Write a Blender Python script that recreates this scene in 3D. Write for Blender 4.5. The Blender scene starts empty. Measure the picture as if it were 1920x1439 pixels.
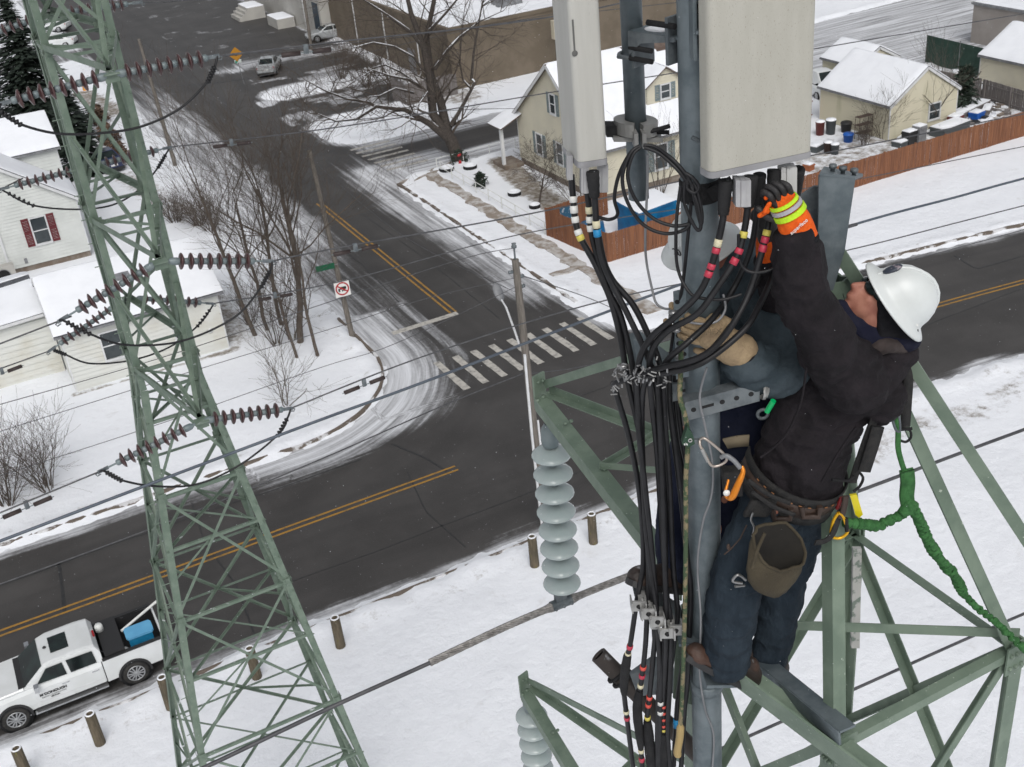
import bpy, bmesh, math, random
import numpy as np
from mathutils import Vector, Matrix
random.seed(7); RNG = np.random.default_rng(11)
scene = bpy.context.scene
COL = scene.collection
R_ = math.radians

# ---------------------------------------------------------------- camera
# world: x runs along the main road, y up the side street, z up; the drone hovers at the origin, 25 m high
FPX, CX, CY, CAMZ = 2170.0, 960.0, 719.5, 25.0
_b = np.array([[0.9944646549539349, -0.105071642451002, 0.0],
               [-0.05106626354798431, -0.4833235017023247, 0.8739511596361954],
               [-0.09182748376493291, -0.8691135384142005, -0.4860137555363523]])
_h = math.radians(24.9)
BAS = np.array([math.cos(_h) * _b[0] + math.sin(_h) * _b[1], -math.sin(_h) * _b[0] + math.cos(_h) * _b[1], _b[2]])  # rows: world x, y, z in camera axes
FWD = _b[1] / 1.0
EYE = np.array([0.0, 0.0, CAMZ])
cam_data = bpy.data.cameras.new('camera')
cam = bpy.data.objects.new('camera', cam_data); COL.objects.link(cam)
cam_data.sensor_width = 36.0; cam_data.lens = 36.0 * FPX / 1920.0
cam_data.clip_start = 0.1; cam_data.clip_end = 2000
_m = Matrix.Identity(4)
for i in range(3):
    _m[i][0], _m[i][1], _m[i][2], _m[i][3] = BAS[i][0], -BAS[i][1], -BAS[i][2], EYE[i]
cam.matrix_world = _m
cam_data.dof.use_dof = True; cam_data.dof.focus_distance = 4.3; cam_data.dof.aperture_fstop = 14.0
scene.camera = cam

# ---------------------------------------------------------------- sky, sun, exposure (snowy overcast)
world = bpy.data.worlds.new('World'); scene.world = world; world.use_nodes = True
wn = world.node_tree.nodes; wl = world.node_tree.links
bg = wn['Background']; sky = wn.new('ShaderNodeTexSky'); sky.sky_type = 'NISHITA'; sky.sun_disc = False
SUN_EL, SUN_AZ = R_(48), R_(200)
sky.sun_elevation = SUN_EL; sky.sun_rotation = SUN_AZ; sky.dust_density = 4.0; sky.air_density = 1.0
hs = wn.new('ShaderNodeHueSaturation'); hs.inputs['Saturation'].default_value = 0.22
wl.new(sky.outputs['Color'], hs.inputs['Color']); wl.new(hs.outputs['Color'], bg.inputs['Color'])
bg.inputs['Strength'].default_value = 0.13
sd = bpy.data.lights.new('sun', 'SUN'); sd.energy = 1.0; sd.angle = R_(40); sd.color = (1.0, 0.98, 0.95)
so = bpy.data.objects.new('sun', sd); COL.objects.link(so)
_sd = Vector((math.sin(SUN_AZ) * math.cos(SUN_EL), math.cos(SUN_AZ) * math.cos(SUN_EL), math.sin(SUN_EL)))
so.rotation_euler = _sd.to_track_quat('Z', 'Y').to_euler(); so.location = (0, 0, 80)
scene.view_settings.view_transform = 'Standard'; scene.view_settings.look = 'None'
scene.view_settings.exposure = 0.0; scene.view_settings.gamma = 1.0; scene.view_settings.use_curve_mapping = False
scene.cycles.max_bounces = 6

# ---------------------------------------------------------------- calibration: from a point of the photograph to a point of the place
def ray(px, py):
    return BAS @ np.array([(px - CX) / FPX, (py - CY) / FPX, 1.0])
def G(px, py, z=0.0):                       # on the level z
    d = ray(px, py); return EYE + d * ((z - CAMZ) / d[2])
def P(px, py, zc):                          # at the depth zc
    return EYE + ray(px, py) * zc
YH = np.array([-math.sin(-_h), math.cos(-_h), 0.0])  # level direction of view
def V(px, py, h):                           # on the upright plane at the level distance h
    d = ray(px, py); return EYE + d * (h / (d @ YH))
def PY(px, py, y):                          # on the upright plane y = const
    d = ray(px, py); return EYE + d * (y / d[1])
def PX(px, py, x):
    d = ray(px, py); return EYE + d * (x / d[0])
def HZ(x, y, py):                           # height above (x, y) seen at picture row py
    lo, hi = -5.0, 60.0
    for _ in range(50):
        m = (lo + hi) / 2; c = BAS.T @ (np.array([x, y, m]) - EYE)
        if CY + FPX * c[1] / c[2] > py: lo = m
        else: hi = m
    return (lo + hi) / 2
def nrm(v):
    v = np.asarray(v, float); return v / (np.linalg.norm(v) + 1e-12)
def perp(d, up=(0, 0, 1)):
    d = nrm(d); a = np.cross(d, up)
    if np.linalg.norm(a) < 1e-4: a = np.cross(d, (1, 0, 0))
    a = nrm(a); return a, np.cross(a, d)

# ---------------------------------------------------------------- mesh collector and object helpers
class MB:
    def __init__(s): s.v = []; s.f = []; s.m = []; s.sm = []; s.n = 0
    def add(s, vs, fs, mi=0, smooth=False):
        o = s.n; s.v.extend([tuple(map(float, p)) for p in vs]); s.n += len(vs)
        for f in fs: s.f.append(tuple(i + o for i in f)); s.m.append(mi); s.sm.append(smooth)
        return s
    def box(s, c, a, b, d, mi=0):           # centre and three half-extent vectors
        c, a, b, d = [np.asarray(t, float) for t in (c, a, b, d)]
        vs = [c + i * a + j * b + k * d for i in (-1, 1) for j in (-1, 1) for k in (-1, 1)]
        fs = [(0, 1, 3, 2), (4, 6, 7, 5), (0, 4, 5, 1), (2, 3, 7, 6), (0, 2, 6, 4), (1, 5, 7, 3)]
        if np.dot(np.cross(a, b), d) < 0: fs = [f[::-1] for f in fs]
        return s.add(vs, fs, mi)
    def bx(s, x0, x1, y0, y1, z0, z1, mi=0):
        return s.box(((x0 + x1) / 2, (y0 + y1) / 2, (z0 + z1) / 2), ((x1 - x0) / 2, 0, 0), (0, (y1 - y0) / 2, 0), (0, 0, (z1 - z0) / 2), mi)
    def bar(s, p, q, w, h, up=(0, 0, 1), mi=0):
        p, q = np.asarray(p, float), np.asarray(q, float); a, b = perp(q - p, up)
        return s.box((p + q) / 2, (q - p) / 2, a * w / 2, b * h / 2, mi)
    def prism(s, poly, ext, mi=0, smooth=False, cap=True):  # poly: 3-D loop, swept by ext
        poly = [np.asarray(p, float) for p in poly]; ext = np.asarray(ext, float); n = len(poly)
        vs = poly + [p + ext for p in poly]
        fs = [(i, (i + 1) % n, n + (i + 1) % n, n + i) for i in range(n)]
        s.add(vs, fs, mi, smooth)
        if cap: s.add(vs, [tuple(range(n))[::-1], tuple(range(n, 2 * n))], mi)
        return s
    def angle(s, p, q, a, t, d1, d2, mi=0):  # steel angle from p to q, flanges along d1 and d2
        p, q = np.asarray(p, float), np.asarray(q, float); e = nrm(q - p)
        d1 = nrm(np.asarray(d1, float) - e * np.dot(d1, e)); d2 = np.asarray(d2, float); d2 = d2 - e * np.dot(d2, e); d2 = nrm(d2 - d1 * np.dot(d1, d2))
        pl = [p, p + d1 * a, p + d1 * a + d2 * t, p + d1 * t + d2 * t, p + d1 * t + d2 * a, p + d2 * a]
        n = 6; vs = pl + [r + (q - p) for r in pl]
        fs = [(i, (i + 1) % n, n + (i + 1) % n, n + i) for i in range(n)] + [(0, 3, 2, 1), (0, 5, 4, 3), (6, 7, 8, 9), (6, 9, 10, 11)]
        if np.dot(np.cross(d1, d2), q - p) < 0: fs = [f[::-1] for f in fs]
        return s.add(vs, fs, mi)
    def tube(s, pts, r, n=6, cap=True, mi=0, smooth=True):
        pts = np.asarray(pts, float); k = len(pts)
        rr = np.full(k, r, float) if np.isscalar(r) else np.asarray(r, float)
        t = np.gradient(pts, axis=0) if k > 2 else np.array([pts[1] - pts[0]] * 2)
        t /= np.linalg.norm(t, axis=1)[:, None] + 1e-12
        a, b = perp(t[0]); vs = []
        for i in range(k):
            a = a - t[i] * np.dot(a, t[i]); a = nrm(a); b = np.cross(t[i], a)
            for j in range(n):
                g = 2 * math.pi * j / n; vs.append(pts[i] + rr[i] * (math.cos(g) * a + math.sin(g) * b))
        fs = [(i * n + j, i * n + (j + 1) % n, (i + 1) * n + (j + 1) % n, (i + 1) * n + j) for i in range(k - 1) for j in range(n)]
        s.add(vs, fs, mi, smooth)
        if cap: s.add(vs[:n], [tuple(range(n))[::-1]], mi); s.add(vs[-n:], [tuple(range(n))], mi)
        return s
    def lathe(s, p, d, prof, n=20, mi=0, smooth=True, up=(0, 0, 1)):  # profile of (radius, distance along d)
        p = np.asarray(p, float); d = nrm(d); a, b = perp(d, up); vs = []
        for r, h in prof:
            for j in range(n):
                g = 2 * math.pi * j / n; vs.append(p + d * h + r * (math.cos(g) * a + math.sin(g) * b))
        k = len(prof); fs = [(i * n + j, i * n + (j + 1) % n, (i + 1) * n + (j + 1) % n, (i + 1) * n + j) for i in range(k - 1) for j in range(n)]
        return s.add(vs, fs, mi, smooth)
    def ell(s, c, a, b, d, nu=12, nv=8, mi=0):
        c, a, b, d = [np.asarray(t, float) for t in (c, a, b, d)]; vs = []
        for i in range(nv + 1):
            t = math.pi * i / nv
            for j in range(nu):
                g = 2 * math.pi * j / nu; vs.append(c + math.sin(t) * (math.cos(g) * a + math.sin(g) * b) + math.cos(t) * d)
        fs = [(i * nu + j, (i + 1) * nu + j, (i + 1) * nu + (j + 1) % nu, i * nu + (j + 1) % nu) for i in range(nv) for j in range(nu)]
        return s.add(vs, fs, mi, True)
    def quad(s, *p, mi=0): return s.add(p, [tuple(range(len(p)))], mi)
    def mesh(s, name, mats, org=(0, 0, 0)):
        me = bpy.data.meshes.new(name); o = np.asarray(org, float)
        me.from_pydata((np.asarray(s.v, float).reshape(-1, 3) - o).tolist(), [], s.f)
        for m in (mats if isinstance(mats, (list, tuple)) else [mats]): me.materials.append(m)
        me.polygons.foreach_set('material_index', s.m); me.polygons.foreach_set('use_smooth', s.sm)
        me.update(); return me

ORG = {}
def link(name, me, parent=None, org=(0, 0, 0)):
    o = bpy.data.objects.new(name, me); COL.objects.link(o)
    if parent is not None: o.parent = parent; ORG[o.name] = ORG.get(parent.name, np.zeros(3))
    else: o.location = tuple(map(float, org)); ORG[o.name] = np.asarray(org, float)
    return o
def part(root, name, mb, mats, label=None):
    o = link(name, mb.mesh(name, mats, ORG[root.name]), root)
    if label: o['label'] = label
    return o
def thing(name, label, cat, loc, group=None):
    o = link(name, None, None, loc); o.empty_display_size = 0.2
    o['label'] = label; o['category'] = cat
    if group: o['group'] = group
    return o
def solo(name, label, cat, mb, mats, loc=None, group=None):
    if loc is None: loc = np.asarray(mb.v).mean(axis=0)
    o = link(name, mb.mesh(name, mats, loc), None, loc); o['label'] = label; o['category'] = cat
    if group: o['group'] = group
    return o
def struct(name, mb, mats, kind='structure'):
    o = link(name, mb.mesh(name, mats)); o['kind'] = kind; return o
def clone(o, loc, rotz, label, parent=None):
    c = o.copy(); COL.objects.link(c)
    if parent is None:
        c.location = tuple(map(float, loc)); c.rotation_euler = (0, 0, rotz); c['label'] = label
    else: c.parent = parent
    for ch in o.children: clone(ch, None, 0, None, c)
    return c

# ---------------------------------------------------------------- materials
def S2L(r, g, b):
    f = lambda c: (c / 12.92 if c <= 0.04045 else ((c + 0.055) / 1.055) ** 2.4)
    return (f(r / 255), f(g / 255), f(b / 255))
def mat(name, col, rough=0.6, metal=0.0, col2=None, scale=8.0, detail=5.0, lo=0.35, hi=0.65, bump=0.0, bscale=40.0, stretch=(1, 1, 1), snow=0.0, spec=0.5, coat=0.0, spots=None, wave=None):
    m = bpy.data.materials.new(name); m.use_nodes = True
    N = m.node_tree.nodes; L = m.node_tree.links; b = N['Principled BSDF']
    b.inputs['Roughness'].default_value = rough; b.inputs['Metallic'].default_value = metal
    b.inputs['Specular IOR Level'].default_value = spec
    if coat: b.inputs['Coat Weight'].default_value = coat; b.inputs['Coat Roughness'].default_value = 0.15
    tc = N.new('ShaderNodeTexCoord'); mp = N.new('ShaderNodeMapping'); mp.inputs['Scale'].default_value = stretch
    L.new(tc.outputs['Object'], mp.inputs['Vector'])
    def noise(sc, de=5.0, ro=0.6):
        n = N.new('ShaderNodeTexNoise'); n.inputs['Scale'].default_value = sc; n.inputs['Detail'].default_value = de; n.inputs['Roughness'].default_value = ro
        L.new(mp.outputs['Vector'], n.inputs['Vector']); return n.outputs['Fac']
    def ramp(src, a, c):
        r = N.new('ShaderNodeMapRange'); r.inputs['From Min'].default_value = a; r.inputs['From Max'].default_value = c; r.interpolation_type = 'SMOOTHSTEP'
        L.new(src, r.inputs['Value']); return r.outputs['Result']
    def mix(fac, A, B):
        x = N.new('ShaderNodeMix'); x.data_type = 'RGBA'
        if isinstance(fac, (int, float)): x.inputs['Factor'].default_value = fac
        else: L.new(fac, x.inputs['Factor'])
        for k, c in (('A', A), ('B', B)):
            s_ = [i for i in x.inputs if i.name == k and i.type == 'RGBA'][0]
            if isinstance(c, tuple): s_.default_value = (*c, 1)
            else: L.new(c, s_)
        return [o for o in x.outputs if o.type == 'RGBA'][0]
    c = tuple(col)
    if col2 is not None: c = mix(ramp(noise(scale, detail), lo, hi), tuple(col), tuple(col2))
    if spots: c = mix(ramp(noise(spots[0], 3), spots[1], spots[1] + 0.06), c, tuple(spots[2]))
    if wave:
        w = N.new('ShaderNodeTexWave'); w.inputs['Scale'].default_value = wave[0]; w.inputs['Distortion'].default_value = wave[3] if len(wave) > 3 else 0; w.bands_direction = wave[1]
        L.new(mp.outputs['Vector'], w.inputs['Vector']); c = mix(ramp(w.outputs['Fac'], 0.3, 0.7), c, tuple(wave[2]))
    if snow:
        ge = N.new('ShaderNodeNewGeometry'); sx = N.new('ShaderNodeSeparateXYZ'); L.new(ge.outputs['Normal'], sx.inputs[0])
        ad = N.new('ShaderNodeMath'); ad.operation = 'ADD'; L.new(sx.outputs['Z'], ad.inputs[0]); L.new(noise(6.0, 4), ad.inputs[1])
        c = mix(ramp(ad.outputs[0], 1.62 - snow, 1.75 - snow), c, (0.8, 0.82, 0.86))
    if isinstance(c, tuple): b.inputs['Base Color'].default_value = (*c, 1)
    else: L.new(c, b.inputs['Base Color'])
    if bump:
        bp = N.new('ShaderNodeBump'); bp.inputs['Strength'].default_value = bump; bp.inputs['Distance'].default_value = 0.01
        L.new(noise(bscale, 4), bp.inputs['Height']); L.new(bp.outputs['Normal'], b.inputs['Normal'])
    return m

def vnoise(p, seed=0):                       # smooth value noise, p: (n, 2 or 3)
    p = np.asarray(p, float); d = p.shape[1]; i = np.floor(p).astype(np.int64); f = p - i; f = f * f * (3 - 2 * f)
    def hsh(c):
        h = np.full(c.shape[0], seed * 668265263 + 374761393, dtype=np.int64)
        for k in range(d): h = (h ^ (c[:, k] * (2246822519, 3266489917, 668265263)[k])) * 2654435761 & 0xFFFFFFFF; h ^= h >> 15
        h = (h * 2246822519) & 0xFFFFFFFF; h ^= h >> 13
        return h / 4294967296.0
    out = np.zeros(len(p))
    for c in range(2 ** d):
        w = np.ones(len(p)); o = np.zeros((len(p), d), dtype=np.int64)
        for k in range(d):
            bit = (c >> k) & 1; o[:, k] = bit; w *= f[:, k] if bit else 1 - f[:, k]
        out += w * hsh(i + o)
    return out
def fbm(p, oct=4, seed=0):
    a, t, s = 0.5, 0.0, np.zeros(len(p))
    for o in range(oct): s += a * vnoise(p * 2 ** o, seed + o); t += a; a *= 0.5
    return s / t
def sst(a, b, x): t = np.clip((x - a) / (b - a), 0, 1); return t * t * (3 - 2 * t)

M = {}
M['steel'] = mat('galvanised_steel', (0.092, 0.118, 0.132), 0.5, 0.35, (0.165, 0.195, 0.21), 9, 6, 0.3, 0.7, 0.15, 60)
M['steel_dk'] = mat('dark_galvanised_steel', (0.085, 0.10, 0.11), 0.55, 0.3, (0.16, 0.18, 0.19), 12, 6, bump=0.2)
M['green'] = mat('green_tower_paint', (0.105, 0.148, 0.112), 0.55, 0, (0.145, 0.19, 0.15), 5, 6, bump=0.1, spots=(34, 0.70, (0.5, 0.53, 0.48)), snow=0.02)
M['green_n'] = mat('weathered_green_paint', (0.115, 0.160, 0.120), 0.5, 0, (0.16, 0.21, 0.16), 7, 7, bump=0.15, spots=(46, 0.68, (0.40, 0.45, 0.38)))
M['black'] = mat('black_rubber', (0.006, 0.006, 0.007), 0.45, 0, (0.012, 0.012, 0.014), 14, 4, spec=.35)
M['blackm'] = mat('matt_black', (0.008, 0.008, 0.009), 0.75, 0, (0.018, 0.018, 0.019), 10, spec=.3, bump=.4, bscale=120)
M['snow'] = mat('snow', (0.80, 0.82, 0.86), 0.85, 0, (0.75, 0.77, 0.81), 1.2, 6, 0.35, 0.75, 0.5, 9)
M['white'] = mat('white_paint', (0.70, 0.71, 0.69), 0.5, 0, (0.62, 0.63, 0.61), 2, 5)
M['glass'] = mat('dark_window_glass', (0.03, 0.038, 0.042), 0.12, 0, (0.05, 0.06, 0.065), 1.5)
M['bark'] = mat('brown_grey_bark', (0.070, 0.052, 0.042), 0.9, 0, (0.10, 0.085, 0.07), 12, 6, bump=0.6, bscale=30, stretch=(1, 1, 0.25))
M['barks'] = mat('snowy_bark', (0.036, 0.030, 0.026), 0.9, 0, (0.072, 0.060, 0.052), 12, 6, bump=0.6, bscale=30, snow=0.28)
M['wood'] = mat('weathered_pole_wood', (0.105, 0.093, 0.080), 0.85, 0, (0.175, 0.157, 0.138), 6, 6, stretch=(3, 3, 0.3), bump=0.4, bscale=30)
# ================================================================ GROUND
def yc(x): return 36.07 - 0.0033 * np.maximum(x - 22, 0) ** 2
def in_main(x, y): return np.minimum(5.05 + 0.2 * sst(22, 34, x) - (y - yc(x)), 5.66 + (y - yc(x)))
def runion(a, b, r):                          # inside-positive union with a fillet of radius r
    return -(np.maximum(r, np.minimum(-a, -b)) - np.hypot(np.maximum(r + a, 0), np.maximum(r + b, 0)))
def road_d(x, y):
    m = in_main(x, y); s = np.minimum(5.1 - np.abs(x - 20.02), y - 36.5)
    al = np.minimum(4.4 - np.abs(y - 74.9), x - 17)
    d = np.where(x < 20, runion(m, s, 6.0), runion(m, s, 3.2))
    d = np.maximum(d, np.where((y > 55) & (x > 17), runion(s, al, 3.0), s))
    # parking lot and drives beyond the alley on the right of the street
    lot = np.minimum(np.minimum(x - 20, 37.2 - x), np.minimum(y - 100.5, 170 - y))
    lot = np.minimum(lot, 60 - np.abs(x - 25 - (y - 100) * 0.08))
    drv = np.minimum(np.minimum(x - 20, 36.5 - x), np.minimum(y - 88, 96 - y))
    far = np.minimum(3.2 - np.abs(y - 132), 60 - np.abs(x + 6))
    yard = np.minimum(np.minimum(x - 62, 150 - x), 8.5 - np.abs(y - 74 - (x - 62) * 0.05))
    return np.maximum.reduce([d, runion(s, drv, 2.0), runion(s, lot, 2.0), far, yard])

def grid(x0, x1, y0, y1, st):
    xs = np.arange(x0, x1 + 1e-6, st); ys = np.arange(y0, y1 + 1e-6, st); X, Y = np.meshgrid(xs, ys); return X.ravel(), Y.ravel(), len(xs), len(ys)
def grid_mesh(name, X, Y, Z, nx, ny, keep, attrs, m):
    idx = np.arange(nx * ny).reshape(ny, nx)
    q = np.stack([idx[:-1, :-1], idx[:-1, 1:], idx[1:, 1:], idx[1:, :-1]], -1).reshape(-1, 4)
    q = q[keep[q].any(axis=1)]
    used = np.unique(q); remap = np.full(nx * ny, -1); remap[used] = np.arange(len(used)); q = remap[q]
    me = bpy.data.meshes.new(name); me.vertices.add(len(used)); me.vertices.foreach_set('co', np.stack([X, Y, Z], -1)[used].astype(np.float32).ravel())
    me.loops.add(q.size); me.loops.foreach_set('vertex_index', q.astype(np.int32).ravel())
    me.polygons.add(len(q)); me.polygons.foreach_set('loop_start', np.arange(0, q.size, 4, dtype=np.int32))
    me.update(calc_edges=True); me.polygons.foreach_set('use_smooth', np.ones(len(q), bool))
    for k, a in attrs.items():
        at = me.attributes.new(k, 'FLOAT', 'POINT'); at.data.foreach_set('value', a[used].astype(np.float32))
    me.materials.append(m); o = link(name, me); o['kind'] = 'structure'; return o

def ground_mat(name, kind):
    m = bpy.data.materials.new(name); m.use_nodes = True; N = m.node_tree.nodes; L = m.node_tree.links; b = N['Principled BSDF']
    geo = N.new('ShaderNodeNewGeometry')
    def attr(n): a = N.new('ShaderNodeAttribute'); a.attribute_name = n; return a.outputs['Fac']
    def noise(sc, de=6, ro=0.6, vec=None):
        n = N.new('ShaderNodeTexNoise'); n.inputs['Scale'].default_value = sc; n.inputs['Detail'].default_value = de; n.inputs['Roughness'].default_value = ro
        L.new(vec if vec is not None else geo.outputs['Position'], n.inputs['Vector']); return n.outputs['Fac']
    def mth(op, a, c=None):
        n = N.new('ShaderNodeMath'); n.operation = op
        for i, t in enumerate((a, c)):
            if t is None: continue
            if isinstance(t, (int, float)): n.inputs[i].default_value = t
            else: L.new(t, n.inputs[i])
        return n.outputs[0]
    def rng(s, a, c, d0=0.0, d1=1.0):
        r = N.new('ShaderNodeMapRange'); r.interpolation_type = 'SMOOTHSTEP'
        for k, t in (('From Min', a), ('From Max', c), ('To Min', d0), ('To Max', d1)): r.inputs[k].default_value = t
        L.new(s, r.inputs['Value']); return r.outputs['Result']
    def mix(f, A, B):
        x = N.new('ShaderNodeMix'); x.data_type = 'RGBA'
        if isinstance(f, (int, float)): x.inputs['Factor'].default_value = f
        else: L.new(f, x.inputs['Factor'])
        for k, c in (('A', A), ('B', B)):
            s_ = [i for i in x.inputs if i.name == k and i.type == 'RGBA'][0]
            if isinstance(c, tuple): s_.default_value = (*c, 1)
            else: L.new(c, s_)
        return [o for o in x.outputs if o.type == 'RGBA'][0]
    cw = mix(rng(noise(0.25, 4), 0.35, 0.7), (0.80, 0.82, 0.86), (0.755, 0.775, 0.815))
    if kind == 'road':
        cb2 = N.new('ShaderNodeCombineXYZ'); L.new(mth('MULTIPLY', attr('dist'), 0.8), cb2.inputs[0]); L.new(mth('MULTIPLY', attr('along'), 0.015), cb2.inputs[1]); lane = noise(1.0, 3, 0.5, cb2.outputs[0])
        comb = N.new('ShaderNodeCombineXYZ'); L.new(mth('MULTIPLY', attr('dist'), 3.0), comb.inputs[0]); L.new(mth('MULTIPLY', attr('along'), 0.10), comb.inputs[1])
        st = noise(1.0, 6, 0.68, comb.outputs[0]); fine = noise(5.0, 6, 0.7)
        v = mth('ADD', mth('ADD', attr('slush'), mth('MULTIPLY', mth('SUBTRACT', st, 0.5), 1.35)), mth('MULTIPLY', mth('SUBTRACT', fine, 0.5), 0.5))
        f = rng(v, 0.22, 1.12)
        asp = mix(rng(noise(0.35, 5), 0.3, 0.7), (0.039, 0.0365, 0.035), (0.060, 0.0565, 0.0545))
        asp = mix(rng(noise(0.12, 6, 0.7), 0.5, 0.75, 0, .5), asp, (0.085, 0.081, 0.078)); asp = mix(rng(lane, 0.42, 0.66, 0, .45), asp, (0.027, 0.0255, 0.025)); asp = mix(rng(noise(40, 3), 0.45, 0.8), asp, (0.085, 0.083, 0.082))
        asp = mix(rng(noise(14, 2), 0.72, 0.80, 0, 0.5), asp, (0.30, 0.31, 0.33))
        grey = mix(rng(st, 0.3, 0.7), (0.33, 0.335, 0.35), (0.70, 0.715, 0.75))
        c = mix(f, asp, grey); L.new(c, b.inputs['Base Color']); L.new(rng(f, 0, 1, 0.55, 0.9), b.inputs['Roughness'])
        h = mth('ADD', mth('MULTIPLY', f, 0.6), mth('MULTIPLY', noise(18, 4), 0.25))
    else:
        d = attr('dirt'); dn = mth('ADD', d, mth('MULTIPLY', mth('SUBTRACT', noise(1.6, 7, 0.75), 0.5), 1.5))
        f = rng(dn, 0.55, 0.95)
        g = mix(rng(noise(3, 5), 0.35, 0.65), (0.17, 0.14, 0.105), (0.36, 0.34, 0.32))
        c = mix(f, cw, g); 
        # a few grass tips and litter showing through the thin snow
        c = mix(rng(noise(5.5, 5, 0.7), 0.68, 0.77, 0, 0.5), c, (0.42, 0.39, 0.35)); c = mix(rng(noise(0.9, 6, 0.7), 0.58, 0.74, 0, 0.35), c, (0.50, 0.49, 0.48))
        L.new(c, b.inputs['Base Color']); b.inputs['Roughness'].default_value = 0.85
        vo = N.new('ShaderNodeTexVoronoi'); vo.inputs['Scale'].default_value = 1.5; L.new(geo.outputs['Position'], vo.inputs['Vector']); dent = mth('MULTIPLY', rng(vo.outputs['Distance'], 0.05, 0.30, -0.22, 0.0), rng(noise(0.16, 3), 0.48, 0.58)); h = mth('ADD', mth('ADD', noise(2.5, 7, 0.65), mth('MULTIPLY', noise(0.6, 3), 1.2)), dent)
    bp = N.new('ShaderNodeBump'); bp.inputs['Strength'].default_value = 0.9 if kind == 'snow' else 0.4; bp.inputs['Distance'].default_value = 0.06
    L.new(h, bp.inputs['Height']); L.new(bp.outputs['Normal'], b.inputs['Normal'])
    b.inputs['Specular IOR Level'].default_value = 0.3
    return m

# --- road sheet: asphalt with the slush that traffic has left in its own tracks
def spx(*pts): return np.array([G(a, b_)[:2] for a, b_ in pts])
def seg_d(X, Y, pl):
    best = np.full(len(X), 1e9)
    for (a, b_) in zip(pl[:-1], pl[1:]):
        e = b_ - a; t = np.clip(((X - a[0]) * e[0] + (Y - a[1]) * e[1]) / (e @ e), 0, 1)
        best = np.minimum(best, np.hypot(X - a[0] - t * e[0], Y - a[1] - t * e[1]))
    return best
X, Y, nx, ny = grid(-46, 112, 22, 176, 0.3)
d = road_d(X, Y); s = np.zeros(len(X))
nz = fbm(np.stack([X * 0.5, Y * 0.5], -1), 4, 3)
s = np.maximum(s, sst(0.95, -0.1, d + (nz - 0.5) * 0.9))                       # gutters
s = np.maximum(s, 0.9 * sst(3.4, 1.0, d + (nz - .5) * 1.2) * sst(5.5, 8.5, X) * sst(14.0, 11.5, X) * (Y > 37.5) * (Y < 42))
street = (Y > 41.5) & (np.abs(X - 20) < 7)
corner = sst(5.2, 0.9, d) * sst(20.4, 15.5, X) * sst(38.9, 40.6, Y) * sst(6, 12.5, X) * (Y < 52)
s = np.maximum(s, 1.02 * corner)
s = np.maximum(s, 0.95 * sst(1.9, 0.5, d) * sst(-1, 9, X) * (X < 16) * (Y > 38))
s = np.maximum(s, street * (X < 20) * sst(46, 52, Y) * (0.40 * sst(19.6, 16.4, X) * sst(84, 55, Y) + 0.80 * sst(19.8, 18.2, X + (nz - .5) * 1.2) * sst(56, 68, Y) * sst(125, 96, Y)))
s = np.maximum(s, 0.72 * np.exp(-((X - 18.3) / 0.33) ** 2) * sst(43.0, 45.5, Y) * sst(60, 52, Y) * (X < 22))
s = np.maximum(s, 0.80 * street * sst(22.1, 23.8, X + (nz - .5) * 1.0) * sst(44.5, 50, Y) * sst(80, 70, Y))
s = np.maximum(s, 0.95 * sst(22.0, 24.5, X) * sst(66.5, 69, Y) * sst(75.6, 73.4, Y) * (X < 30.5))
s = np.maximum(s, (X > 25.2) * (Y > 68) * (Y < 82) * (0.80 * sst(76.2, 77.6, Y) + 0.85 * sst(73.3, 72.2, Y)) * sst(24.5, 27, X))
s = np.maximum(s, (X > 50) * (Y > 60) * (Y < 90) * (0.92 - 0.7 * sst(.55, .7, nz) * sst(69, 66, Y + (nz - .5) * 6)))
s = np.maximum(s, (X > 24) * (Y > 88) * (Y < 104) * (0.95 * np.exp(-((Y - 96.5 - (X - 24) * 0.1) / 1.0) ** 2) + 0.75 * sst(0.5, 0.62, nz)))
s = np.maximum(s, (X > 24) * (Y > 104) * (0.8 * np.exp(-((Y - 111 + (nz - .5) * 5) / 2.0) ** 2) + 0.5 * sst(.62, .74, nz)))
s = np.maximum(s, 0.55 * sst(112, 125, Y) * (X < 16))
along = np.where(street | (Y > 82), Y, np.where(corner > 0.05, np.arctan2(Y - 48.2, X - 8.6) * 6, X))
dist = np.where(street & (corner < 0.05), X, np.where((X > 26) & (Y > 60), Y, d))
M['road'] = ground_mat('asphalt_with_slush', 'road'); M['ground'] = ground_mat('snow_cover', 'snow')
grid_mesh('road', X, Y, np.zeros(len(X)), nx, ny, d > -0.9, dict(slush=s, dist=dist, along=along), M['road'])
mb = MB(); mb.quad((-700, -200, -0.06), (900, -200, -0.06), (900, 1200, -0.06), (-700, 1200, -0.06)); struct('ground', mb, M['snow'])

# --- snow cover on lawns and verges, ending raggedly at the road
X, Y, nx, ny = grid(-46, 112, 14, 160, 0.3)
d = -road_d(X, Y)
p2 = np.stack([X, Y], -1); n1 = fbm(p2 * 0.9, 4, 5); n2 = fbm(p2 * 0.18, 3, 9); n3 = fbm(p2 * 2.3, 3, 21)
de = d + (n1 - 0.5) * 0.75 + (n3 - .5) * .35
Z = -0.05 + 0.15 * sst(-0.05, 0.7, de) + 0.10 * (n2 - 0.5) * sst(0.5, 3, d)
Z += np.exp(-((d - 0.45) / 0.5) ** 2) * 0.24 * n3 * (0.5 + n1)                  # ploughed berm
Z += (n1 - 0.5) * 0.05 * sst(0.3, 1, d)
dirt = np.zeros(len(X))
dirt = np.maximum(dirt, 0.52 * np.exp(-((d - 0.9) / 0.7) ** 2))
dirt = np.maximum(dirt, 0.50 * np.exp(-((Y - 29.3) / 1.5) ** 2) * (X > -20))
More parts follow.
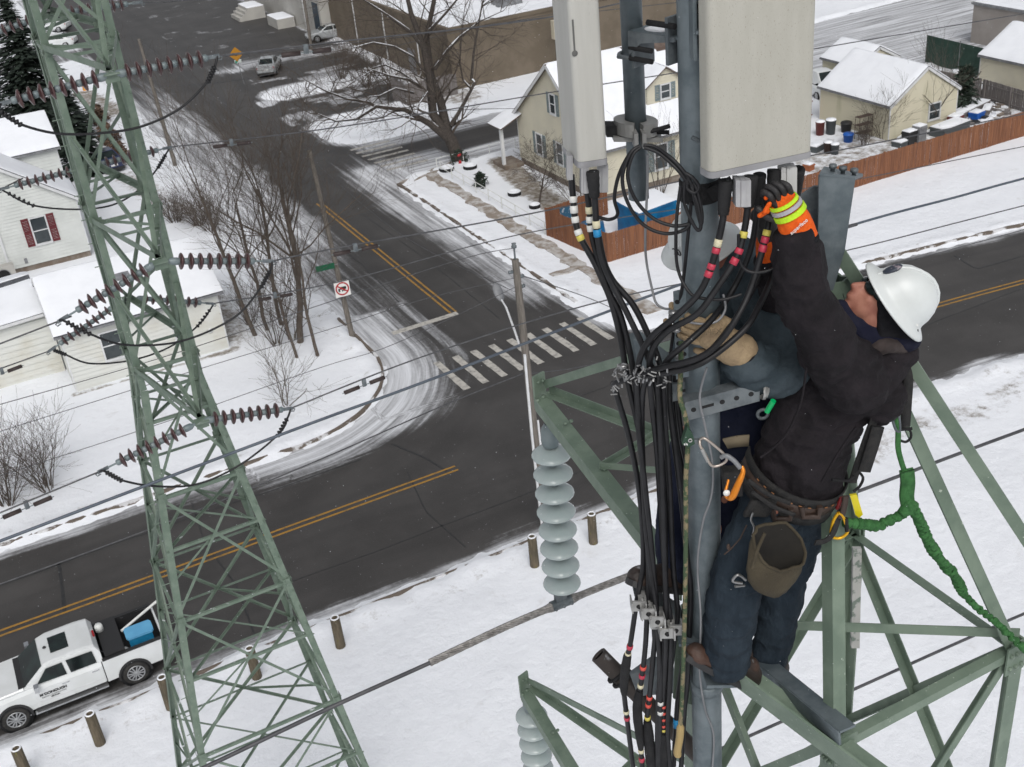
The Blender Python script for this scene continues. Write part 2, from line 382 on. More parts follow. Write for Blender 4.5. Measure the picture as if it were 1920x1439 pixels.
dirt = np.maximum(dirt, 0.68 * np.exp(-((Y - 27.7 + .3 * np.sin(X)) / 1.3) ** 2) * sst(20, 27, X))
for poly, w, a in ((spx((940, 305), (1000, 360), (1085, 415)), 1.3, 1.0), (spx((1560, 300), (1700, 262), (1900, 200)), 5.0, 0.75), (spx((640, 190), (760, 150), (860, 185)), 3.0, 0.8),
                   (spx((155, 178), (215, 215)), 1.6, 0.9), (spx((235, 330), (330, 400), (390, 420)), 1.6, 0.7), (spx((430, 640), (395, 560)), 1.5, 0.8), (spx((140, 745), (440, 660)), 0.28, 0.9),
                   (spx((1700, 130), (1790, 190), (1900, 200)), 6.0, 0.7)):
    dirt = np.maximum(dirt, a * sst(w * 1.3, w * 0.4, seg_d(X, Y, poly)))
grid_mesh('snow_ground', X, Y, Z, nx, ny, (d > -0.7) & (Z > -0.049), dict(dirt=dirt), M['ground'])

# --- trampled pavement, kerbs, painted markings
def ribbon(name, pl, w, z, th, m, rag=0.0, seed=1):
    pl = np.asarray(pl, float); seg = np.linalg.norm(np.diff(pl, axis=0), axis=1); L_ = np.concatenate([[0], np.cumsum(seg)]); n = max(2, int(L_[-1] / 0.35))
    t = np.linspace(0, L_[-1], n); c = np.stack([np.interp(t, L_, pl[:, k]) for k in (0, 1)], -1); g = np.gradient(c, axis=0); g /= np.linalg.norm(g, axis=1)[:, None]
    nn = np.stack([-g[:, 1], g[:, 0]], -1)
    wl_ = w / 2 * (1 + rag * (vnoise(np.stack([t * 2.2, t * 0 + seed], -1)) - .5)); wr = w / 2 * (1 + rag * (vnoise(np.stack([t * 2.2, t * 0 + seed + 9], -1)) - .5))
    a = c + nn * wl_[:, None]; b_ = c - nn * wr[:, None]; mb = MB(); vs = []
    for i in range(n): vs += [(*a[i], z), (*b_[i], z), (*b_[i], z - th), (*a[i], z - th)]
    fs = []
    for i in range(n - 1):
        o = 4 * i; fs += [(o, o + 1, o + 5, o + 4), (o + 1, o + 2, o + 6, o + 5), (o + 3, o, o + 4, o + 7)]
    fs += [(0, 3, 2, 1), (4 * n - 4, 4 * n - 3, 4 * n - 2, 4 * n - 1)]
    mb.add(vs, fs); return struct(name, mb, m)
M['path'] = mat('trampled_brown_slush', (0.24, 0.20, 0.165), 0.85, 0, (0.50, 0.49, 0.48), 2.2, 6, 0.38, 0.66, 0.6, 12)
M['kerb'] = mat('brown_kerb_stone', (0.13, 0.105, 0.085), 0.85, 0, (0.62, 0.62, 0.63), 1.1, 6, 0.52, 0.60, 0.4, 14)
ribbon('sidewalk', [(27.75, 42.6), (27.75, 69.5)], 0.85, 0.16, 0.1, M['path'], 0.8)
ribbon('sidewalk_branch', [(27.4, 49.6), (25.9, 49.6)], 0.5, 0.15, 0.1, M['path'], 0.7)
ribbon('sidewalk_corner', [(25.6, 68.8), (27.6, 69.6), (30, 70.2)], 0.7, 0.15, 0.1, M['path'], 0.8)
th_ = np.linspace(0, math.pi / 2, 14)
ck = [(-14, 41.45), (8.6, 41.35)] + [(8.9 + 6.0 * math.sin(t), 47.3 - 6.0 * math.cos(t)) for t in th_] + [(14.85, 52)]
ribbon('corner_kerb', ck, 0.12, 0.165, 0.2, M['kerb'], 0.5)
ribbon('road_kerb', [(-20, 30.1), (8.2, 30.1), (20, 30.1)], 0.08, 0.15, 0.2, M['kerb'], 0.6, 3)
ribbon('verge_kerb', [(29, 41.9), (36, 41.2), (48, 39.4), (60, 36.5)], 0.16, 0.17, 0.2, M['kerb'], 0.6, 5)
ribbon('street_kerb', [(25.35, 46), (25.35, 69)], 0.18, 0.16, 0.2, M['kerb'], 0.7, 7)
M['yellow'] = mat('worn_yellow_paint', (0.33, 0.175, 0.028), 0.6, 0, (0.13, 0.09, 0.045), 4, 7, 0.45, 0.75)
M['mark'] = mat('worn_white_paint', (0.46, 0.44, 0.40), 0.6, 0, (0.20, 0.195, 0.185), 4, 7, 0.42, 0.72)
for o_ in (-0.15, 0.15):
    ribbon('lane_line', [(-40, 36.07 + o_), (13.95, 36.07 + o_)], 0.10, 0.006, 0.005, M['yellow'], 0.15)
    xs_ = np.linspace(26, 62, 30); ribbon('lane_line', np.stack([xs_, yc(xs_) + o_], -1), 0.10, 0.006, 0.005, M['yellow'], 0.15)
    ribbon('lane_line', [(19.96 + o_, 49.1), (19.96 + o_, 69.5)], 0.11, 0.006, 0.005, M['yellow'], 0.2)
ribbon('stop_line', [(16.5, 48.85), (20.1, 48.9)], 0.38, 0.006, 0.005, M['mark'], 0.2)
for i in range(9):
    x_ = 17.07 + i * 0.955
    ribbon('crosswalk_bar', [(x_, 41.55 + .02 * i), (x_ - 0.05, 44.75 - .02 * i)], 0.34, 0.006, 0.005, M['mark'], 0.25, 20 + i)
for i in range(7):
    y_ = 78.6 - i * 1.02
    ribbon('crosswalk_bar', [(25.6 + .06 * i, y_), (28.7 + .06 * i, y_)], 0.36, 0.006, 0.005, M['mark'], 0.25, 40 + i)
M['patch'] = mat('tar_seam', (0.018, 0.018, 0.019), 0.5, 0, (0.03, 0.03, 0.03), 6)
wob = lambda xs, y0, a, k: [(x, y0 + a * math.sin(x * k) + a * .6 * math.sin(x * k * 2.7 + 1)) for x in xs]
for pl, w in ((wob(np.arange(22, 60, 1.), 34.0, .05, .5), .05), ([(4.1, 31), (4.3, 34), (4.0, 37), (4.25, 40)], .06), ([(27.5, 31), (27.3, 35), (27.7, 39)], .06), ([(18.2, 52), (18.5, 58), (18.1, 66)], .06), ([(21.5, 47), (21.7, 56), (21.4, 68)], .05), ([(12, 31.2), (11.7, 34), (12.2, 37)], .05), (wob(np.arange(-14, 12, 1.), 39.0, .06, .5), .07), ([G(735, 833)[:2], G(800, 860)[:2], G(838, 884)[:2]], .09), ([G(110, 1055)[:2], G(118, 1110)[:2], G(122, 1150)[:2]], .12),
              (wob(np.arange(20, 40, 1.), 38.0, .05, .6), .05), ([G(1790, 480)[:2], G(1830, 505)[:2], G(1920, 480)[:2]], .1), (wob(np.arange(-14, 24, 1.), 32.9, .05, .4), .05)):
    ribbon('road_seam', pl, w, 0.005, 0.004, M['patch'], 0.6)
# ================================================================ BUILDINGS
M['sid_w'] = mat('white_siding', (0.60, 0.62, 0.60), 0.55, 0, (0.53, 0.55, 0.53), 0.8, 5)
M['sid_y'] = mat('cream_siding', (0.60, 0.565, 0.45), 0.55, 0, (0.55, 0.52, 0.42), 0.8, 5)
M['sid_yg'] = mat('cream_siding_with_algae', (0.56, 0.525, 0.405), 0.6, 0, (0.38, 0.365, 0.245), 0.5, 6, 0.52, 0.72, stretch=(1, 1, 0.25))
M['sid_wd'] = mat('stained_white_siding', (0.60, 0.61, 0.58), 0.6, 0, (0.50, 0.48, 0.41), 0.35, 6, 0.5, 0.75, spots=(0.9, 0.70, (0.40, 0.34, 0.25)))
M['tan'] = mat('tan_block_wall', (0.122, 0.098, 0.070), 0.8, 0, (0.155, 0.125, 0.092), 0.6, 6, bump=0.2, bscale=20)
M['grey'] = mat('grey_render', (0.42, 0.41, 0.38), 0.75, 0, (0.36, 0.35, 0.33), 0.5, 6)
M['greyb'] = mat('pinkish_grey_block', (0.27, 0.245, 0.225), 0.8, 0, (0.31, 0.285, 0.265), 0.6, 6)
M['found'] = mat('brown_foundation', (0.15, 0.115, 0.09), 0.85, 0, (0.22, 0.19, 0.16), 2)
M['shing'] = mat('brown_shingles', (0.085, 0.058, 0.045), 0.85, 0, (0.13, 0.10, 0.085), 3, 5, bump=0.3, bscale=15)
M['shing_g'] = mat('grey_shingles', (0.055, 0.058, 0.068), 0.85, 0, (0.09, 0.095, 0.105), 3, 5, bump=0.3, bscale=15)
M['maroon'] = mat('maroon_shutter', (0.115, 0.016, 0.022), 0.5, 0, (0.14, 0.025, 0.03), 4)
M['teal'] = mat('grey_teal_shutter', (0.16, 0.205, 0.215), 0.55, 0, (0.19, 0.235, 0.245), 4)
M['trim'] = mat('white_trim', (0.64, 0.65, 0.66), 0.5, 0, (0.56, 0.57, 0.58), 2)
M['gutter'] = mat('grey_gutter', (0.16, 0.165, 0.175), 0.5, 0.2, (0.24, 0.245, 0.255), 3)

def siding(mb, o, du, n, z0, z1, ext, pitch=0.2, mi=0):   # ext(z) -> (s0, s1) along du; boards lap like clapboards
    o, du, n = np.asarray(o, float), np.asarray(du, float), np.asarray(n, float); z = z0
    while z < z1 - 1e-4:
        t = min(z + pitch, z1); a, b_ = ext(z + 1e-4), ext(t - 1e-4)
        if a[1] - a[0] > 0.02:
            q = lambda s, zz, off: tuple(o + du * s + n * off + np.array([0, 0, zz]))
            mb.quad(q(a[0], z, .042), q(a[1], z, .042), q(max(b_[1], b_[0]), t, .004), q(min(b_[0], b_[1]), t, .004), mi=mi)
            mb.quad(q(a[0], z, .0), q(a[1], z, .0), q(a[1], z, .042), q(a[0], z, .042), mi=mi)
        z = t
def wallquad(mb, o, du, n, z0, z1, L):
    o, du, n = map(lambda t: np.asarray(t, float), (o, du, n)); mb.box(o + du * L / 2 - n * .1 + np.array([0, 0, (z0 + z1) / 2]), du * L / 2, n * .09, (0, 0, (z1 - z0) / 2))
def window(root, c, du, n, w, h, shut=None, sw=0.42, glassm='glass', mull=True, nm='window'):
    c, du, n = map(lambda t: np.asarray(t, float), (c, du, n)); Zv = np.array([0, 0, 1.0]); mb = MB(); f = 0.075
    for s in (-1, 1): mb.box(c + du * s * (w / 2 + f / 2) + n * .055, du * f / 2, n * .055, Zv * (h / 2 + f))
    for s in (-1, 1): mb.box(c + Zv * s * (h / 2 + f / 2) + n * .0555, du * w / 2, n * .0555, Zv * f / 2)
    if mull: mb.box(c + n * .062, du * w / 2, n * .012, Zv * 0.03)
    fr = part(root, nm, mb, M['trim'])
    for s in (-1, 1):
        p = MB(); p.box(c + Zv * s * (h / 4 + .008) + n * (.052 + .004 * s), du * (w / 2 - .003), n * .004, Zv * (h / 4 - .022)); part(fr, 'pane', p, M[glassm])
    sl = MB(); sl.box(c - Zv * (h / 2 + f + .022) + n * .06, du * (w / 2 + f + .03), n * .06, Zv * .02); part(fr, 'sill', sl, M['trim'])
    if shut:
        for s in (-1, 1):
            sh = MB(); cc = c + du * s * (w / 2 + f + sw / 2 + .02) + n * .05
            for e in (-1, 1): sh.box(cc + du * e * (sw / 2 - .035), du * .035, n * .025, Zv * (h / 2 + f))
            for e in (-1, 0, 1): sh.box(cc + Zv * e * (h / 2 + f - .04), du * (sw / 2 - .071), n * .024, Zv * .04)
            k = int(h / .09)
            for i in range(k):
                zz = -h / 2 + (i + .5) * h / k; sh.box(cc + Zv * zz - n * .004, du * (sw / 2 - .071), n * .012 + Zv * .012, Zv * .03)
            part(root, 'shutter', sh, M[shut])
def roof_plane(root, a, b_, c, d, th, m, snow=0.10, inset=0.06, nm='roof', sm='snow', holes=None):  # a-b eave, d-c ridge
    a, b_, c, d = [np.asarray(t, float) for t in (a, b_, c, d)]; nn = nrm(np.cross(b_ - a, d - a)); nn = nn if nn[2] > 0 else -nn
    mb = MB(); mb.prism([a, b_, c, d], nn * th); r = part(root, nm, mb, m)
    if snow:
        nu = max(6, int(np.linalg.norm(b_ - a) / .28)); nv = max(5, int(np.linalg.norm(d - a) / .28)); vs = []; gs = []
        for j in range(nv + 1):
            for i in range(nu + 1):
                u_, v_ = i / nu, j / nv; p = (a * (1 - u_) + b_ * u_) * (1 - v_) + (d * (1 - u_) + c * u_) * v_
                e = min(min(u_, 1 - u_) * np.linalg.norm(b_ - a), min(v_, 1 - v_) * np.linalg.norm(d - a) + (0.1 if v_ > .5 else 0)); gs.append((u_, v_, e, p))
        pp = np.array([g[3] for g in gs]); ns = fbm(pp * 1.3, 4, 31) - .5; ns2 = fbm(pp * 4.0, 3, 37) - .5
        for (u_, v_, e, p), q, q2 in zip(gs, ns, ns2):
            h = snow * (0.25 + 0.75 * sst(0.0, 0.22, e)) + 0.05 * q + 0.02 * q2
            if holes: h -= snow * 1.5 * holes(u_, v_, q + q2)
            vs.append(p + nn * (th + max(h, -0.02)))
        fs = [(j * (nu + 1) + i, j * (nu + 1) + i + 1, (j + 1) * (nu + 1) + i + 1, (j + 1) * (nu + 1) + i) for j in range(nv) for i in range(nu)]
        n2 = nrm(np.cross(b_ - a, d - a))
        if n2[2] < 0: fs = [f[::-1] for f in fs]
        sb = MB(); sb.add(vs, fs, 0, True)
        ring = [i for i in range(nu + 1)] + [(j + 1) * (nu + 1) - 1 for j in range(1, nv + 1)] + [nv * (nu + 1) + i for i in range(nu - 1, -1, -1)] + [j * (nu + 1) for j in range(nv - 1, 0, -1)]
        base = [np.asarray(vs[i]) for i in ring]; low = [gs[i][3] + nn * (th + .001) for i in ring]; k = len(ring)
        sb.add(base + low, [(i, (i + 1) % k, k + (i + 1) % k, k + i) if n2[2] < 0 else (k + i, k + (i + 1) % k, (i + 1) % k, i) for i in range(k)], 0, True)
        part(r, 'snow_cover', sb, M[sm])
    return r
def gable_house(root, x0, x1, y0, y1, z0, ze, zr, axis, sid, roofm, oh=0.3, pitch=0.2, fnd=0.0, holes=None, snow=0.1, trim=True):
    if fnd:
        f = MB(); f.bx(x0 + .03, x1 - .03, y0 + .03, y1 - .03, -0.1, z0 + fnd); part(root, 'foundation', f, M['found'])
    zb = z0 + fnd
    if axis == 'x': ym = (y0 + y1) / 2
    xm = (x0 + x1) / 2
    def gext(L, h): return lambda z: (0, L) if z <= ze else ((z - ze) / (zr - ze) * L / 2, L - (z - ze) / (zr - ze) * L / 2)
    sides = [((x0, y0, 0), (1, 0, 0), (0, -1, 0), x1 - x0, axis == 'y'), ((x1, y0, 0), (0, 1, 0), (1, 0, 0), y1 - y0, axis == 'x'),
             ((x1, y1, 0), (-1, 0, 0), (0, 1, 0), x1 - x0, axis == 'y'), ((x0, y1, 0), (0, -1, 0), (-1, 0, 0), y1 - y0, axis == 'x')]
    for o, du, n, L, g in sides:
        mb = MB(); siding(mb, o, du, n, zb, zr if g else ze, gext(L, 0) if g else (lambda z, L=L: (0, L)), pitch)
        o_, d_, n_ = map(lambda t: np.asarray(t, float), (o, du, n)); q = lambda s, z: tuple(o_ + d_ * s - n_ * .01 + np.array([0, 0, z]))
        pl = [q(0, zb), q(L, zb), q(L, ze), q(L / 2, zr), q(0, ze)] if g else [q(0, zb), q(L, zb), q(L, ze), q(0, ze)]
        mb.quad(*pl); part(root, 'wall', mb, sid)
    for cx_, cy_ in ((x0, y0), (x1, y0), (x0, y1), (x1, y1)):
        t = MB(); t.bx(cx_ - .035, cx_ + .035, cy_ - .035, cy_ + .035, zb, ze - .02); part(root, 'corner_board', t, M['trim'])
    s = (zr - ze) / (((y1 - y0) if axis == 'x' else (x1 - x0)) / 2); dz = s * oh
    if axis == 'x':
        roof_plane(root, (x0 - oh, y0 - oh, ze - dz), (x1 + oh, y0 - oh, ze - dz), (x1 + oh, ym, zr), (x0 - oh, ym, zr), .08, roofm, snow, holes=holes)
        roof_plane(root, (x1 + oh, y1 + oh, ze - dz), (x0 - oh, y1 + oh, ze - dz), (x0 - oh, ym, zr), (x1 + oh, ym, zr), .08, roofm, snow)
        ends = [((x, y0 - oh, ze - dz), (x, ym, zr)) for x in (x0 - oh, x1 + oh)] + [((x, y1 + oh, ze - dz), (x, ym, zr)) for x in (x0 - oh, x1 + oh)]
        ev = [((x0 - oh, y0 - oh - .05, ze - dz - .02), (x1 + oh, y0 - oh - .05, ze - dz - .02)), ((x0 - oh, y1 + oh + .05, ze - dz - .02), (x1 + oh, y1 + oh + .05, ze - dz - .02))]
    else:
        roof_plane(root, (x0 - oh, y1 + oh, ze - dz), (x0 - oh, y0 - oh, ze - dz), (xm, y0 - oh, zr), (xm, y1 + oh, zr), .08, roofm, snow, holes=holes)
        roof_plane(root, (x1 + oh, y0 - oh, ze - dz), (x1 + oh, y1 + oh, ze - dz), (xm, y1 + oh, zr), (xm, y0 - oh, zr), .08, roofm, snow)
        ends = [((x, y, ze - dz), (xm, y, zr)) for y in (y0 - oh, y1 + oh) for x in (x0 - oh, x1 + oh)]
        ev = [((x0 - oh - .05, y0 - oh, ze - dz - .02), (x0 - oh - .05, y1 + oh, ze - dz - .02)), ((x1 + oh + .05, y0 - oh, ze - dz - .02), (x1 + oh + .05, y1 + oh, ze - dz - .02))]
    for a, b_ in ends:
        t = MB(); t.bar(np.array(a) - [0, 0, .06], np.array(b_) - [0, 0, .06], .05, .16); part(root, 'barge_board', t, M['trim'])
    for a, b_ in ev:
        t = MB(); t.bar(a, b_, .09, .10); part(root, 'gutter', t, M['gutter'])

E_X, E_Y = np.array([1., 0, 0]), np.array([0, 1., 0])
# white two-storey house at the left edge: front wing with the shuttered window, taller block behind
h = thing('white_house', 'white clapboard house with maroon shutters beside its ground floor window', 'house', (1.7, 74, 0))
gable_house(h, -2.3, 5.7, 70.3, 74, 0, 3.85, 6.75, 'y', M['sid_w'], M['shing_g'], 0.22, 0.2, 0.42)
gable_house(h, -3.0, 5.75, 74.2, 81.0, 0, 5.95, 7.3, 'x', M['sid_w'], M['shing_g'], 0.22, 0.2, 0.42)
window(h, (3.32, 70.3, 2.36), E_X, -E_Y, 0.82, 1.55, 'maroon', 0.42)
window(h, (-0.9, 70.3, 2.36), E_X, -E_Y, 0.82, 1.55, 'maroon', 0.42)
window(h, (5.7, 71.6, 3.0), E_Y, E_X, 0.6, 1.2)
t = MB(); t.bx(1.0, 1.12, 70.18, 70.28, .3, 3.0); part(h, 'downspout', t, M['trim'])
t = MB(); t.bx(1.95, 2.12, 70.22, 70.29, .62, .92); part(h, 'meter_box', t, M['gutter'])
ac = thing('air_conditioner', 'grey outdoor air conditioner unit with round fan against the white house', 'air conditioner', (0.75, 69.3, 0))
t = MB(); t.bx(.15, 1.3, 69.05, 69.6, .12, 1.15); part(ac, 'casing', t, M['grey'])
t = MB(); t.lathe((.62, 69.04, .62), (0, -1, 0), [(.40, 0), (.40, .03), (.36, .03), (.36, .0)], 20); part(ac, 'fan_ring', t, M['gutter'])
t = MB(); t.lathe((.62, 69.046, .62), (0, -1, 0), [(.355, 0), (.12, .01), (0, .012)], 20); part(ac, 'fan', t, M['blackm'])
t = MB(); t.bx(.2, 1.25, 69.1, 69.55, 0, .12); part(ac, 'stand', t, M['gutter'])
# white single-storey garage and its lower lean-to
def spots_hole(u_, v_, q): return 0.9 * sst(0.19, 0.25, q) * sst(.93, .8, u_)
h = thing('white_garage', 'low white garage with snow roof and stained front wall behind the green pylon', 'garage', (5.6, 55, 0))
gable_house(h, 1.9, 9.25, 52.45, 59.2, -0.1, 3.25, 4.75, 'x', M['sid_wd'], M['shing_g'], 0.28, 0.22, 0.12, holes=lambda u_, v_, q: .35 * sst(.22, .34, q))
window(h, (4.05, 52.45, 1.95), E_X, -E_Y, 0.95, 1.35)
window(h, (7.2, 52.45, 1.95), E_X, -E_Y, 0.55, 1.2)
t = MB(); t.lathe((8.55, 52.42, 1.25), (0, -1, 0), [(.12, 0), (.12, .05), (0, .05)], 12); part(h, 'vent', t, M['trim'])
sk = MB(); sk.bx(5.05, 5.75, 54.2, 54.9, 4.0, 4.38); sk.bx(5.0, 5.8, 54.15, 54.95, 4.38, 4.44); part(h, 'roof_vent', sk, M['gutter'])
h = thing('lean_to_garage', 'lower white lean-to garage with bare dark shingle strip along its ridge', 'garage', (-2, 57, 0))
mb = MB(); siding(mb, (-5.5, 55.2, 0), E_X, -E_Y, 0, 3.05, lambda z: (0, 7.3), 0.3); mb.quad((-5.5, 55.21, 0), (1.8, 55.21, 0), (1.8, 55.21, 3.1), (-5.5, 55.21, 3.1)); part(h, 'wall', mb, M['sid_wd'])
roof_plane(h, (-5.6, 54.95, 3.0), (1.62, 54.95, 3.3), (1.62, 58.4, 4.05), (-5.6, 58.4, 3.6), .08, M['shing_g'], .09, holes=lambda u_, v_, q: sst(.86, .9, v_ + q * .12) + .6 * sst(.02, .14, q) * sst(.30, .5, v_) * sst(.95, .6, u_))
roof_plane(h, (1.62, 61, 3.3), (-5.6, 61, 3.0), (-5.6, 58.44, 3.6), (1.62, 58.44, 4.05), .08, M['shing_g'], .09)
t = MB(); t.bar((-5.6, 54.92, 2.98), (1.6, 54.92, 3.28), .07, .14); part(h, 'fascia', t, M['trim'])

# cream gabled house by the corner
h = thing('cream_house', 'cream clapboard house with grey-teal shutters, porch post and gabled dormer', 'house', (38.5, 62, 0))
def ridge_bare(u_, v_, q): return 1.0 * sst(.86, .93, v_ + q * .25) * sst(.42, .5, u_) + .7 * sst(.2, .26, q) * (v_ > .8)
gable_house(h, 33.5, 44.5, 57.0, 67.0, 0, 3.55, 7.55, 'x', M['sid_y'], M['shing'], 0.32, 0.17, 0.55, holes=ridge_bare)
for y_, z_ in ((64.05, 2.1), (61.4, 2.1)): window(h, (33.5, y_, z_), -E_Y, -E_X, 0.72, 1.3, 'teal', 0.36)
window(h, (33.5, 61.9, 5.15), -E_Y, -E_X, 0.62, 1.15, 'teal', 0.32)
window(h, (37.95, 57, 2.0), E_X, -E_Y, 0.85, 1.5, 'teal', 0.5)
window(h, (42.3, 57, 2.0), E_X, -E_Y, 0.85, 1.5, 'teal', 0.5)
dm = MB(); siding(dm, (38.0, 58.35, 0), E_X, -E_Y, 4.4, 6.9, lambda z: (0, 2.6) if z < 6.0 else ((z - 6.0) / .9 * 1.3, 2.6 - (z - 6.0) / .9 * 1.3), .17); siding(dm, (38.0, 61.5, 0), -E_Y, -E_X, 4.4, 6.0, lambda z: (0, 3.15), .17)
dm.quad((38.0, 58.36, 4.4), (40.6, 58.36, 4.4), (40.6, 58.36, 6.0), (39.3, 58.36, 6.88), (38, 58.36, 6.0)); dm.quad((40.6, 58.36, 4.4), (40.6, 61.5, 4.4), (40.6, 61.5, 6), (40.6, 58.36, 6)); part(h, 'dormer', dm, M['sid_y'])
roof_plane(h, (37.8, 61.6, 5.86), (37.8, 58.1, 5.86), (39.3, 58.1, 6.9), (39.3, 61.6, 6.9), .07, M['shing'], .08, nm='dormer_roof')
roof_plane(h, (40.8, 58.1, 5.86), (40.8, 61.6, 5.86), (39.3, 61.6, 6.9), (39.3, 58.1, 6.9), .07, M['shing'], .08, nm='dormer_roof')
window(h, (39.3, 58.35, 5.45), E_X, -E_Y, 0.6, 0.8, 'teal', 0.34)
roof_plane(h, (31.9, 66.3, 2.85), (31.9, 68.2, 2.85), (33.9, 68.2, 3.7), (33.9, 66.3, 3.7), .08, M['shing'], .08, nm='porch_roof')
t = MB(); t.bx(32.05, 32.25, 66.75, 66.95, -.05, 2.9); part(h, 'porch_post', t, M['trim'])
t = MB(); t.bx(32.0, 33.4, 66.4, 68.2, -.05, .35); part(h, 'porch_floor', t, M['found'])

# sheds and garages in the back yard on the right
def shed(nm, label, x0, x1, y0, y1, ze, zr, axis, sid=None):
    r = thing(nm, label, 'shed', ((x0 + x1) / 2, (y0 + y1) / 2, 0)); gable_house(r, x0, x1, y0, y1, 0, ze, zr, axis, sid or M['sid_yg'], M['shing_g'], .14, .17, 0, snow=.12); return r
zpk = float(PY(1738, 126, 54.0)[2])
r = shed('garden_shed', 'cream garden shed with algae streaked wall among the yard clutter', 53.5, 59.3, 54.05, 60.6, 2.42, zpk, 'y')
window(r, (57.3, 54.05, 1.25), E_X, -E_Y, .9, 1.0)
r = shed('tool_shed', 'small cream shed with grey door partly hidden behind the garden shed', 58.9, 62.6, 62.9, 66.6, 2.3, 3.3, 'y')
t = MB(); t.bx(58.84, 58.895, 63.3, 65.2, .1, 2.0); part(r, 'door', t, M['grey'])
r = shed('yellow_garage', 'pale yellow garage with snow roof at the right edge of the yard', 65.6, 71.5, 47.5, 58.0, 2.65, 4.3, 'y', M['sid_y'])
h = thing('grey_block_building', 'plain pinkish grey block building with snowy flat roof beyond the yard', 'building', (80, 62, 0))
mb = MB(); mb.bx(75.6, 92, 54, 68.1, -.1, 3.0); part(h, 'wall', mb, M['greyb'])
mb = MB(); mb.bx(75.45, 92.1, 53.9, 68.25, 3.0, 3.16); part(h, 'roof_edge', mb, M['gutter'])
roof_plane(h, (75.6, 54, 3.16), (92, 54, 3.16), (92, 68.1, 3.16), (75.6, 68.1, 3.16), .02, M['gutter'], .12)
# commercial buildings behind the big tree
h = thing('tan_building', 'long tan block commercial building with snowy flat roof behind the big tree', 'building', (50, 100, 0))
mb = MB(); mb.bx(38.0, 63, 87.2, 116, -.1, 4.85); part(h, 'wall', mb, M['tan'])
for a in (38.0, 62.7): 
    mb = MB(); mb.bx(a - .06, a + .3, 87.12, 116.05, 4.85, 5.1); part(h, 'parapet', mb, M['tan'])
mb = MB(); mb.bx(38.3, 62.7, 87.12, 87.5, 4.85, 5.1); part(h, 'parapet', mb, M['tan'])
roof_plane(h, (38.3, 87.5, 4.9), (62.7, 87.5, 4.9), (62.7, 116, 4.9), (38.3, 116, 4.9), .02, M['shing_g'], .14, holes=lambda u_, v_, q: 1.0 * sst(.12, .2, q))
for y_ in (93.5, 101, 108.5):
    mb = MB(); mb.tube([(37.9, y_, 4.8), (37.9, y_, .4), (37.6, y_, .15)], .06, 8); part(h, 'downspout', mb, M['trim'])
for x_, y_, w_ in ((46, 92, 1.0), (52, 96, 1.4), (49, 104, 1.1)):
    mb = MB(); mb.bx(x_ - w_, x_ + w_, y_ - w_, y_ + w_, 4.95, 6.1); mb.bx(x_ - w_ + .2, x_ + w_ - .2, y_ - w_ + .2, y_ + w_ - .2, 6.1, 6.25); part(h, 'rooftop_unit', mb, M['gutter'])
mb = MB(); mb.bx(37.93, 37.99, 94.6, 96.0, .1, 2.2); part(h, 'door', mb, M['gutter'])
h = thing('grey_building', 'pale grey rendered building with blue-black doorway beside the parking lot', 'building', (38, 128, 0))
mb = MB(); mb.bx(37.0, 50, 116.1, 145, -.1, 5.6); part(h, 'wall', mb, M['grey'])
mb = MB(); mb.bx(36.93, 36.99, 116.6, 118.2, .1, 3.4); part(h, 'door', mb, mat('blue_black_door', (0.02, 0.04, 0.06), .4))
mb = MB(); mb.tube([(36.9, 121, 5.5), (36.9, 121, .3)], .07, 8); part(h, 'downspout', mb, M['trim'])
for i, (x_, y_) in enumerate(((35.9, 126.6), (35.0, 134.5))):
    b_ = thing('loading_bulkhead', ('low' if i == 0 else 'stepped') + ' concrete block capped with snow against the grey building', 'bulkhead', (x_, y_, 0))
    mb = MB(); mb.bx(x_ - 1.0, x_ + .95, y_ - 1.8, y_ + 1.8, -.1, 1.0 + .3 * i); part(b_, 'base', mb, M['grey'])
    if i:
        for k in range(3): mb = MB(); mb.bx(x_ - 1.0 - .35 * (k + 1), x_ - 1.0 - .35 * k, y_ - 1.8, y_ + 1.8, -.1, 1.0 - .3 * k); part(b_, 'step', mb, M['grey'])
    roof_plane(b_, (x_ - 1.0, y_ - 1.8, 1.0 + .3 * i), (x_ + .95, y_ - 1.8, 1.0 + .3 * i), (x_ + .95, y_ + 1.8, 1.0 + .3 * i), (x_ - 1.0, y_ + 1.8, 1.0 + .3 * i), .01, M['grey'], .14, nm='cap')
# weathered plank enclosure in front of the tan building
M['plankg'] = mat('silvered_planks', (0.135, 0.12, 0.115), 0.85, 0, (0.19, 0.175, 0.17), 5, 5, stretch=(3, 3, .3), bump=.3)
h = thing('plank_enclosure', 'silvery grey vertical plank enclosure against the tan wall behind the big tree', 'enclosure', (35.5, 87.5, 0))
for i in range(26):
    mb = MB(); x_ = 33.4 + i * .175; zt = 1.75 + .1 * random.random(); mb.bx(x_ - .08, x_ + .08, 86.0 + .012 * (i % 2), 86.03 + .012 * (i % 2), 0, zt); part(h, 'plank', mb, M['plankg'])
for i in range(16):
    mb = MB(); y_ = 86.2 + i * .175; zt = 1.75 + .1 * random.random(); mb.bx(33.28 + .012 * (i % 2), 33.31 + .012 * (i % 2), y_ - .08, y_ + .08, 0, zt); part(h, 'plank', mb, M['plankg'])
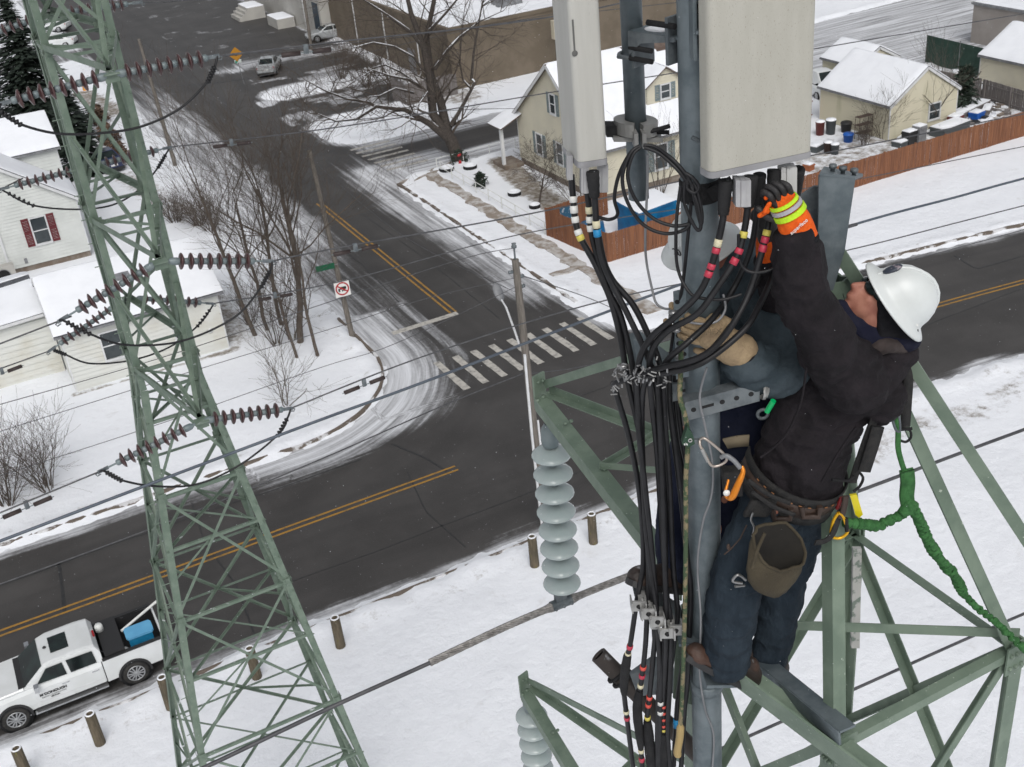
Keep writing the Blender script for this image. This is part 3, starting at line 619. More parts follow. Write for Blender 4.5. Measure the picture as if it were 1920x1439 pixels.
# ================================================================ FENCES
M['reed'] = mat('orange_brown_fence', (0.235, 0.096, 0.042), 0.7, 0, (0.14, 0.054, 0.026), 2.2, 6, 0.3, 0.7, stretch=(4, 4, .25), spots=(5, .66, (.36, .15, .07)))
def picket_fence(name, label, runs, h0, h1, m, pw=.085, post=2.4):
    r = thing(name, label, 'fence', (*runs[0][0], 0)); cnt = 0
    rest = MB(); ends = []
    for (a, b_) in runs:
        a, b_ = np.array([*a, 0.]), np.array([*b_, 0.]); L = np.linalg.norm(b_ - a); e = (b_ - a) / L; n = np.array([-e[1], e[0], 0]); k = int(L / pw)
        for i in range(k):
            c = a + e * (i + .5) * pw; zt = h1 + .03 * random.random(); of = n * random.uniform(-.012, .012)
            rest.box(c + of + np.array([0, 0, (h0 + zt) / 2]), e * pw * random.uniform(.38, .47), n * .012, (0, 0, (zt - h0) / 2))
        for i in range(int(L / post) + 1):
            c = a + e * i * post + n * .07; mb = MB(); mb.box(c + np.array([0, 0, h1 / 2]), e * .05, n * .05, (0, 0, h1 / 2 + .03)); part(r, 'post', mb, m)
        for z_ in (.35, h1 - .3):
            mb = MB(); mb.bar(a + n * .032 + np.array([0, 0, z_]), b_ + n * .032 + np.array([0, 0, z_]), .035, .08); part(r, 'rail', mb, m)
    o = part(r, 'pickets', rest, m); o['kind'] = 'stuff'; return r
picket_fence('orange_fence', 'long orange-brown reed fence closing the back yard along the snowy lawn', [((28.6, 54.6), (29.25, 49.2)), ((29.25, 49.2), (66, 49.0)), ((28.6, 54.6), (33.0, 55.2))], 0.02, 1.72, M['reed'])
picket_fence('grey_board_fence', 'old grey board fence between the yard and the yellow garage', [((63.4, 48.9), (64.2, 56.5)), ((64.2, 56.5), (63.5, 62.5))], .0, 1.5, M['plankg'], .16)
picket_fence('red_fence', 'short red-brown board fence at the left end of the garden shed', [((51.6, 61.2), (53.3, 61.1))], 0, 1.6, mat('red_brown_boards', (.16, .045, .025), .7, 0, (.12, .035, .02), 4), .16)
M['tarp'] = mat('dark_green_screen', (0.012, 0.04, 0.028), 0.7, 0, (0.02, 0.055, 0.04), 3)
h = thing('green_screen_fence', 'dark green screened fence in front of the grey block building', 'fence', (70, 62, 0))
for a, b_ in (((68.6, 66.0), (68.4, 62.5)), ((68.4, 62.5), (68.2, 59.2)), ((68.2, 59.2), (71.5, 58.9))):
    mb = MB(); mb.bar((*a, 1.15), (*b_, 1.15), .03, 2.1); part(h, 'screen', mb, M['tarp'])
    mb = MB(); mb.tube([(*b_, 0), (*b_, 2.35)], .035, 8); part(h, 'post', mb, M['gutter'])
# white pipe railing along the corner garden
h = thing('white_railing', 'thin white pipe railing along the snowy corner garden', 'railing', (28.5, 62, 0))
ys_ = np.linspace(69.2, 54.9, 9)
for y_ in ys_:
    mb = MB(); mb.tube([(28.55, y_, 0), (28.55, y_, .86)], .03, 6); part(h, 'post', mb, M['white'])
for z_ in (.42, .84):
    mb = MB(); mb.tube([(28.55, ys_[0], z_), (28.55, ys_[-1], z_)], .022, 6); part(h, 'rail', mb, M['white'])
h = thing('white_railing', 'thin white pipe railing beside the alley in front of the cream house', 'railing', (31, 70, 0))
for x_ in np.linspace(28.6, 34.6, 4):
    mb = MB(); mb.tube([(x_, 69.9, 0), (x_, 69.9, .86)], .03, 6); part(h, 'post', mb, M['white'])
mb = MB(); mb.tube([(28.6, 69.9, .84), (34.6, 69.9, .84)], .022, 6); part(h, 'rail', mb, M['white'])
# above-ground pool or covered box with bright blue sides
M['blue'] = mat('bright_blue_vinyl', (0.005, 0.16, 0.36), 0.4, 0, (0.01, 0.10, 0.24), 1.5, 4)
h = thing('covered_pool', 'bright blue sided pool under a snowy cover behind the orange fence', 'pool', (33.2, 52.3, 0))
PC = [G(a, b_, 1.98) for a, b_ in ((1156, 381), (1199, 404), (1268, 378), (1228, 357))]; PC = [np.array([p[0], max(p[1], 49.75), 0]) for p in PC]; mb = MB(); mb.prism(PC[::-1], (0, 0, 2.05)); part(h, 'side', mb, M['blue'])
mb = MB(); 
for i in range(4): mb.bar(PC[i] + [0, 0, 1.98], PC[(i + 1) % 4] + [0, 0, 1.98], .07, .12)
part(h, 'rim', mb, M['blue'])
roof_plane(h, *[p + [0, 0, 2.055] for p in (PC[1], PC[2], PC[3], PC[0])], .01, M['blue'], .07, nm='cover')
mb = MB(); mb.lathe((30.4, 52.7, 0), (0, 0, 1), [(.7, 0), (.72, .5), (.66, .95), (.3, 1.05), (0, 1.06)], 20); solo('blue_barrel_pool', 'round blue tarpaulin covered tub beside the covered pool', 'tub', mb, M['blue'])
mb = MB(); mb.bar((29.5, 54.7, .85), (30.5, 54.85, .85), .04, 1.2); solo('garden_flag', 'blue patterned garden flag with a white shape inside the orange fence', 'flag', mb, mat('blue_flag', (.02, .09, .16), .7, 0, (.35, .38, .42), 3.2, 3, .56, .6))
# bollards along the near verge
M['boll'] = mat('mossy_bollard_wood', (0.066, 0.055, 0.036), 0.9, 0, (0.125, 0.10, 0.068), 5, 6, stretch=(2, 2, .4), bump=.5, spots=(4, .64, (.13, .12, .035)))
bl = {-6.0: 'bollard', -3.41: 'bollard', -1.31: 'b', 0.89: 'b', 3.56: 'b', 6.31: 'b', 13.49: 'b', 15.82: 'b'}
labs = ['wooden bollard at the lower left corner, snow ring on its hollow top', 'wooden bollard in front of the white pickup door, snow capped', 'wooden bollard seen through the left legs of the green pylon', 'wooden bollard seen inside the green pylon lattice beyond the kerb',
        'wooden bollard with hollow snowy top just right of the green pylon', 'wooden bollard just left of the pale insulator string', 'wooden bollard half hidden behind the near green arm']
first = None
for (x_, y_), lb in zip(((-3.41, 28.52), (-1.31, 28.75), (0.89, 29.05), (3.56, 28.84), (6.31, 28.69), (13.49, 28.77), (15.82, 28.72)), labs):
    if first is None:
        first = thing('wooden_bollard', lb, 'bollard', (x_, y_, 0), 'wooden bollards along the near verge')
        mb = MB(); mb.lathe((x_, y_, 0), (0, 0, 1), [(.165, -.1), (.16, .6), (.155, 1.28), (.14, 1.31), (.10, 1.31), (.09, 1.22), (0, 1.2)], 14); part(first, 'post', mb, M['boll'])
        mb = MB(); mb.lathe((x_, y_, 0), (0, 0, 1), [(.145, 1.315), (.13, 1.345), (.105, 1.34), (.10, 1.312)], 14); part(first, 'snow_cap', mb, M['snow'])
    else: clone(first, (x_, y_, random.uniform(-.04, .03)), random.uniform(0, 6), lb)

# ================================================================ POLES, SIGNS, SMALL STREET THINGS
def pole(label, x, y, h, lean=(0, 0), r=.16):
    t = thing('utility_pole', label, 'utility pole', (x, y, 0)); mb = MB(); mb.tube([(x, y, -.1), (x + lean[0] * .5, y + lean[1] * .5, h * .5), (x + lean[0], y + lean[1], h)], [r, r * .88, r * .72], 10); part(t, 'shaft', mb, M['wood'])
    return t, np.array([x + lean[0], y + lean[1], h])
PT = {}
_bc = G(1021, 985); _yc = float(_bc[1]); _tc = PY(966, 487, _yc)
t, PT['c'] = pole('bare wooden utility pole with white conduit and street lamp standing on the near verge', float(_bc[0]), _yc, float(_tc[2]), (float(_tc[0] - _bc[0]), 0))
c = PT['c']; CB = np.array([_bc[0], _yc, 0.]); at_ = lambda z: CB + (c - CB) * z / c[2]
mb = MB(); mb.tube([c, c + [0, 0, .42]], .03, 6); mb.lathe(c + [0, 0, .38], (0, 0, 1), [(.03, 0), (.09, .04), (.09, .09), (.05, .13), (.08, .17), (0, .2)], 10); part(t, 'pin_insulator', mb, M['steel_dk'])
_l0 = at_(float(PY(987, 650, _yc)[2])) + [-.1, .17, 0]
mb = MB(); mb.tube([at_(0) + [-.16, -.12, 0], at_(4) + [-.16, -.12, 0], _l0 + [0, -.3, -.2]], .05, 8); mb.tube([at_(0) + [.12, -.14, 0], at_(4.5) + [.12, -.14, 0]], .04, 8); part(t, 'conduit', mb, M['trim'])
_l2 = P(940, 562, float(np.linalg.norm(_l0 - EYE)) * .985 + 1.2)
mb = MB(); mb.tube([_l0, _l0 * .75 + _l2 * .25 + [0, 0, .12], _l0 * .3 + _l2 * .7 + [0, 0, .22], _l2], [.04, .04, .035, .03], 8); part(t, 'lamp_arm', mb, M['trim'])
e_ = nrm(_l2 - _l0); mb = MB(); mb.ell(_l2 + e_ * .3, e_ * .38, nrm(np.cross(e_, (0, 0, 1))) * .17, (0, 0, .09)); part(t, 'lamp_head', mb, M['gutter'])
for z_, s_ in ((8.3, 1), (7.95, 1), (8.55, -1)):
    mb = MB(); mb.lathe(at_(c[2] + z_ - 8.95), (s_, .2, 0), [(.03, .1), (.07, .16), (.05, .2), (.07, .24), (.03, .28)], 8); part(t, 'spool_insulator', mb, M['steel_dk'])
t, PT['s'] = pole('slim wooden pole carrying the no truck sign at the street corner', 14.7, 49.6, 9.3, (-.1, 1.2), .14)
t, PT['f'] = pole('wooden utility pole rising behind the right edge of the green pylon', 14.13, 84.18, 9.2, (-.3, .6), .15)
t, PT['b'] = pole('utility pole with cream cabinet in front of the tan building', 47.3, 86.0, 9.6, (0, 0), .15)
mb = MB(); mb.bx(46.75, 47.35, 85.3, 85.8, 2.9, 4.4); part(t, 'cabinet', mb, mat('cream_cabinet', (.5, .46, .36), .5))
mb = MB(); mb.tube([(47.5, 85.8, 0), (47.5, 85.8, 2.9)], .05, 8); part(t, 'conduit', mb, M['gutter'])
t, PT['d'] = pole('utility pole standing beside the parked silver hatchback', 34.4, 112.5, 9.5, (.2, 0), .16)
# no trucks sign and green street name sign on that corner pole
M['sw'] = mat('sign_white', (.70, .70, .68), .4); M['sr'] = mat('sign_red', (.36, .015, .02), .4); M['sk'] = mat('sign_black', (.015, .015, .015), .4); M['sg'] = mat('sign_green', (.0, .09, .04), .4); M['sy'] = mat('sign_amber', (.40, .18, .012), .45)
def sign(label, c, u_, n, parts, name='road_sign'):
    t = thing(name, label, 'sign', c); return t
c = np.array([14.62, 49.72, 2.75]); n = nrm(np.array([-.12, -1, .05])); u_ = nrm(np.cross(n, (0, 0, 1))) * -1; w_ = np.cross(n, u_) * 1.0
w_ = w_ if w_[2] > 0 else -w_
c = c + n * .22
t = thing('no_trucks_sign', 'white square no trucks sign with red ring on the slim corner pole', 'sign', c)
mb = MB(); mb.box(c, u_ * .37, w_ * .40, n * .012); part(t, 'plate', mb, M['sw'])
ring = MB(); k = 28
for i in range(k):
    a0, a1 = 2 * math.pi * i / k, 2 * math.pi * (i + 1) / k; f = lambda a, r: c + n * .016 + (u_ * math.cos(a) + w_ * math.sin(a)) * r
    ring.quad(f(a0, .265), f(a0, .335), f(a1, .335), f(a1, .265))
q = nrm(u_ - w_ * .75); q2 = nrm(np.cross(n, q)); ring.box(c + n * .019, q * .27, q2 * .034, n * .002); part(t, 'red_ring', ring, M['sr'])
tr = MB(); tr.box(c + n * .0145 + u_ * .04 + w_ * .03, u_ * .15, w_ * .07, n * .0008); tr.box(c + n * .0145 - u_ * .16 - w_ * .02, u_ * .045, w_ * .045, n * .0008)
for s_ in (-.16, .0, .1): tr.lathe(c + n * .0135 + u_ * s_ - w_ * .10, n, [(.045, 0), (.045, .002), (0, .002)], 10)
part(t, 'truck_symbol', tr, M['sk'])
c2 = np.array([14.6, 49.85, 3.9]); t = thing('street_name_sign', 'green street name blade on the slim pole above the no trucks sign', 'sign', c2)
mb = MB(); mb.box(c2 + [-.55, 0, 0], (.45, -.05, 0), (.001, .012, 0), (0, 0, .14)); part(t, 'blade', mb, M['sg'])
mb = MB(); mb.tube([c2 + [-.1, 0, 0], c2 + [.12, 0, 0]], .02, 6); part(t, 'bracket', mb, M['gutter'])
c = G(458, 158); t = thing('amber_warning_sign', 'amber diamond warning sign over a small green plate by the parking lot', 'sign', c)
mb = MB(); mb.tube([c, c + [-.2, .1, 2.9]], .035, 6); part(t, 'post', mb, M['gutter'])
c3 = c + [-.2, -.02, 2.7]; mb = MB(); mb.box(c3, (.32, -.05, .32), (-.32, .05, .32), (0.002, .014, 0)); part(t, 'diamond_plate', mb, M['sy'])
mb = MB(); mb.box(c3 + [0, -.03, 0], (.09, -.01, 0), (0, 0, .12), (0, .004, 0)); part(t, 'symbol', mb, M['sk'])
mb = MB(); mb.box(c3 + [.05, 0, -.62], (.3, -.05, 0), (0, 0, .14), (.002, .012, 0)); part(t, 'green_plate', mb, mat('green_white_plate', (.02, .22, .14), .4, 0, (.5, .55, .52), 2, 2, .45, .5))
# fire hydrant, guard posts, tyres
c = G(160, 172); t = thing('fire_hydrant', 'yellow-orange fire hydrant seen through the green pylon', 'fire hydrant', c); M['hyd'] = mat('amber_hydrant_paint', (.62, .24, .01), .45)
mb = MB(); mb.lathe(c, (0, 0, 1), [(.25, 0), (.25, .08), (.17, .1), (.16, .75), (.22, .78), (.22, .84), (.17, .9), (.1, 1.02), (.05, 1.05), (.05, 1.12), (0, 1.13)], 14); part(t, 'barrel', mb, M['hyd'])
for d_ in ((1, 0, 0), (-1, 0, 0), (0, -1, 0)): mb = MB(); mb.lathe(c + [0, 0, .58], d_, [(.09, .12), (.09, .26), (.06, .27), (.06, .31), (0, .31)], 10, up=(0, 0, 1)); part(t, 'outlet', mb, M['hyd'])
def tyre(label, x, y, z=0.05, r=.42, nm='tyre_planter'):
    mb = MB(); mb.lathe((x, y, z), (0, 0, 1), [(r * .6, 0.02), (r, .04), (r * 1.04, .14), (r, .25), (r * .62, .27), (r * .55, .2), (r * .55, .06), (r * .6, .02)], 20)
    t = thing(nm, label, 'tyre', (x, y, z)); part(t, 'rubber', mb, M['blackm']); s_ = MB(); s_.lathe((x, y, z), (0, 0, 1), [(r * .99, .262), (r * .8, .31), (r * .62, .28), (r * .4, .2), (0, .22)], 20); part(t, 'snow_fill', s_, M['snow'])
tyre('snow filled tyre lying in the middle of the corner garden', *G(965, 368)[:2]); tyre('snow filled tyre around the small bare garden tree', *G(1003, 392)[:2], .05, .34)
tyre('snow filled tyre right beside the big tree trunk', *G(882, 318)[:2], .05, .46); tyre('dark tyre left of the big tree trunk by the railing', *G(838, 322)[:2], .05, .5)
# ================================================================ TREES AND SHRUBS
def grow(mbT, mbC, p, d, L, r, lev, rnd, nmax, twist=.35, up=.12, kids=(3, 5), tw=.0035, split=.55, r_min=.012):
    k = max(3, int(5 - lev)) if lev else 7
    pts = [np.array(p)]; dd = nrm(d); st = L / k
    for i in range(k):
        dd = nrm(dd + np.array([rnd.gauss(0, 1), rnd.gauss(0, 1), rnd.gauss(0, .7)]) * twist * (.5 if lev == 0 else 1) * .45 + np.array([0, 0, up])); pts.append(pts[-1] + dd * st)
    rr = np.linspace(r, max(r * split, tw), len(pts))
    (mbT if lev <= 1 else mbC).tube(pts, rr, 7 if lev == 0 else (5 if lev == 1 else 3), cap=lev == 0)
    if lev >= nmax: return
    n = rnd.randint(*kids) + (1 if lev else 2)
    for i in range(n):
        t = rnd.uniform(.3 if lev else .35, 1.0) if i < n - 1 else 1.0
        j = min(int(t * k), k - 1); q = pts[j] + (pts[j + 1] - pts[j]) * (t * k - j); e = nrm(pts[j + 1] - pts[j]); a, b_ = perp(e)
        g = rnd.uniform(0, 2 * math.pi); sp = rnd.uniform(.45, .95) if t < .98 else rnd.uniform(.1, .4)
        nd = nrm(e + (a * math.cos(g) + b_ * math.sin(g)) * sp)
        grow(mbT, mbC, q, nd, L * rnd.uniform(.45, .72), max(r * split * rnd.uniform(.5, .8) * (1.1 - .4 * t), tw), lev + 1, rnd, nmax, twist, up, kids, tw, split, r_min)
def bare_tree(nm, label, x, y, h, r, seed, nmax=4, d=(0, 0, 1), kids=(3, 5), up=.12, twist=.35, group=None, m='bark', tm=None, cat='tree', tw=.0045):
    t = thing(nm, label, cat, (x, y, 0), group); T, C_ = MB(), MB(); rnd = random.Random(seed)
    grow(T, C_, (x, y, -.1), d, h, r, 0, rnd, nmax, twist, up, kids, tw)
    part(t, 'trunk', T, M[tm or m]); part(t, 'crown', C_, M[m]); return t
def multi_stem(nm, label, x, y, stems, h, r, seed, nmax=3, spread=.5, m='bark', cat='shrub', kids=(3, 5), group=None, tw=.005):
    t = thing(nm, label, cat, (x, y, 0), group); T, C_ = MB(), MB(); rnd = random.Random(seed)
    for i in range(stems):
        g = rnd.uniform(0, 2 * math.pi); s = rnd.uniform(.1, spread)
        grow(T, C_, (x + .15 * math.cos(g), y + .15 * math.sin(g), -.05), (math.cos(g) * s, math.sin(g) * s, 1), h * rnd.uniform(.6, 1), r, 1, rnd, nmax, .35, .06, kids, tw)
    part(t, 'stems', T, M[m]); part(t, 'crown', C_, M[m]); return t
# the big forked tree on the corner, its limbs drawn from the photograph in the upright plane of the trunk
bx_, by_ = 30.7, 70.4
t = thing('big_bare_tree', 'massive bare forked tree with snow along its limbs at the alley corner', 'tree', (bx_, by_, 0))
def onp(px, py, off=0.0):
    d = ray(px, py); h0 = (np.array([bx_, by_, 0]) - EYE) @ YH + off; return EYE + d * (h0 / (d @ YH))
T, C_, S_ = MB(), MB(), MB(); rnd = random.Random(5)
limbs = [([(866, 318), (846, 262), (812, 215), (806, 150), (795, 90), (772, 30), (750, -60)], [.62, .47, .36, .31, .25, .19, .1], 0),
         ([(868, 312), (842, 262), (826, 190), (808, 140), (800, 70), (818, -20), (822, -90)], [.55, .42, .34, .27, .21, .15, .08], .6),
         ([(850, 268), (806, 232), (760, 206), (706, 200), (668, 224), (630, 228), (596, 214)], [.36, .28, .2, .15, .1, .07, .04], -1.6),
         ([(706, 200), (688, 192), (650, 186), (608, 170), (572, 150)], [.12, .1, .08, .06, .03], -2.0),
         ([(792, 165), (766, 150), (728, 142), (700, 132), (668, 150)], [.14, .1, .08, .06, .03], -.8),
         ([(786, 160), (752, 136), (722, 122), (700, 128), (690, 138)], [.12, .09, .07, .05, .03], 1.5),
         ([(846, 235), (872, 190), (890, 155), (884, 150), (888, 100), (900, 30), (915, -40)], [.2, .15, .13, .12, .09, .06, .03], 1.0),
         ([(884, 168), (868, 150), (862, 118), (866, 60), (872, 10)], [.09, .07, .06, .04, .02], .3),
         ([(815, 130), (838, 96), (862, 70), (900, 40), (945, 20)], [.17, .13, .1, .06, .03], 1.8),
         ([(800, 100), (770, 60), (728, 30), (690, 5), (650, -20)], [.16, .12, .09, .06, .03], -1.5),
         ([(803, 60), (840, 20), (872, -20), (905, -60)], [.14, .1, .07, .03], .9),
         ([(776, 175), (742, 166), (712, 180), (690, 182)], [.09, .07, .05, .03], -2.6),
         ([(790, 185), (802, 172), (774, 212), (760, 236)], [.05, .045, .03, .02], -2.8),
         ([(806, 150), (776, 108), (740, 88), (700, 80), (655, 92)], [.12, .09, .07, .05, .03], -1.2)]
for pts, rr, off in limbs:
    pp = [onp(a, b_, off * (i / (len(pts) - 1))) for i, (a, b_) in enumerate(pts)]
    rr = [q * .84 for q in rr]; T.tube(pp, rr, 8)
    for i in range(len(pp) - 1):                                   # snow lying on the flatter limbs
        e = pp[i + 1] - pp[i]
        if abs(nrm(e)[2]) < .86 and rr[i] < .34:
            S_.tube([pp[i] + [0, 0, rr[i] * .75], (pp[i] + pp[i + 1]) / 2 + [0, 0, (rr[i] + rr[i + 1]) * .42], pp[i + 1] + [0, 0, rr[i + 1] * .75]], [rr[i] * .45, (rr[i] + rr[i + 1]) * .26 + .012, rr[i + 1] * .5], 5)
        for s in range(3 if i else 0):
            q = pp[i] + e * rnd.random(); a, b_ = perp(e); g = rnd.uniform(0, 6.28)
            nd = nrm(nrm(e) * .5 + a * math.cos(g) + b_ * math.sin(g) + np.array([0, 0, .15]))
            grow(C_, C_, q, nd, rnd.uniform(1.5, 3.2), max(.035, rr[i] * .28), 2, rnd, 4, .5, .05, (3, 5), .006)
    grow(C_, C_, pp[-1], nrm(pp[-1] - pp[-2]), 2.6, rr[-1], 2, rnd, 4, .4, .06, (4, 6), .006)
part(t, 'trunk', T, M['barks']); part(t, 'crown', C_, M['bark']); part(t, 'limb_snow', S_, M['snow'])['kind'] = 'stuff'
mb = MB(); cw_ = onp(861, 300, -.75)
wr = thing('wreath', 'round dark evergreen wreath with red bow leaning on the big tree trunk', 'wreath', cw_)
rn = random.Random(3)
for i in range(420):
    g = rn.uniform(0, 6.28); rr_ = .58 + rn.gauss(0, .1); c = cw_ + np.array([rr_ * math.cos(g), rn.gauss(0, .07), rr_ * math.sin(g)]); v1 = np.array([rn.gauss(0, 1), rn.gauss(0, 1), rn.gauss(0, 1)]) * .06; v2 = np.array([rn.gauss(0, 1), rn.gauss(0, 1), rn.gauss(0, 1)]) * .04
    mb.quad(c - v1, c + v2, c + v1)
M['needle'] = mat('dark_evergreen', (.012, .025, .016), .8, 0, (.03, .045, .03), 6, snow=.02); part(wr, 'greenery', mb, M['needle'])
mb = MB(); mb.ell(cw_ + [0, -.1, .35], (.16, 0, .03), (0, .05, 0), (0, 0, .1), 8, 6); mb.ell(cw_ + [0, -.1, -.2], (.12, 0, 0), (0, .05, 0), (0, 0, .2), 8, 6); part(wr, 'red_bow', mb, M['sr'])

# slender bare trees between the white garage and the side street
sl = [(480, 632, 7.5, .12, 'leftmost slender bare tree beside the white garage wall'), (503, 622, 7.0, .10, 'slender bare tree second from the white garage'), (528, 612, 7.4, .11, 'slender bare tree third from the white garage, rising over the street'),
      (563, 645, 7.7, .17, 'thickest of the slender bare trees near the street corner'), (558, 674, 4.8, .08, 'short bare tree nearest the open snow of the corner lawn'), (597, 671, 5.5, .09, 'bare tree closest to the no truck sign pole')]
for i, (a, b_, h_, r_, lb) in enumerate(sl):
    q = G(a, b_); bare_tree('bare_tree', lb, q[0], q[1], h_, r_, 40 + i, 3, (random.uniform(-.08, .02), 0, 1), (5, 8), .10, .42, 'slender bare trees by the street corner')
for i, (a, b_, lb) in enumerate(((470, 610, 'tangled bare brush at the right end of the white garage'), (520, 650, 'dense brown thicket at the foot of the slender trees'), (548, 640, 'upright bare brush against the thickest slender tree'))):
    q = G(a, b_); multi_stem('bare_shrub', lb, q[0], q[1], 13, 2.4, .022, 60 + i, 3, .55, kids=(2, 4))
q = G(535, 762); multi_stem('bare_sapling', 'pale bare sapling alone on the snowy corner lawn', q[0], q[1], 6, 3.0, .03, 71, 3, .9, 'wood', 'sapling', tw=.006)
for i, (a, b_, lb, h_, n_) in enumerate(((92, 922, 'rounded bare shrub on the lawn left of the pylon', 2.5, 20), (15, 950, 'bare shrub cut by the left edge on the snowy lawn', 2.6, 24), (330, 420, 'low brown hedge behind the white garage', 1.6, 26), (375, 425, 'brown shrub behind the garage close to the side street', 1.8, 26), (395, 435, 'spiky brown shrub nearest the slender trees behind the garage', 2.2, 20))):
    q = G(a, b_); multi_stem('bare_shrub', lb, q[0], q[1], n_, h_, .022, 80 + i, 3, .75)
M['brown'] = mat('brown_dead_leaves', (.085, .05, .032), .9, 0, (.15, .10, .07), 3, 5, snow=.05)
def leafy(nm, label, x, y, rx, ry, h, n, m, seed, cat='hedge', sz=.12, z0=.0):
    rn = random.Random(seed); t = thing(nm, label, cat, (x, y, 0)); mb = MB(); st = MB()
    for i in range(n):
        g = rn.uniform(0, 6.28); q = rn.random() ** .5; z = z0 + rn.random() ** .8 * h; f = math.sqrt(max(.05, 1 - (z / (h * 1.05)) ** 2)) * (.75 + .35 * math.sin(3 * g + z * 4))
        c = np.array([x + rx * q * f * math.cos(g), y + ry * q * f * math.sin(g), z]); v1, v2 = [np.array([rn.gauss(0, 1), rn.gauss(0, 1), rn.gauss(0, .6)]) * sz for _ in (0, 1)]
        mb.quad(c - v1, c + v2 * .5, c + v1, c - v2 * .5)
    part(t, 'foliage', mb, m)
    for i in range(7): g = rn.uniform(0, 6.28); st.tube([(x, y, 0), (x + rx * .5 * math.cos(g), y + ry * .5 * math.sin(g), h * .8)], [.03, .01], 4)
    part(t, 'stems', st, M['bark']); return t
for i, (a, b_, lb) in enumerate(((186, 232, 'brown clipped hedge clump nearest the fire hydrant'), (205, 268, 'brown hedge clump in the middle of the row behind the pylon'), (228, 305, 'brown hedge clump at the near end of the row behind the pylon'))):
    q = G(a, b_); leafy('brown_hedge', lb, q[0], q[1], 1.0, 1.7, 1.5, 1500, M['brown'], 90 + i)
q = G(902, 352); leafy('small_yew', 'small green yew bush in the snow by the white railing', q[0], q[1], .6, .6, 1.0, 420, M['needle'], 97, 'bush', .1)
q = G(1700, 240)
for i, (a, b_, h_, lb, n_) in enumerate(((1745, 235, 4.2, 'spreading bare shrub tree in front of the garden shed gable', 9), (1655, 262, 2.4, 'low bare brush at the near corner of the garden shed', 14), (1620, 275, 1.5, 'snow flecked brush by the orange fence below the garden shed', 12))):
    q = G(a, b_); multi_stem('bare_shrub', lb, q[0], q[1], n_, h_, .04 if i == 0 else .02, 100 + i, 3, .6)
q = G(1010, 385); bare_tree('small_garden_tree', 'small twisted bare tree in front of the cream house', q[0], q[1], 2.4, .07, 111, 4, (.2, 0, 1), (4, 6), .02, .5)
q = G(1085, 392); multi_stem('bare_shrub', 'bare shrub under the cream house window by the fence', q[0], q[1], 8, 2.4, .025, 115, 3, .7)
q = G(1190, 372); multi_stem('bare_shrub', 'tall thin bare shrub in front of the cream house side window', 37.2, 56.0, 7, 4.2, .03, 116, 3, .35)
q = (61.2, 55.2); leafy('juniper', 'dark scruffy juniper by the grey board fence', q[0], q[1], 1.1, 1.1, 3.2, 1100, M['needle'], 118, 'bush', .16)
for i, (a, b_, lb) in enumerate(((740, 140, 'bare brush before the tan wall left of the big tree'), (690, 135, 'brown brush at the parking edge by the tan building'), (640, 120, 'thin brush near the silver hatchback'))):
    q = G(a, b_ + 30); multi_stem('bare_shrub', lb, q[0], q[1], 16, 3.4, .03, 120 + i, 3, .7, group=None)
# conifers in the upper left corner
M['fir'] = mat('dark_spruce_needles', (.010, .018, .013), .85, 0, (.022, .036, .024), 2.5, 5, snow=-.06)
def spruce(label, x, y, h, r, seed):
    rn = random.Random(seed); t = thing('spruce_tree', label, 'tree', (x, y, 0)); T = MB(); T.tube([(x, y, -.1), (x, y, h * .5), (x, y, h)], [.28, .17, .03], 8); part(t, 'trunk', T, M['bark']); C_ = MB()
    nl = int(h * 3.2)
    for i in range(nl):
        f = (i + rn.random()) / nl; z = .5 + f * (h - .6); L = r * (1 - f) ** .8 * rn.uniform(.75, 1.1) + .2
        for j in range(24):
            g = rn.uniform(0, 6.28); dv = np.array([math.cos(g), math.sin(g), 0]); side = np.array([-dv[1], dv[0], 0]); n_ = max(3, int(L / .26))
            for k in range(n_):
                s = (k + rn.random()) / n_ * L; c = np.array([x, y, z]) + dv * s + np.array([0, 0, -.22 * s + .1 * rn.gauss(0, 1)]) + side * rn.gauss(0, .12 + .1 * s)
                w = rn.uniform(.24, .5); C_.quad(c - dv * w * .9, c + side * w * .55 - np.array([0, 0, .08]), c + dv * w * 1.1 - np.array([0, 0, .12]), c - side * w * .55 - np.array([0, 0, .08]))
    part(t, 'crown', C_, M['fir']); return t
q = G(55, 235); spruce('tall dark snow-dusted spruce in the upper left corner', 7.0, 98.0, 11.5, 4.2, 1); spruce('dark spruce behind the white house by the left edge', 2.2, 92, 12, 4.2, 2); spruce('dark narrow spruce right behind the white house roof', 8.3, 88.0, 6.5, 1.9, 3)

# ================================================================ VEHICLES
M['wp'] = mat('white_car_paint', (.66, .68, .69), .3, 0, (.60, .62, .62), 1.2, 4, coat=.4)
M['sp'] = mat('silver_car_paint', (.36, .38, .39), .32, .35, (.42, .44, .45), 1.0, coat=.4)
M['tyre'] = mat('tyre_rubber', (.014, .014, .014), .85, 0, (.03, .028, .026), 6)
M['rim'] = mat('silver_wheel_rim', (.45, .46, .47), .35, .7)
M['cg'] = mat('car_glass', (.010, .013, .014), .1, 0, (.016, .026, .025), 2, spec=.3)
M['chrome'] = mat('chrome', (.55, .56, .57), .2, .9)
M['tl'] = mat('red_tail_lamp', (.30, .008, .012), .25); M['hl'] = mat('clear_lamp', (.55, .56, .57), .15)
M['plas'] = mat('black_plastic', (.018, .018, .019), .6)
class VF:                                        # a vehicle frame: x forward, y left, z up
    def __init__(s, x, y, yaw): s.o = np.array([x, y, 0.]); c, n = math.cos(yaw), math.sin(yaw); s.X = np.array([c, n, 0]); s.Y = np.array([-n, c, 0])
    def __call__(s, x, y, z): return s.o + s.X * x + s.Y * y + np.array([0, 0, z])
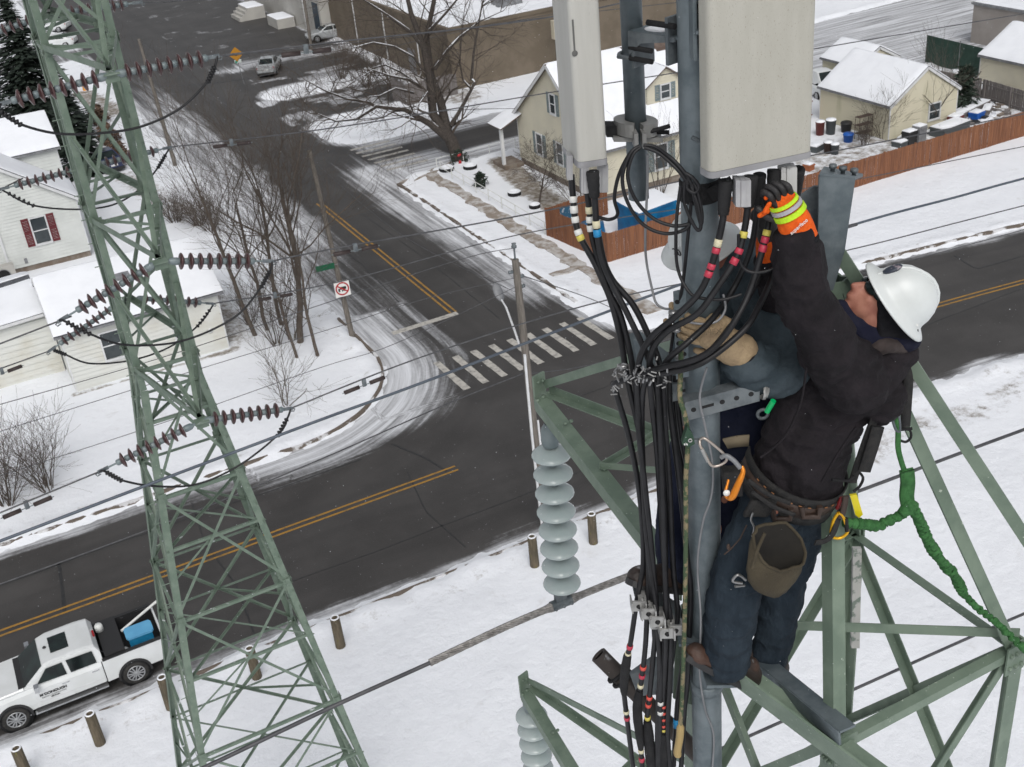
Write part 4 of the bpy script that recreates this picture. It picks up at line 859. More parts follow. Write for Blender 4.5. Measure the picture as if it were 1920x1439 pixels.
def loft(mb, vf, st):                            # stations: x, list of (y, z) for one half from the bottom to the top
    rows = []
    for x, hp in st: rows.append([vf(x, y, z) for y, z in hp] + [vf(x, -y, z) for y, z in hp[::-1]])
    n = len(rows[0]); vs = [p for r in rows for p in r]
    fs = [(i * n + j, i * n + j + 1, (i + 1) * n + j + 1, (i + 1) * n + j) for i in range(len(rows) - 1) for j in range(n - 1)]
    fs += [tuple(range(n))[::-1], tuple(range((len(rows) - 1) * n, len(rows) * n))]
    mb.add(vs, fs, 0, False); return mb
def wheel(root, vf, x, y, r, w, spokes=6):
    s = 1 if y > 0 else -1; c = vf(x, y, r); ax = vf.Y * s
    mb = MB(); mb.lathe(c - ax * w, ax, [(0, 0), (r * .8, 0), (r * .97, .02), (r, .05), (r, w - .05), (r * .97, w - .015), (r * .72, w), (r * .68, w - .03), (r * .66, w - .07)], 26, up=vf.X); wh = part(root, 'wheel', mb, M['tyre'])
    mb = MB(); mb.lathe(c, ax, [(r * .68, -.035), (r * .68, -.005), (r * .6, -.012), (r * .58, -.07)], 26, up=vf.X); mb.lathe(c, ax, [(r * .2, -.07), (r * .19, -.01), (r * .1, 0), (0, 0)], 12, up=vf.X)
    for k in range(spokes):
        g = 2 * math.pi * k / spokes; d = vf.X * math.cos(g) + np.array([0, 0, math.sin(g)]); e = np.cross(ax, d)
        for o_ in (-.045, .045): mb.bar(c + d * r * .16 + e * o_ * .4 - ax * .015, c + d * r * .62 + e * o_ * 1.3 - ax * .012, .04, .03, ax)
    part(wh, 'rim', mb, M['rim'])
    mb = MB(); mb.lathe(c - ax * .075, ax, [(0, 0), (r * .6, 0)], 20, up=vf.X); part(wh, 'brake_disc', mb, M['plas']); return wh
def panel(root, name, vf, pts, m, th=.012, ins=None, parent=None):   # a pane or door skin on the side of the body
    P_ = [vf(*p) for p in pts]; nn = nrm(np.cross(P_[1] - P_[0], P_[2] - P_[0])); cen = sum(P_) / len(P_)
    out = cen - vf(cen @ vf.X - vf.o @ vf.X, 0, 0.9); nn = nn if np.dot(nn, out) > 0 else -nn
    mb = MB(); mb.prism([p - nn * .004 for p in P_], nn * th); return part(parent or root, name, mb, m)
# --- the white crew cab pickup
vf = VF(-1.55, 31.82, math.pi); t = thing('pickup_truck', 'white crew cab pickup with black lettering on its door parked on the near kerb', 'pickup truck', (-1.55, 31.82, 0))
HW = .98
lo = lambda b_, top, hw=HW: [(hw - .14, b_), (hw - .02, b_ + .1), (hw, b_ + .3), (hw, top - .12), (hw - .06, top)]
body = MB()
loft(body, vf, [(2.95, lo(.62, .98, .80)), (2.9, lo(.48, 1.1, .9)), (2.7, lo(.42, 1.19, .96)), (2.3, lo(.42, 1.23)), (1.2, lo(.42, 1.28)), (.9, lo(.42, 1.29)), (-.95, lo(.42, 1.28))])
part(t, 'body', body, M['wp'])
hood = MB(); loft(hood, vf, [(2.75, [(.78, 1.185), (.74, 1.2)]), (2.3, [(.84, 1.22), (.80, 1.262)]), (1.35, [(.86, 1.27), (.82, 1.315)])]); part(t, 'bonnet', hood, M['wp'])
cab = MB(); loft(cab, vf, [(1.32, [(.86, 1.27), (.855, 1.29), (.84, 1.3)]), (.62, [(.89, 1.27), (.80, 1.76), (.70, 1.82)]), (.35, [(.90, 1.27), (.79, 1.84), (.70, 1.875)]), (-.55, [(.90, 1.27), (.78, 1.86), (.68, 1.895)]), (-.9, [(.90, 1.27), (.78, 1.82), (.68, 1.855)]), (-1.02, [(.90, 1.27), (.82, 1.6), (.74, 1.64)])]); part(t, 'cab', cab, M['wp'])
y1_, y0_ = HW, HW - .1
for s in (1, -1):
    bed = MB(); bed.add([vf(-.98, s * y0_, .5), vf(-.98, s * y1_, .5), vf(-.98, s * y1_, 1.3), vf(-.98, s * y0_, 1.3), vf(-2.88, s * y0_, .55), vf(-2.88, s * y1_, .55), vf(-2.88, s * y1_, 1.33), vf(-2.88, s * y0_, 1.33)], [(0, 1, 2, 3), (4, 7, 6, 5), (0, 4, 5, 1), (1, 5, 6, 2), (2, 6, 7, 3), (3, 7, 4, 0)]); part(t, 'bed_side', bed, M['wp']); bed = MB(); bed.box(vf(-1.93, s * (y0_ - .012), .95), vf.X * .93, vf.Y * .008, (0, 0, .37)); part(t, 'bed_liner', bed, M['plas'])
mb = MB(); mb.box(vf(-1.9, 0, .72), vf.X * .95, vf.Y * .87, (0, 0, .05)); mb.box(vf(-1.0, 0, 1.0), vf.X * .03, vf.Y * .87, (0, 0, .28)); part(t, 'bed_floor', mb, M['plas'])
for s in (1, -1): mb = MB(); mb.bar(vf(-1.0, s * .93, 1.335), vf(-2.88, s * .93, 1.355), .13, .04); part(t, 'bed_rail', mb, M['plas'])
mb = MB(); mb.box(vf(-2.9, 0, .98), vf.X * .03, vf.Y * .87, (0, 0, .35)); part(t, 'tailgate', mb, M['wp']); mb = MB(); mb.box(vf(-2.862, 0, .98), vf.X * .006, vf.Y * .86, (0, 0, .33)); part(t, 'tailgate_liner', mb, M['plas'])
for x_ in (-3.0, 2.93): mb = MB(); mb.box(vf(x_, 0, .6), vf.X * .09, vf.Y * .93, (0, 0, .09)); part(t, 'bumper', mb, M['chrome'])
ws = MB(); ws.add([vf(1.30, .80, 1.31), vf(1.30, -.80, 1.31), vf(.66, -.72, 1.785), vf(.66, .72, 1.785)], [(0, 1, 2, 3)]); wsn = [np.asarray(v) + nrm(np.array([vf.X[0] * .6, vf.X[1] * .6, .8])) * .012 for v in ws.v]; ws2 = MB(); ws2.prism(wsn, nrm(np.array([vf.X[0] * .6, vf.X[1] * .6, .8])) * .008); part(t, 'windscreen', ws2, M['cg'])
mb = MB(); mb.box(vf(1.36, 0, 1.318), vf.X * .12, vf.Y * .78, (0, 0, .012)); part(t, 'cowl', mb, M['plas'])
mb = MB(); mb.box(vf(.05, 0, 1.897), vf.X * .27, vf.Y * .40, (0, 0, .006)); part(t, 'sunroof', mb, M['cg'])
mb = MB(); mb.lathe(vf(.46, .0, 1.885), (0, 0, 1), [(.06, 0), (.03, .04), (0, .05)], 8); part(t, 'roof_aerial', mb, M['plas'])
for s in (1, -1):
    g = lambda x, z: (x, s * (.90 - (z - 1.27) * .165 + .012), z)
    panel(t, 'front_window', vf, [g(.95, 1.33), g(.06, 1.31), g(.10, 1.74), g(.58, 1.73)], M['cg'])
    panel(t, 'rear_window', vf, [g(-.06, 1.31), g(-.84, 1.31), g(-.80, 1.74), g(-.02, 1.755)], M['cg'])
    d_ = panel(t, 'front_door', vf, [(1.10, s * (HW + .004), .56), (.02, s * (HW + .004), .54), (.02, s * (HW + .004), 1.16), (.95, s * (HW + .004), 1.16), (1.10, s * (HW + .004), .95)], M['wp'], .008)
    panel(t, 'door_handle', vf, [(.28, s * (HW + .012), 1.07), (.06, s * (HW + .012), 1.07), (.06, s * (HW + .012), 1.105), (.28, s * (HW + .012), 1.105)], M['chrome'], .02, parent=d_)
    panel(t, 'door_moulding', vf, [(1.02, s * (HW + .012), .70), (.06, s * (HW + .012), .69), (.06, s * (HW + .012), .73), (1.02, s * (HW + .012), .74)], M['trim'], .008, parent=d_)
    d2 = panel(t, 'rear_door', vf, [(-.01, s * (HW + .004), .54), (-.92, s * (HW + .004), .54), (-.92, s * (HW + .004), 1.16), (-.01, s * (HW + .004), 1.16)], M['wp'], .008)
    panel(t, 'door_handle', vf, [(-.62, s * (HW + .012), 1.07), (-.84, s * (HW + .012), 1.07), (-.84, s * (HW + .012), 1.105), (-.62, s * (HW + .012), 1.105)], M['chrome'], .02, parent=d2)
    panel(t, 'door_moulding', vf, [(-.05, s * (HW + .012), .69), (-.88, s * (HW + .012), .69), (-.88, s * (HW + .012), .73), (-.05, s * (HW + .012), .73)], M['trim'], .008, parent=d2)
    mb = MB(); mb.bar(vf(1.25, s * 1.02, .42), vf(-.95, s * 1.02, .42), .14, .05); part(t, 'side_step', mb, M['chrome'])
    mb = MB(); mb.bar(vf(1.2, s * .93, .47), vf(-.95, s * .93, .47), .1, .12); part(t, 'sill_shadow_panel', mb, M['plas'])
    for x_ in (1.82, -1.82):
        a_ = MB(); arc = [(x_ + .53 * math.cos(k), .42 + .56 * math.sin(k)) for k in np.linspace(-.12, math.pi + .12, 15)]; inn = [(x_ + .46 * math.cos(k), .42 + .49 * math.sin(k)) for k in np.linspace(-.12, math.pi + .12, 15)]
        for i in range(14): a_.prism([vf(arc[i][0], s * (HW - .01), arc[i][1]), vf(arc[i + 1][0], s * (HW - .01), arc[i + 1][1]), vf(inn[i + 1][0], s * (HW - .01), inn[i + 1][1]), vf(inn[i][0], s * (HW - .01), inn[i][1])], vf.Y * s * .035)
        part(t, 'wheel_arch', a_, M['plas'])
        a_ = MB(); a_.lathe(vf(x_, s * (HW + .003), .42), vf.Y * s, [(0, 0), (.50, 0), (.50, -.02)], 24, up=vf.X); part(t, 'wheel_well', a_, M['blackm'])
        wheel(t, vf, x_, s * (HW + .02), .415, .27)
    m_ = MB(); m_.box(vf(.98, s * 1.12, 1.36), vf.X * .07, vf.Y * .11, (0, 0, .09)); m_.bar(vf(.95, s * .92, 1.31), vf(.97, s * 1.05, 1.32), .05, .05); part(t, 'wing_mirror', m_, M['chrome'])
    tl_ = MB(); tl_.box(vf(-2.87, s * .93, 1.05), vf.X * .05, vf.Y * .065, (0, 0, .2)); part(t, 'tail_lamp', tl_, M['tl'])
    h_ = MB(); h_.box(vf(2.86, s * .70, 1.0), vf.X * .06, vf.Y * .18, (0, 0, .09)); part(t, 'headlight', h_, M['hl'])
mb = MB(); mb.box(vf(-.99, 0, 1.74), vf.X * .03, vf.Y * .14, (0, 0, .03)); part(t, 'brake_lamp', mb, M['tl'])
mb = MB(); mb.box(vf(2.95, 0, .95), vf.X * .03, vf.Y * .5, (0, 0, .15)); part(t, 'grille', mb, M['plas'])
def letters(root, txt, size, org, U, W, m, name='lettering', nrm_=None, bold=0.0):
    cu = bpy.data.curves.new(name, 'FONT'); cu.body = txt; cu.size = size; cu.align_x = 'CENTER'; cu.extrude = .0015; cu.offset = bold
    ob = bpy.data.objects.new(name, cu); COL.objects.link(ob); dg = bpy.context.evaluated_depsgraph_get(); me = bpy.data.meshes.new_from_object(ob.evaluated_get(dg)); bpy.data.objects.remove(ob)
    U, W = nrm(U), nrm(W); N_ = nrm(np.cross(U, W)); o0 = ORG[root.name]
    for v in me.vertices: c = np.asarray(org) + U * v.co.x + W * v.co.y + N_ * v.co.z - o0; v.co = tuple(c)
    me.materials.clear(); me.materials.append(m); return link(name, me, root)
M['ink'] = mat('black_lettering', (.012, .012, .013), .5)
yl = HW + .021
letters(t, "M DONOUGH", .125, vf(.58, yl, .92), -vf.X, (0, 0, 1), M['ink'], bold=.006)
letters(t, "c", .075, vf(.855, yl, .965), -vf.X, (0, 0, 1), M['ink'])
letters(t, "ELECTRIC CONSTRUCTION", .058, vf(.58, yl, .835), -vf.X, (0, 0, 1), M['ink'])
letters(t, "SERVICES", .062, vf(.56, yl, .765), -vf.X, (0, 0, 1), M['ink'], bold=.002)
x = thing('tool_box', 'black crossover tool box behind the cab in the pickup bed', 'tool box', vf(-1.35, 0, .78)); mb = MB(); mb.box(vf(-1.42, 0, 1.12), vf.X * .30, vf.Y * .86, (0, 0, .27)); part(x, 'body', mb, M['plas'])
mb = MB(); mb.box(vf(-1.42, 0, 1.42), vf.X * .31, vf.Y * .9, (0, 0, .03)); part(x, 'lid', mb, M['plas'])
mb = MB(); mb.lathe(vf(-1.2, -.42, 1.45), (0, 0, 1), [(.0, 0), (.13, 0), (.13, .18), (.1, .24), (0, .25)], 12); solo('white_bucket', 'small white tub standing behind the pickup cab', 'tub', mb, M['white'])
M['teal_b'] = mat('blue_tote_plastic', (.01, .17, .33), .45, 0, (.02, .21, .40), 3); M['teal_l'] = mat('pale_blue_lid', (.10, .33, .55), .5, 0, (.12, .38, .6), 2)
x = thing('blue_tote', 'blue storage tote with lighter lid in the pickup bed', 'tote', vf(-2.3, .2, .78)); mb = MB(); mb.prism([vf(-1.92, -.02, .78), vf(-2.66, -.02, .78), vf(-2.66, .50, .78), vf(-1.92, .50, .78)], (0, 0, .6)); part(x, 'tub', mb, M['teal_b'])
mb = MB(); mb.prism([vf(-1.86 - dx, y, 1.38) for dx, y in ((0, .04), (.06, -.06), (.80, -.06), (.86, .04), (.86, .46), (.8, .55), (.06, .55), (0, .46))], (0, 0, .07)); part(x, 'lid', mb, M['teal_l'])
mb = MB(); mb.tube([vf(-1.8, -.15, 1.32), vf(-3.15, -.62, 1.62)], .045, 8); solo('white_pipe', 'white plastic pipe lying across the pickup bed beyond the tote', 'pipe', mb, M['white'])
for i, (dx, dy, lb) in enumerate(((-1.75, .42, 'crumpled white sack beside the tote near the cab'), (-1.85, .68, 'crumpled white sack against the pickup bed side'))):
    mb = MB(); mb.ell(vf(dx, dy, .95), vf.X * .11, vf.Y * .1, (0, 0, .16), 8, 6); solo('white_sack', lb, 'sack', mb, M['white'])
# --- saloon cars
def car(label, x, y, yaw, m, nm='car', van=False):
    vf = VF(x, y, yaw); t = thing(nm, label, 'car', (x, y, 0)); W = .9; H = 1.46 if not van else 1.9
    l2 = lambda b_, top, hw: [(hw - .1, b_), (hw, b_ + .18), (hw, top - .1), (hw - .1, top)]
    b_ = MB(); loft(b_, vf, [(2.38, l2(.4, .62, .62)), (2.25, l2(.28, .76, .8)), (1.7, l2(.25, .90, .89)), (.9, l2(.25, .97, .91)), (-1.5, l2(.25, 1.0, .91)), (-2.1, l2(.28, 1.02, .87)), (-2.35, l2(.42, .92, .74))]); part(t, 'body', b_, m)
    c_ = MB(); loft(c_, vf, [(1.05, [(.78, .95), (.74, .97)]), (.25, [(.80, .96), (.62, H - .06)]), (-.1, [(.80, .96), (.60, H)]), (-.9, [(.80, .97), (.60, H - .02)]), (-1.75, [(.78, .98), (.72, 1.02)])]); part(t, 'roof', c_, m)
    up = lambda a, b2: nrm(np.array([vf.X[0] * a, vf.X[1] * a, b2]))
    for nm_, q in (('windscreen', [vf(.98, .68, 1.0), vf(.98, -.68, 1.0), vf(.28, -.58, H - .1), vf(.28, .58, H - .1)]), ('rear_window', [vf(-1.62, .62, 1.08), vf(-1.62, -.62, 1.08), vf(-1.0, -.54, H - .06), vf(-1.0, .54, H - .06)])):
        g_ = MB(); n_ = up(.5 if nm_[0] == 'w' else -.5, .85); g_.prism([p + n_ * .012 for p in q], n_ * .012); part(t, nm_, g_, M['cg'])
    for s in (1, -1):
        g = lambda x, z: (x, s * (.80 - (z - .96) * .40 + .012), z)
        panel(t, 'side_window', vf, [g(.78, 1.02), g(-.38, 1.02), g(-.34, H - .09), g(.2, H - .1)], M['cg']); panel(t, 'side_window', vf, [g(-.45, 1.02), g(-1.35, 1.03), g(-.95, H - .1), g(-.42, H - .09)], M['cg'])
        for x_ in (1.42, -1.38):
            a_ = MB(); a_.lathe(vf(x_, s * .905, .33), vf.Y * s, [(0, 0.004), (.39, .004), (.39, -.02)], 18, up=vf.X); part(t, 'wheel_well', a_, M['blackm']); wheel(t, vf, x_, s * .925, .325, .2, 5)
        l_ = MB(); l_.box(vf(-2.24, s * .6, .86), vf.X * .06, vf.Y * .2, (0, 0, .075)); part(t, 'tail_lamp', l_, M['tl'])
        l_ = MB(); l_.box(vf(2.24, s * .62, .66), vf.X * .07, vf.Y * .15, (0, 0, .06)); part(t, 'headlight', l_, M['hl'])
        l_ = MB(); l_.box(vf(.75, s * 1.0, 1.03), vf.X * .06, vf.Y * .09, (0, 0, .06)); part(t, 'wing_mirror', l_, m)
    l_ = MB(); l_.box(vf(-2.36, 0, .68), vf.X * .02, vf.Y * .26, (0, 0, .07)); part(t, 'number_plate', l_, M['trim'])
    for x_ in (-2.3, 2.3): l_ = MB(); l_.box(vf(x_, 0, .38), vf.X * .07, vf.Y * .72, (0, 0, .1)); part(t, 'bumper', l_, M['plas'])
    return t
q = G(505, 143); car('silver saloon turning into the parking lot with red tail lamps', q[0] + .6, q[1] + 1.6, R_(65), M['sp'])
q = G(600, 78); car('silver hatchback parked nose out beside the tan building', q[0] + 1.2, q[1] + .4, R_(172), M['sp'])
q = G(95, 60); car('white van parked far up the lane by the upper left corner', q[0], q[1], R_(150), M['wp'], 'van', True)
q = G(105, 90); car('white snow covered car parked below the van in the upper left', q[0], q[1], R_(155), M['wp'])
q = G(215, 318); car('dark blue car with snowy roof behind the brown hedge', q[0] - .5, q[1] + 1, R_(100), mat('navy_car_paint', (.012, .02, .07), .3, coat=.4))
q = G(1512, 190); car('white van seen beyond the right antenna by the tool shed', 57.6, 65.6, R_(80), M['wp'], 'van', True)

# ================================================================ YARD CLUTTER BEHIND THE ORANGE FENCE
def bin_(label, px, py, col, r=.28, h=.85, snow=True, nm='rubbish_bin'):
    q = G(px, py); t = thing(nm, label, 'bin', q); mb = MB(); mb.lathe(q, (0, 0, 1), [(0, 0), (r * .82, 0), (r, h - .05), (r * 1.07, h - .05), (r * 1.07, h), (r * .9, h + .02)], 14); part(t, 'barrel', mb, col)
    mb = MB(); mb.lathe(q + [0, 0, h], (0, 0, 1), [(r * 1.05, .0), (r * .95, .07), (0, .12)], 14); part(t, 'snow_cap' if snow else 'lid', mb, M['snow'] if snow else col)
gb = mat('grey_bin_plastic', (.07, .08, .085), .6); bb = mat('brown_bin_plastic', (.05, .03, .025), .6); rb_ = mat('dull_red_plastic', (.13, .025, .02), .6); cb = mat('blue_bucket', (.01, .10, .42), .5)
bin_('tall grey rubbish bin with snowy lid against the shed wall', 1557, 254, gb, .34, 1.05); bin_('dull red drum half hidden by the right antenna', 1537, 256, rb_, .3, 1.0)
bin_('brown rubbish bin in the middle of the snowy yard', 1552, 290, bb, .28, .8); bin_('grey ribbed bin beside the brown one in the snowy yard', 1565, 292, gb, .27, .75); bin_('black rubbish bin against the algae streaked wall', 1586, 250, M['plas'], .36, .7, False); bin_('bright blue bucket in the snowy yard by the shed', 1590, 269, cb, .33, .62, False, 'blue_bucket')
def crate(nm, label, cat, px, py, sx, sy, sz, m, rot=0.0, z=0, snow=.08):
    q = G(px, py) + [0, 0, z]; t = thing(nm, label, cat, q); a = np.array([math.cos(rot), math.sin(rot), 0]); b_ = np.array([-a[1], a[0], 0]); mb = MB(); mb.box(q + [0, 0, sz / 2], a * sx / 2, b_ * sy / 2, (0, 0, sz / 2)); mb.box(q + [0, 0, sz * .86], a * (sx / 2 + .03), b_ * (sy / 2 + .03), (0, 0, .04)); part(t, 'body', mb, m)
    if snow: mb = MB(); mb.prism([q + [0, 0, sz] + a * sx / 2 * i + b_ * sy / 2 * j for i, j in ((-1, -1), (1, -1), (1, 1), (-1, 1))], (0, 0, snow * .6)); mb.ell(q + [0, 0, sz + snow * .5], a * sx * .42, b_ * sy * .42, (0, 0, snow * .8), 10, 6); part(t, 'snow_cap', mb, M['snow'])
jr = random.Random(21)
crate('folding_table', 'snowy flat table top beyond the garden shed', 'table', 1828, 172, 2.4, 1.1, .75, M['plankg'], .5); crate('folding_table', 'second snowy table top nearer the grey board fence', 'table', 1852, 180, 1.9, 1.1, .7, M['plankg'], .5)
crate('wood_pile', 'snow capped timber pile right of the shed gable', 'wood pile', 1815, 218, 4.2, .8, .6, M['plankg'], .25); crate('red_cooler', 'dark red cooler with a white strap in the yard clutter', 'cooler', 1790, 238, .9, .7, .75, rb_, .3); crate('blue_cooler', 'bright blue cooler near the orange fence on the right', 'cooler', 1830, 226, .9, .65, .6, cb, .2)
crate('old_trailer', 'low grey trailer along the orange fence', 'trailer', 1780, 252, 2.6, 1.1, .7, gb, .12); crate('grey_cabinet', 'grey metal cabinet by the fence under the bare shrub', 'cabinet', 1722, 268, .7, .6, 1.15, M['gutter'], .1); crate('black_grill', 'black grill with snow on its hood beside the grey cabinet', 'grill', 1705, 272, .9, .6, .95, M['plas'], .1)
crate('snowy_mattress', 'tilted snowy white board leaning near the tables', 'board', 1790, 160, .9, .4, 1.0, M['white'], .9); crate('wheelbarrow_tub', 'snow filled wheelbarrow tub by the orange fence', 'wheelbarrow', 1690, 276, 1.1, .7, .45, gb, .15); crate('garden_bench', 'snowy bench seat in front of the juniper', 'bench', 1850, 215, 1.5, .5, .5, M['plankg'], .6); crate('low_bin', 'low snow covered grey box beside the right antenna', 'box', 1530, 286, .9, .6, .5, gb, .3)
mb = MB(); q = G(1618, 262)
for dx in (-.55, .55):
    for dy in (-.2, .2): mb.tube([q + [dx, dy, 0], q + [dx, dy, 1.6]], .025, 4)
for z in (.5, 1.05, 1.58): mb.box(q + [0, 0, z], (.58, 0, 0), (0, .22, 0), (0, 0, .015))
solo('wire_rack', 'tall rusty metal shelf rack among brush by the shed corner', 'rack', mb, mat('rusty_metal', (.07, .045, .035), .8))
mb = MB()
for i in range(260):
    a = 1690 + jr.random() * 200; q = G(a, 262 - (a - 1690) * .28 + jr.uniform(-22, 14)); s = jr.uniform(.08, .32); e = nrm([jr.gauss(0, 1), jr.gauss(0, 1), .2]); f_ = nrm(np.cross(e, (0, 0, 1)))
    mb.box(q + [0, 0, s * .5], e * s, f_ * s * jr.uniform(.3, .8), np.cross(e, f_) * s * jr.uniform(.15, .6), jr.choice([0, 0, 1, 2, 3, 3]))
o = link('yard_debris', mb.mesh('yard_debris', [M['plankg'], M['plas'], M['found'], M['snow']])); o['kind'] = 'stuff'
mb = MB(); mb.tube([G(1815, 202), G(1815, 202) + [0, 0, 1.5]], .06, 6)
for dx in (-.9, .9): mb.tube([G(1815, 202) + [0, 0, 1.4], G(1815, 202) + [dx, 0, 2.3]], .05, 6)
solo('forked_post', 'forked yellowish wooden post standing by the snowy table', 'post', mb, M['wood'])
crate('basketball_backboard', 'black framed backboard beside the yellow garage wall', 'backboard', 1892, 168, .15, 1.0, .9, M['plas'], 0, 1.6, 0)
crate('clay_pot', 'orange clay pot with snow beside the fence left of the galvanised plate', 'pot', 1516, 322, .5, .5, .5, mat('terracotta', (.30, .10, .04), .7), .2)
# ================================================================ LATTICE TOWERS
def inst(name, me, parent, p, axis, m=None):     # a shared mesh built along +z, set at p and turned to axis
    o = bpy.data.objects.new(name, me); COL.objects.link(o); o.parent = parent
    o.location = tuple(np.asarray(p) - ORG[parent.name]); o.rotation_mode = 'QUATERNION'; o.rotation_quaternion = Vector(tuple(nrm(axis))).to_track_quat('Z', 'Y'); return o
def member(root, name, p, q, a, t=.008, d1=(0, 0, 1), d2=(0, 1, 0), m='green'):
    mb = MB(); mb.angle(p, q, a, t, d1, d2); return part(root, name, mb, M[m])
def bolts(mb, p, n, w, r=.012, k=2):
    for i in range(k): mb.lathe(np.asarray(p) + np.asarray(w) * (i - (k - 1) / 2), n, [(r, 0), (r, .012), (0, .013)], 6)
LV = [15.8, 18.62, 21.46]
def body_a(z): return .57 if z >= 15.4 else .57 + .123 * (15.4 - z)
def lattice(root, cx, cy, zt, lev, m, leg=.115, br=.06, zb=-.2):
    cor = lambda sx, sy, z: np.array([cx + sx * body_a(z), cy + sy * body_a(z), z])
    for sx in (-1, 1):
        for sy in (-1, 1):
            if zt > 15.4: member(root, 'leg', cor(sx, sy, 15.4), cor(sx, sy, zt), leg, .012, (-sx, 0, 0), (0, -sy, 0), m)
            member(root, 'leg', cor(sx, sy, zb), cor(sx, sy, 15.4), leg * 1.15, .014, (-sx, 0, 0), (0, -sy, 0), m)
    faces = [((-1, -1), (1, -1), (0, 1, 0)), ((1, -1), (1, 1), (-1, 0, 0)), ((1, 1), (-1, 1), (0, -1, 0)), ((-1, 1), (-1, -1), (1, 0, 0))]
    for z0, z1 in zip(lev[:-1], lev[1:]):
        zm = z0 + (z1 - z0) * body_a(z0) / (body_a(z0) + body_a(z1)); big = z0 < 15
        for A, B, n in faces:
            n = np.array(n, float); o1, o2 = n * .015, n * .03
            member(root, 'brace', cor(*A, z0) + o1, cor(*B, z1) + o1, br, .006, (0, 0, 1), n, m); member(root, 'brace', cor(*B, z0) + o2, cor(*A, z1) + o2, br, .006, (0, 0, 1), n, m)
            if big: member(root, 'horizontal', cor(*A, zm) + o1, cor(*B, zm) + o1, br * .95, .006, (0, 0, -1), n, m)
            member(root, 'horizontal', cor(*A, z1) + o1 * .5, cor(*B, z1) + o1 * .5, br, .006, (0, 0, -1), n, m)
        if big:
            member(root, 'plan_brace', cor(-1, -1, zm), cor(1, 1, zm), br * .8, .005, (0, 0, 1), (1, -1, 0), m); member(root, 'plan_brace', cor(-1, 1, zm - .06), cor(1, -1, zm - .06), br * .8, .005, (0, 0, 1), (1, 1, 0), m)
            for A, B, n in faces:                                # redundant struts to the legs
                c = (cor(*A, zm) + cor(*B, zm)) / 2; member(root, 'strut', c + np.array(n) * .05, cor(*A, (z0 + zm) / 2) + np.array(n) * .05, br * .7, .005, (0, 0, 1), n, m)
    if zt > 15.4:
        gp_ = MB(); bo = MB()
        for z in lev[1:-1]:
            for sx in (-1, 1):
                for sy in (-1, 1):
                    c = cor(sx, sy, z); gp_.box(c + [-sx * .085, -sy * .022 * -1, 0], (.075, 0, 0), (0, .004, 0), (0, 0, .085)); gp_.box(c + [sx * .022, -sy * .085, 0], (.004, 0, 0), (0, .075, 0), (0, 0, .085))
                    for i in (-1, 0, 1): bo.lathe(c + [-sx * .03, sy * .004, i * .06], (0, sy, 0), [(.013, 0), (.013, .016), (0, .017)], 6); bo.lathe(c + [-sx * (.09 + .03 * (i % 2)), sy * .026, i * .04], (0, sy, 0), [(.012, 0), (.012, .014), (0, .015)], 6)
        for nm_, b_ in (('gusset_plates', gp_), ('bolt_heads', bo)): o = part(root, nm_, b_, M[m]); o['kind'] = 'stuff'
    return cor
def arm(root, cor, sy, z, tip, m, ch=.10):
    tip = np.asarray(tip, float)
    for sx in (-1, 1):
        member(root, 'arm_chord', cor(sx, sy, z), tip + np.array([sx * .05, 0, 0]), ch, .009, (-sx, 0, 0), (0, 0, 1), m)
        member(root, 'arm_tie', cor(sx, sy, z + 1.42) + np.array([-sx * .03, 0, 0]), tip + np.array([sx * .03, -sy * .06, .06]), ch * .75, .007, (-sx, 0, 0), (0, 0, 1), m)
    a, b_ = cor(-1, sy, z), cor(1, sy, z)
    for f in (.45,): member(root, 'arm_lacing', a * (1 - f) + tip * f + [0, 0, .03], b_ * (1 - f) + tip * f + [0, 0, .03], .05, .006, (0, 1, 0), (0, 0, 1), m)
    member(root, 'arm_lacing', a + [0, 0, .04], b_ * .55 + tip * .45 + [0, 0, .04], .05, .006, (0, 1, 0), (0, 0, 1), m)
    mb = MB(); mb.box(tip + [0, sy * .07, -.02], (.11, 0, 0), (0, .10, 0), (0, 0, .008)); mb.box(tip + [0, sy * .10, -.08], (.10, 0, 0), (0, .008, 0), (0, 0, .06)); part(root, 'tip_plate', mb, M[m])
TX, TY = 2.30, 20.05
tw = thing('lattice_tower', 'green lattice pylon with maroon insulator strings left of the crossing', 'pylon', (TX, TY, 0))
cor = lattice(tw, TX, TY, 22.9, [0.2, 4.2, 7.6, 10.7, 13.3, 15.8, 18.62, 21.46, 22.9], 'green')
TIPN, TIPF = {}, {}
for k, z in enumerate(LV):
    TIPN[k] = np.array([TX, 17.12, z]); TIPF[k] = np.array([TX, 22.95, z]); arm(tw, cor, -1, z, TIPN[k], 'green'); arm(tw, cor, 1, z, TIPF[k], 'green')
apx = np.array([TX, TY, 25.6])
for sx in (-1, 1):
    for sy in (-1, 1): member(tw, 'peak_leg', cor(sx, sy, 22.9), apx + [sx * .06, sy * .06, 0], .10, .01, (-sx, 0, 0), (0, -sy, 0))
mb = MB()
for z in np.arange(4, 21, .42): mb.tube([cor(-1, -1, z) + [-.01, .03, 0], cor(-1, -1, z) + [-.16, .03, 0]], .009, 5)
for z in np.arange(4, 21, .42): mb.tube([cor(1, -1, z + .2) + [-.03, -.01, 0], cor(1, -1, z + .2) + [-.03, -.15, 0]], .009, 5)
o = part(tw, 'step_bolts', mb, M['green']); o['kind'] = 'stuff'

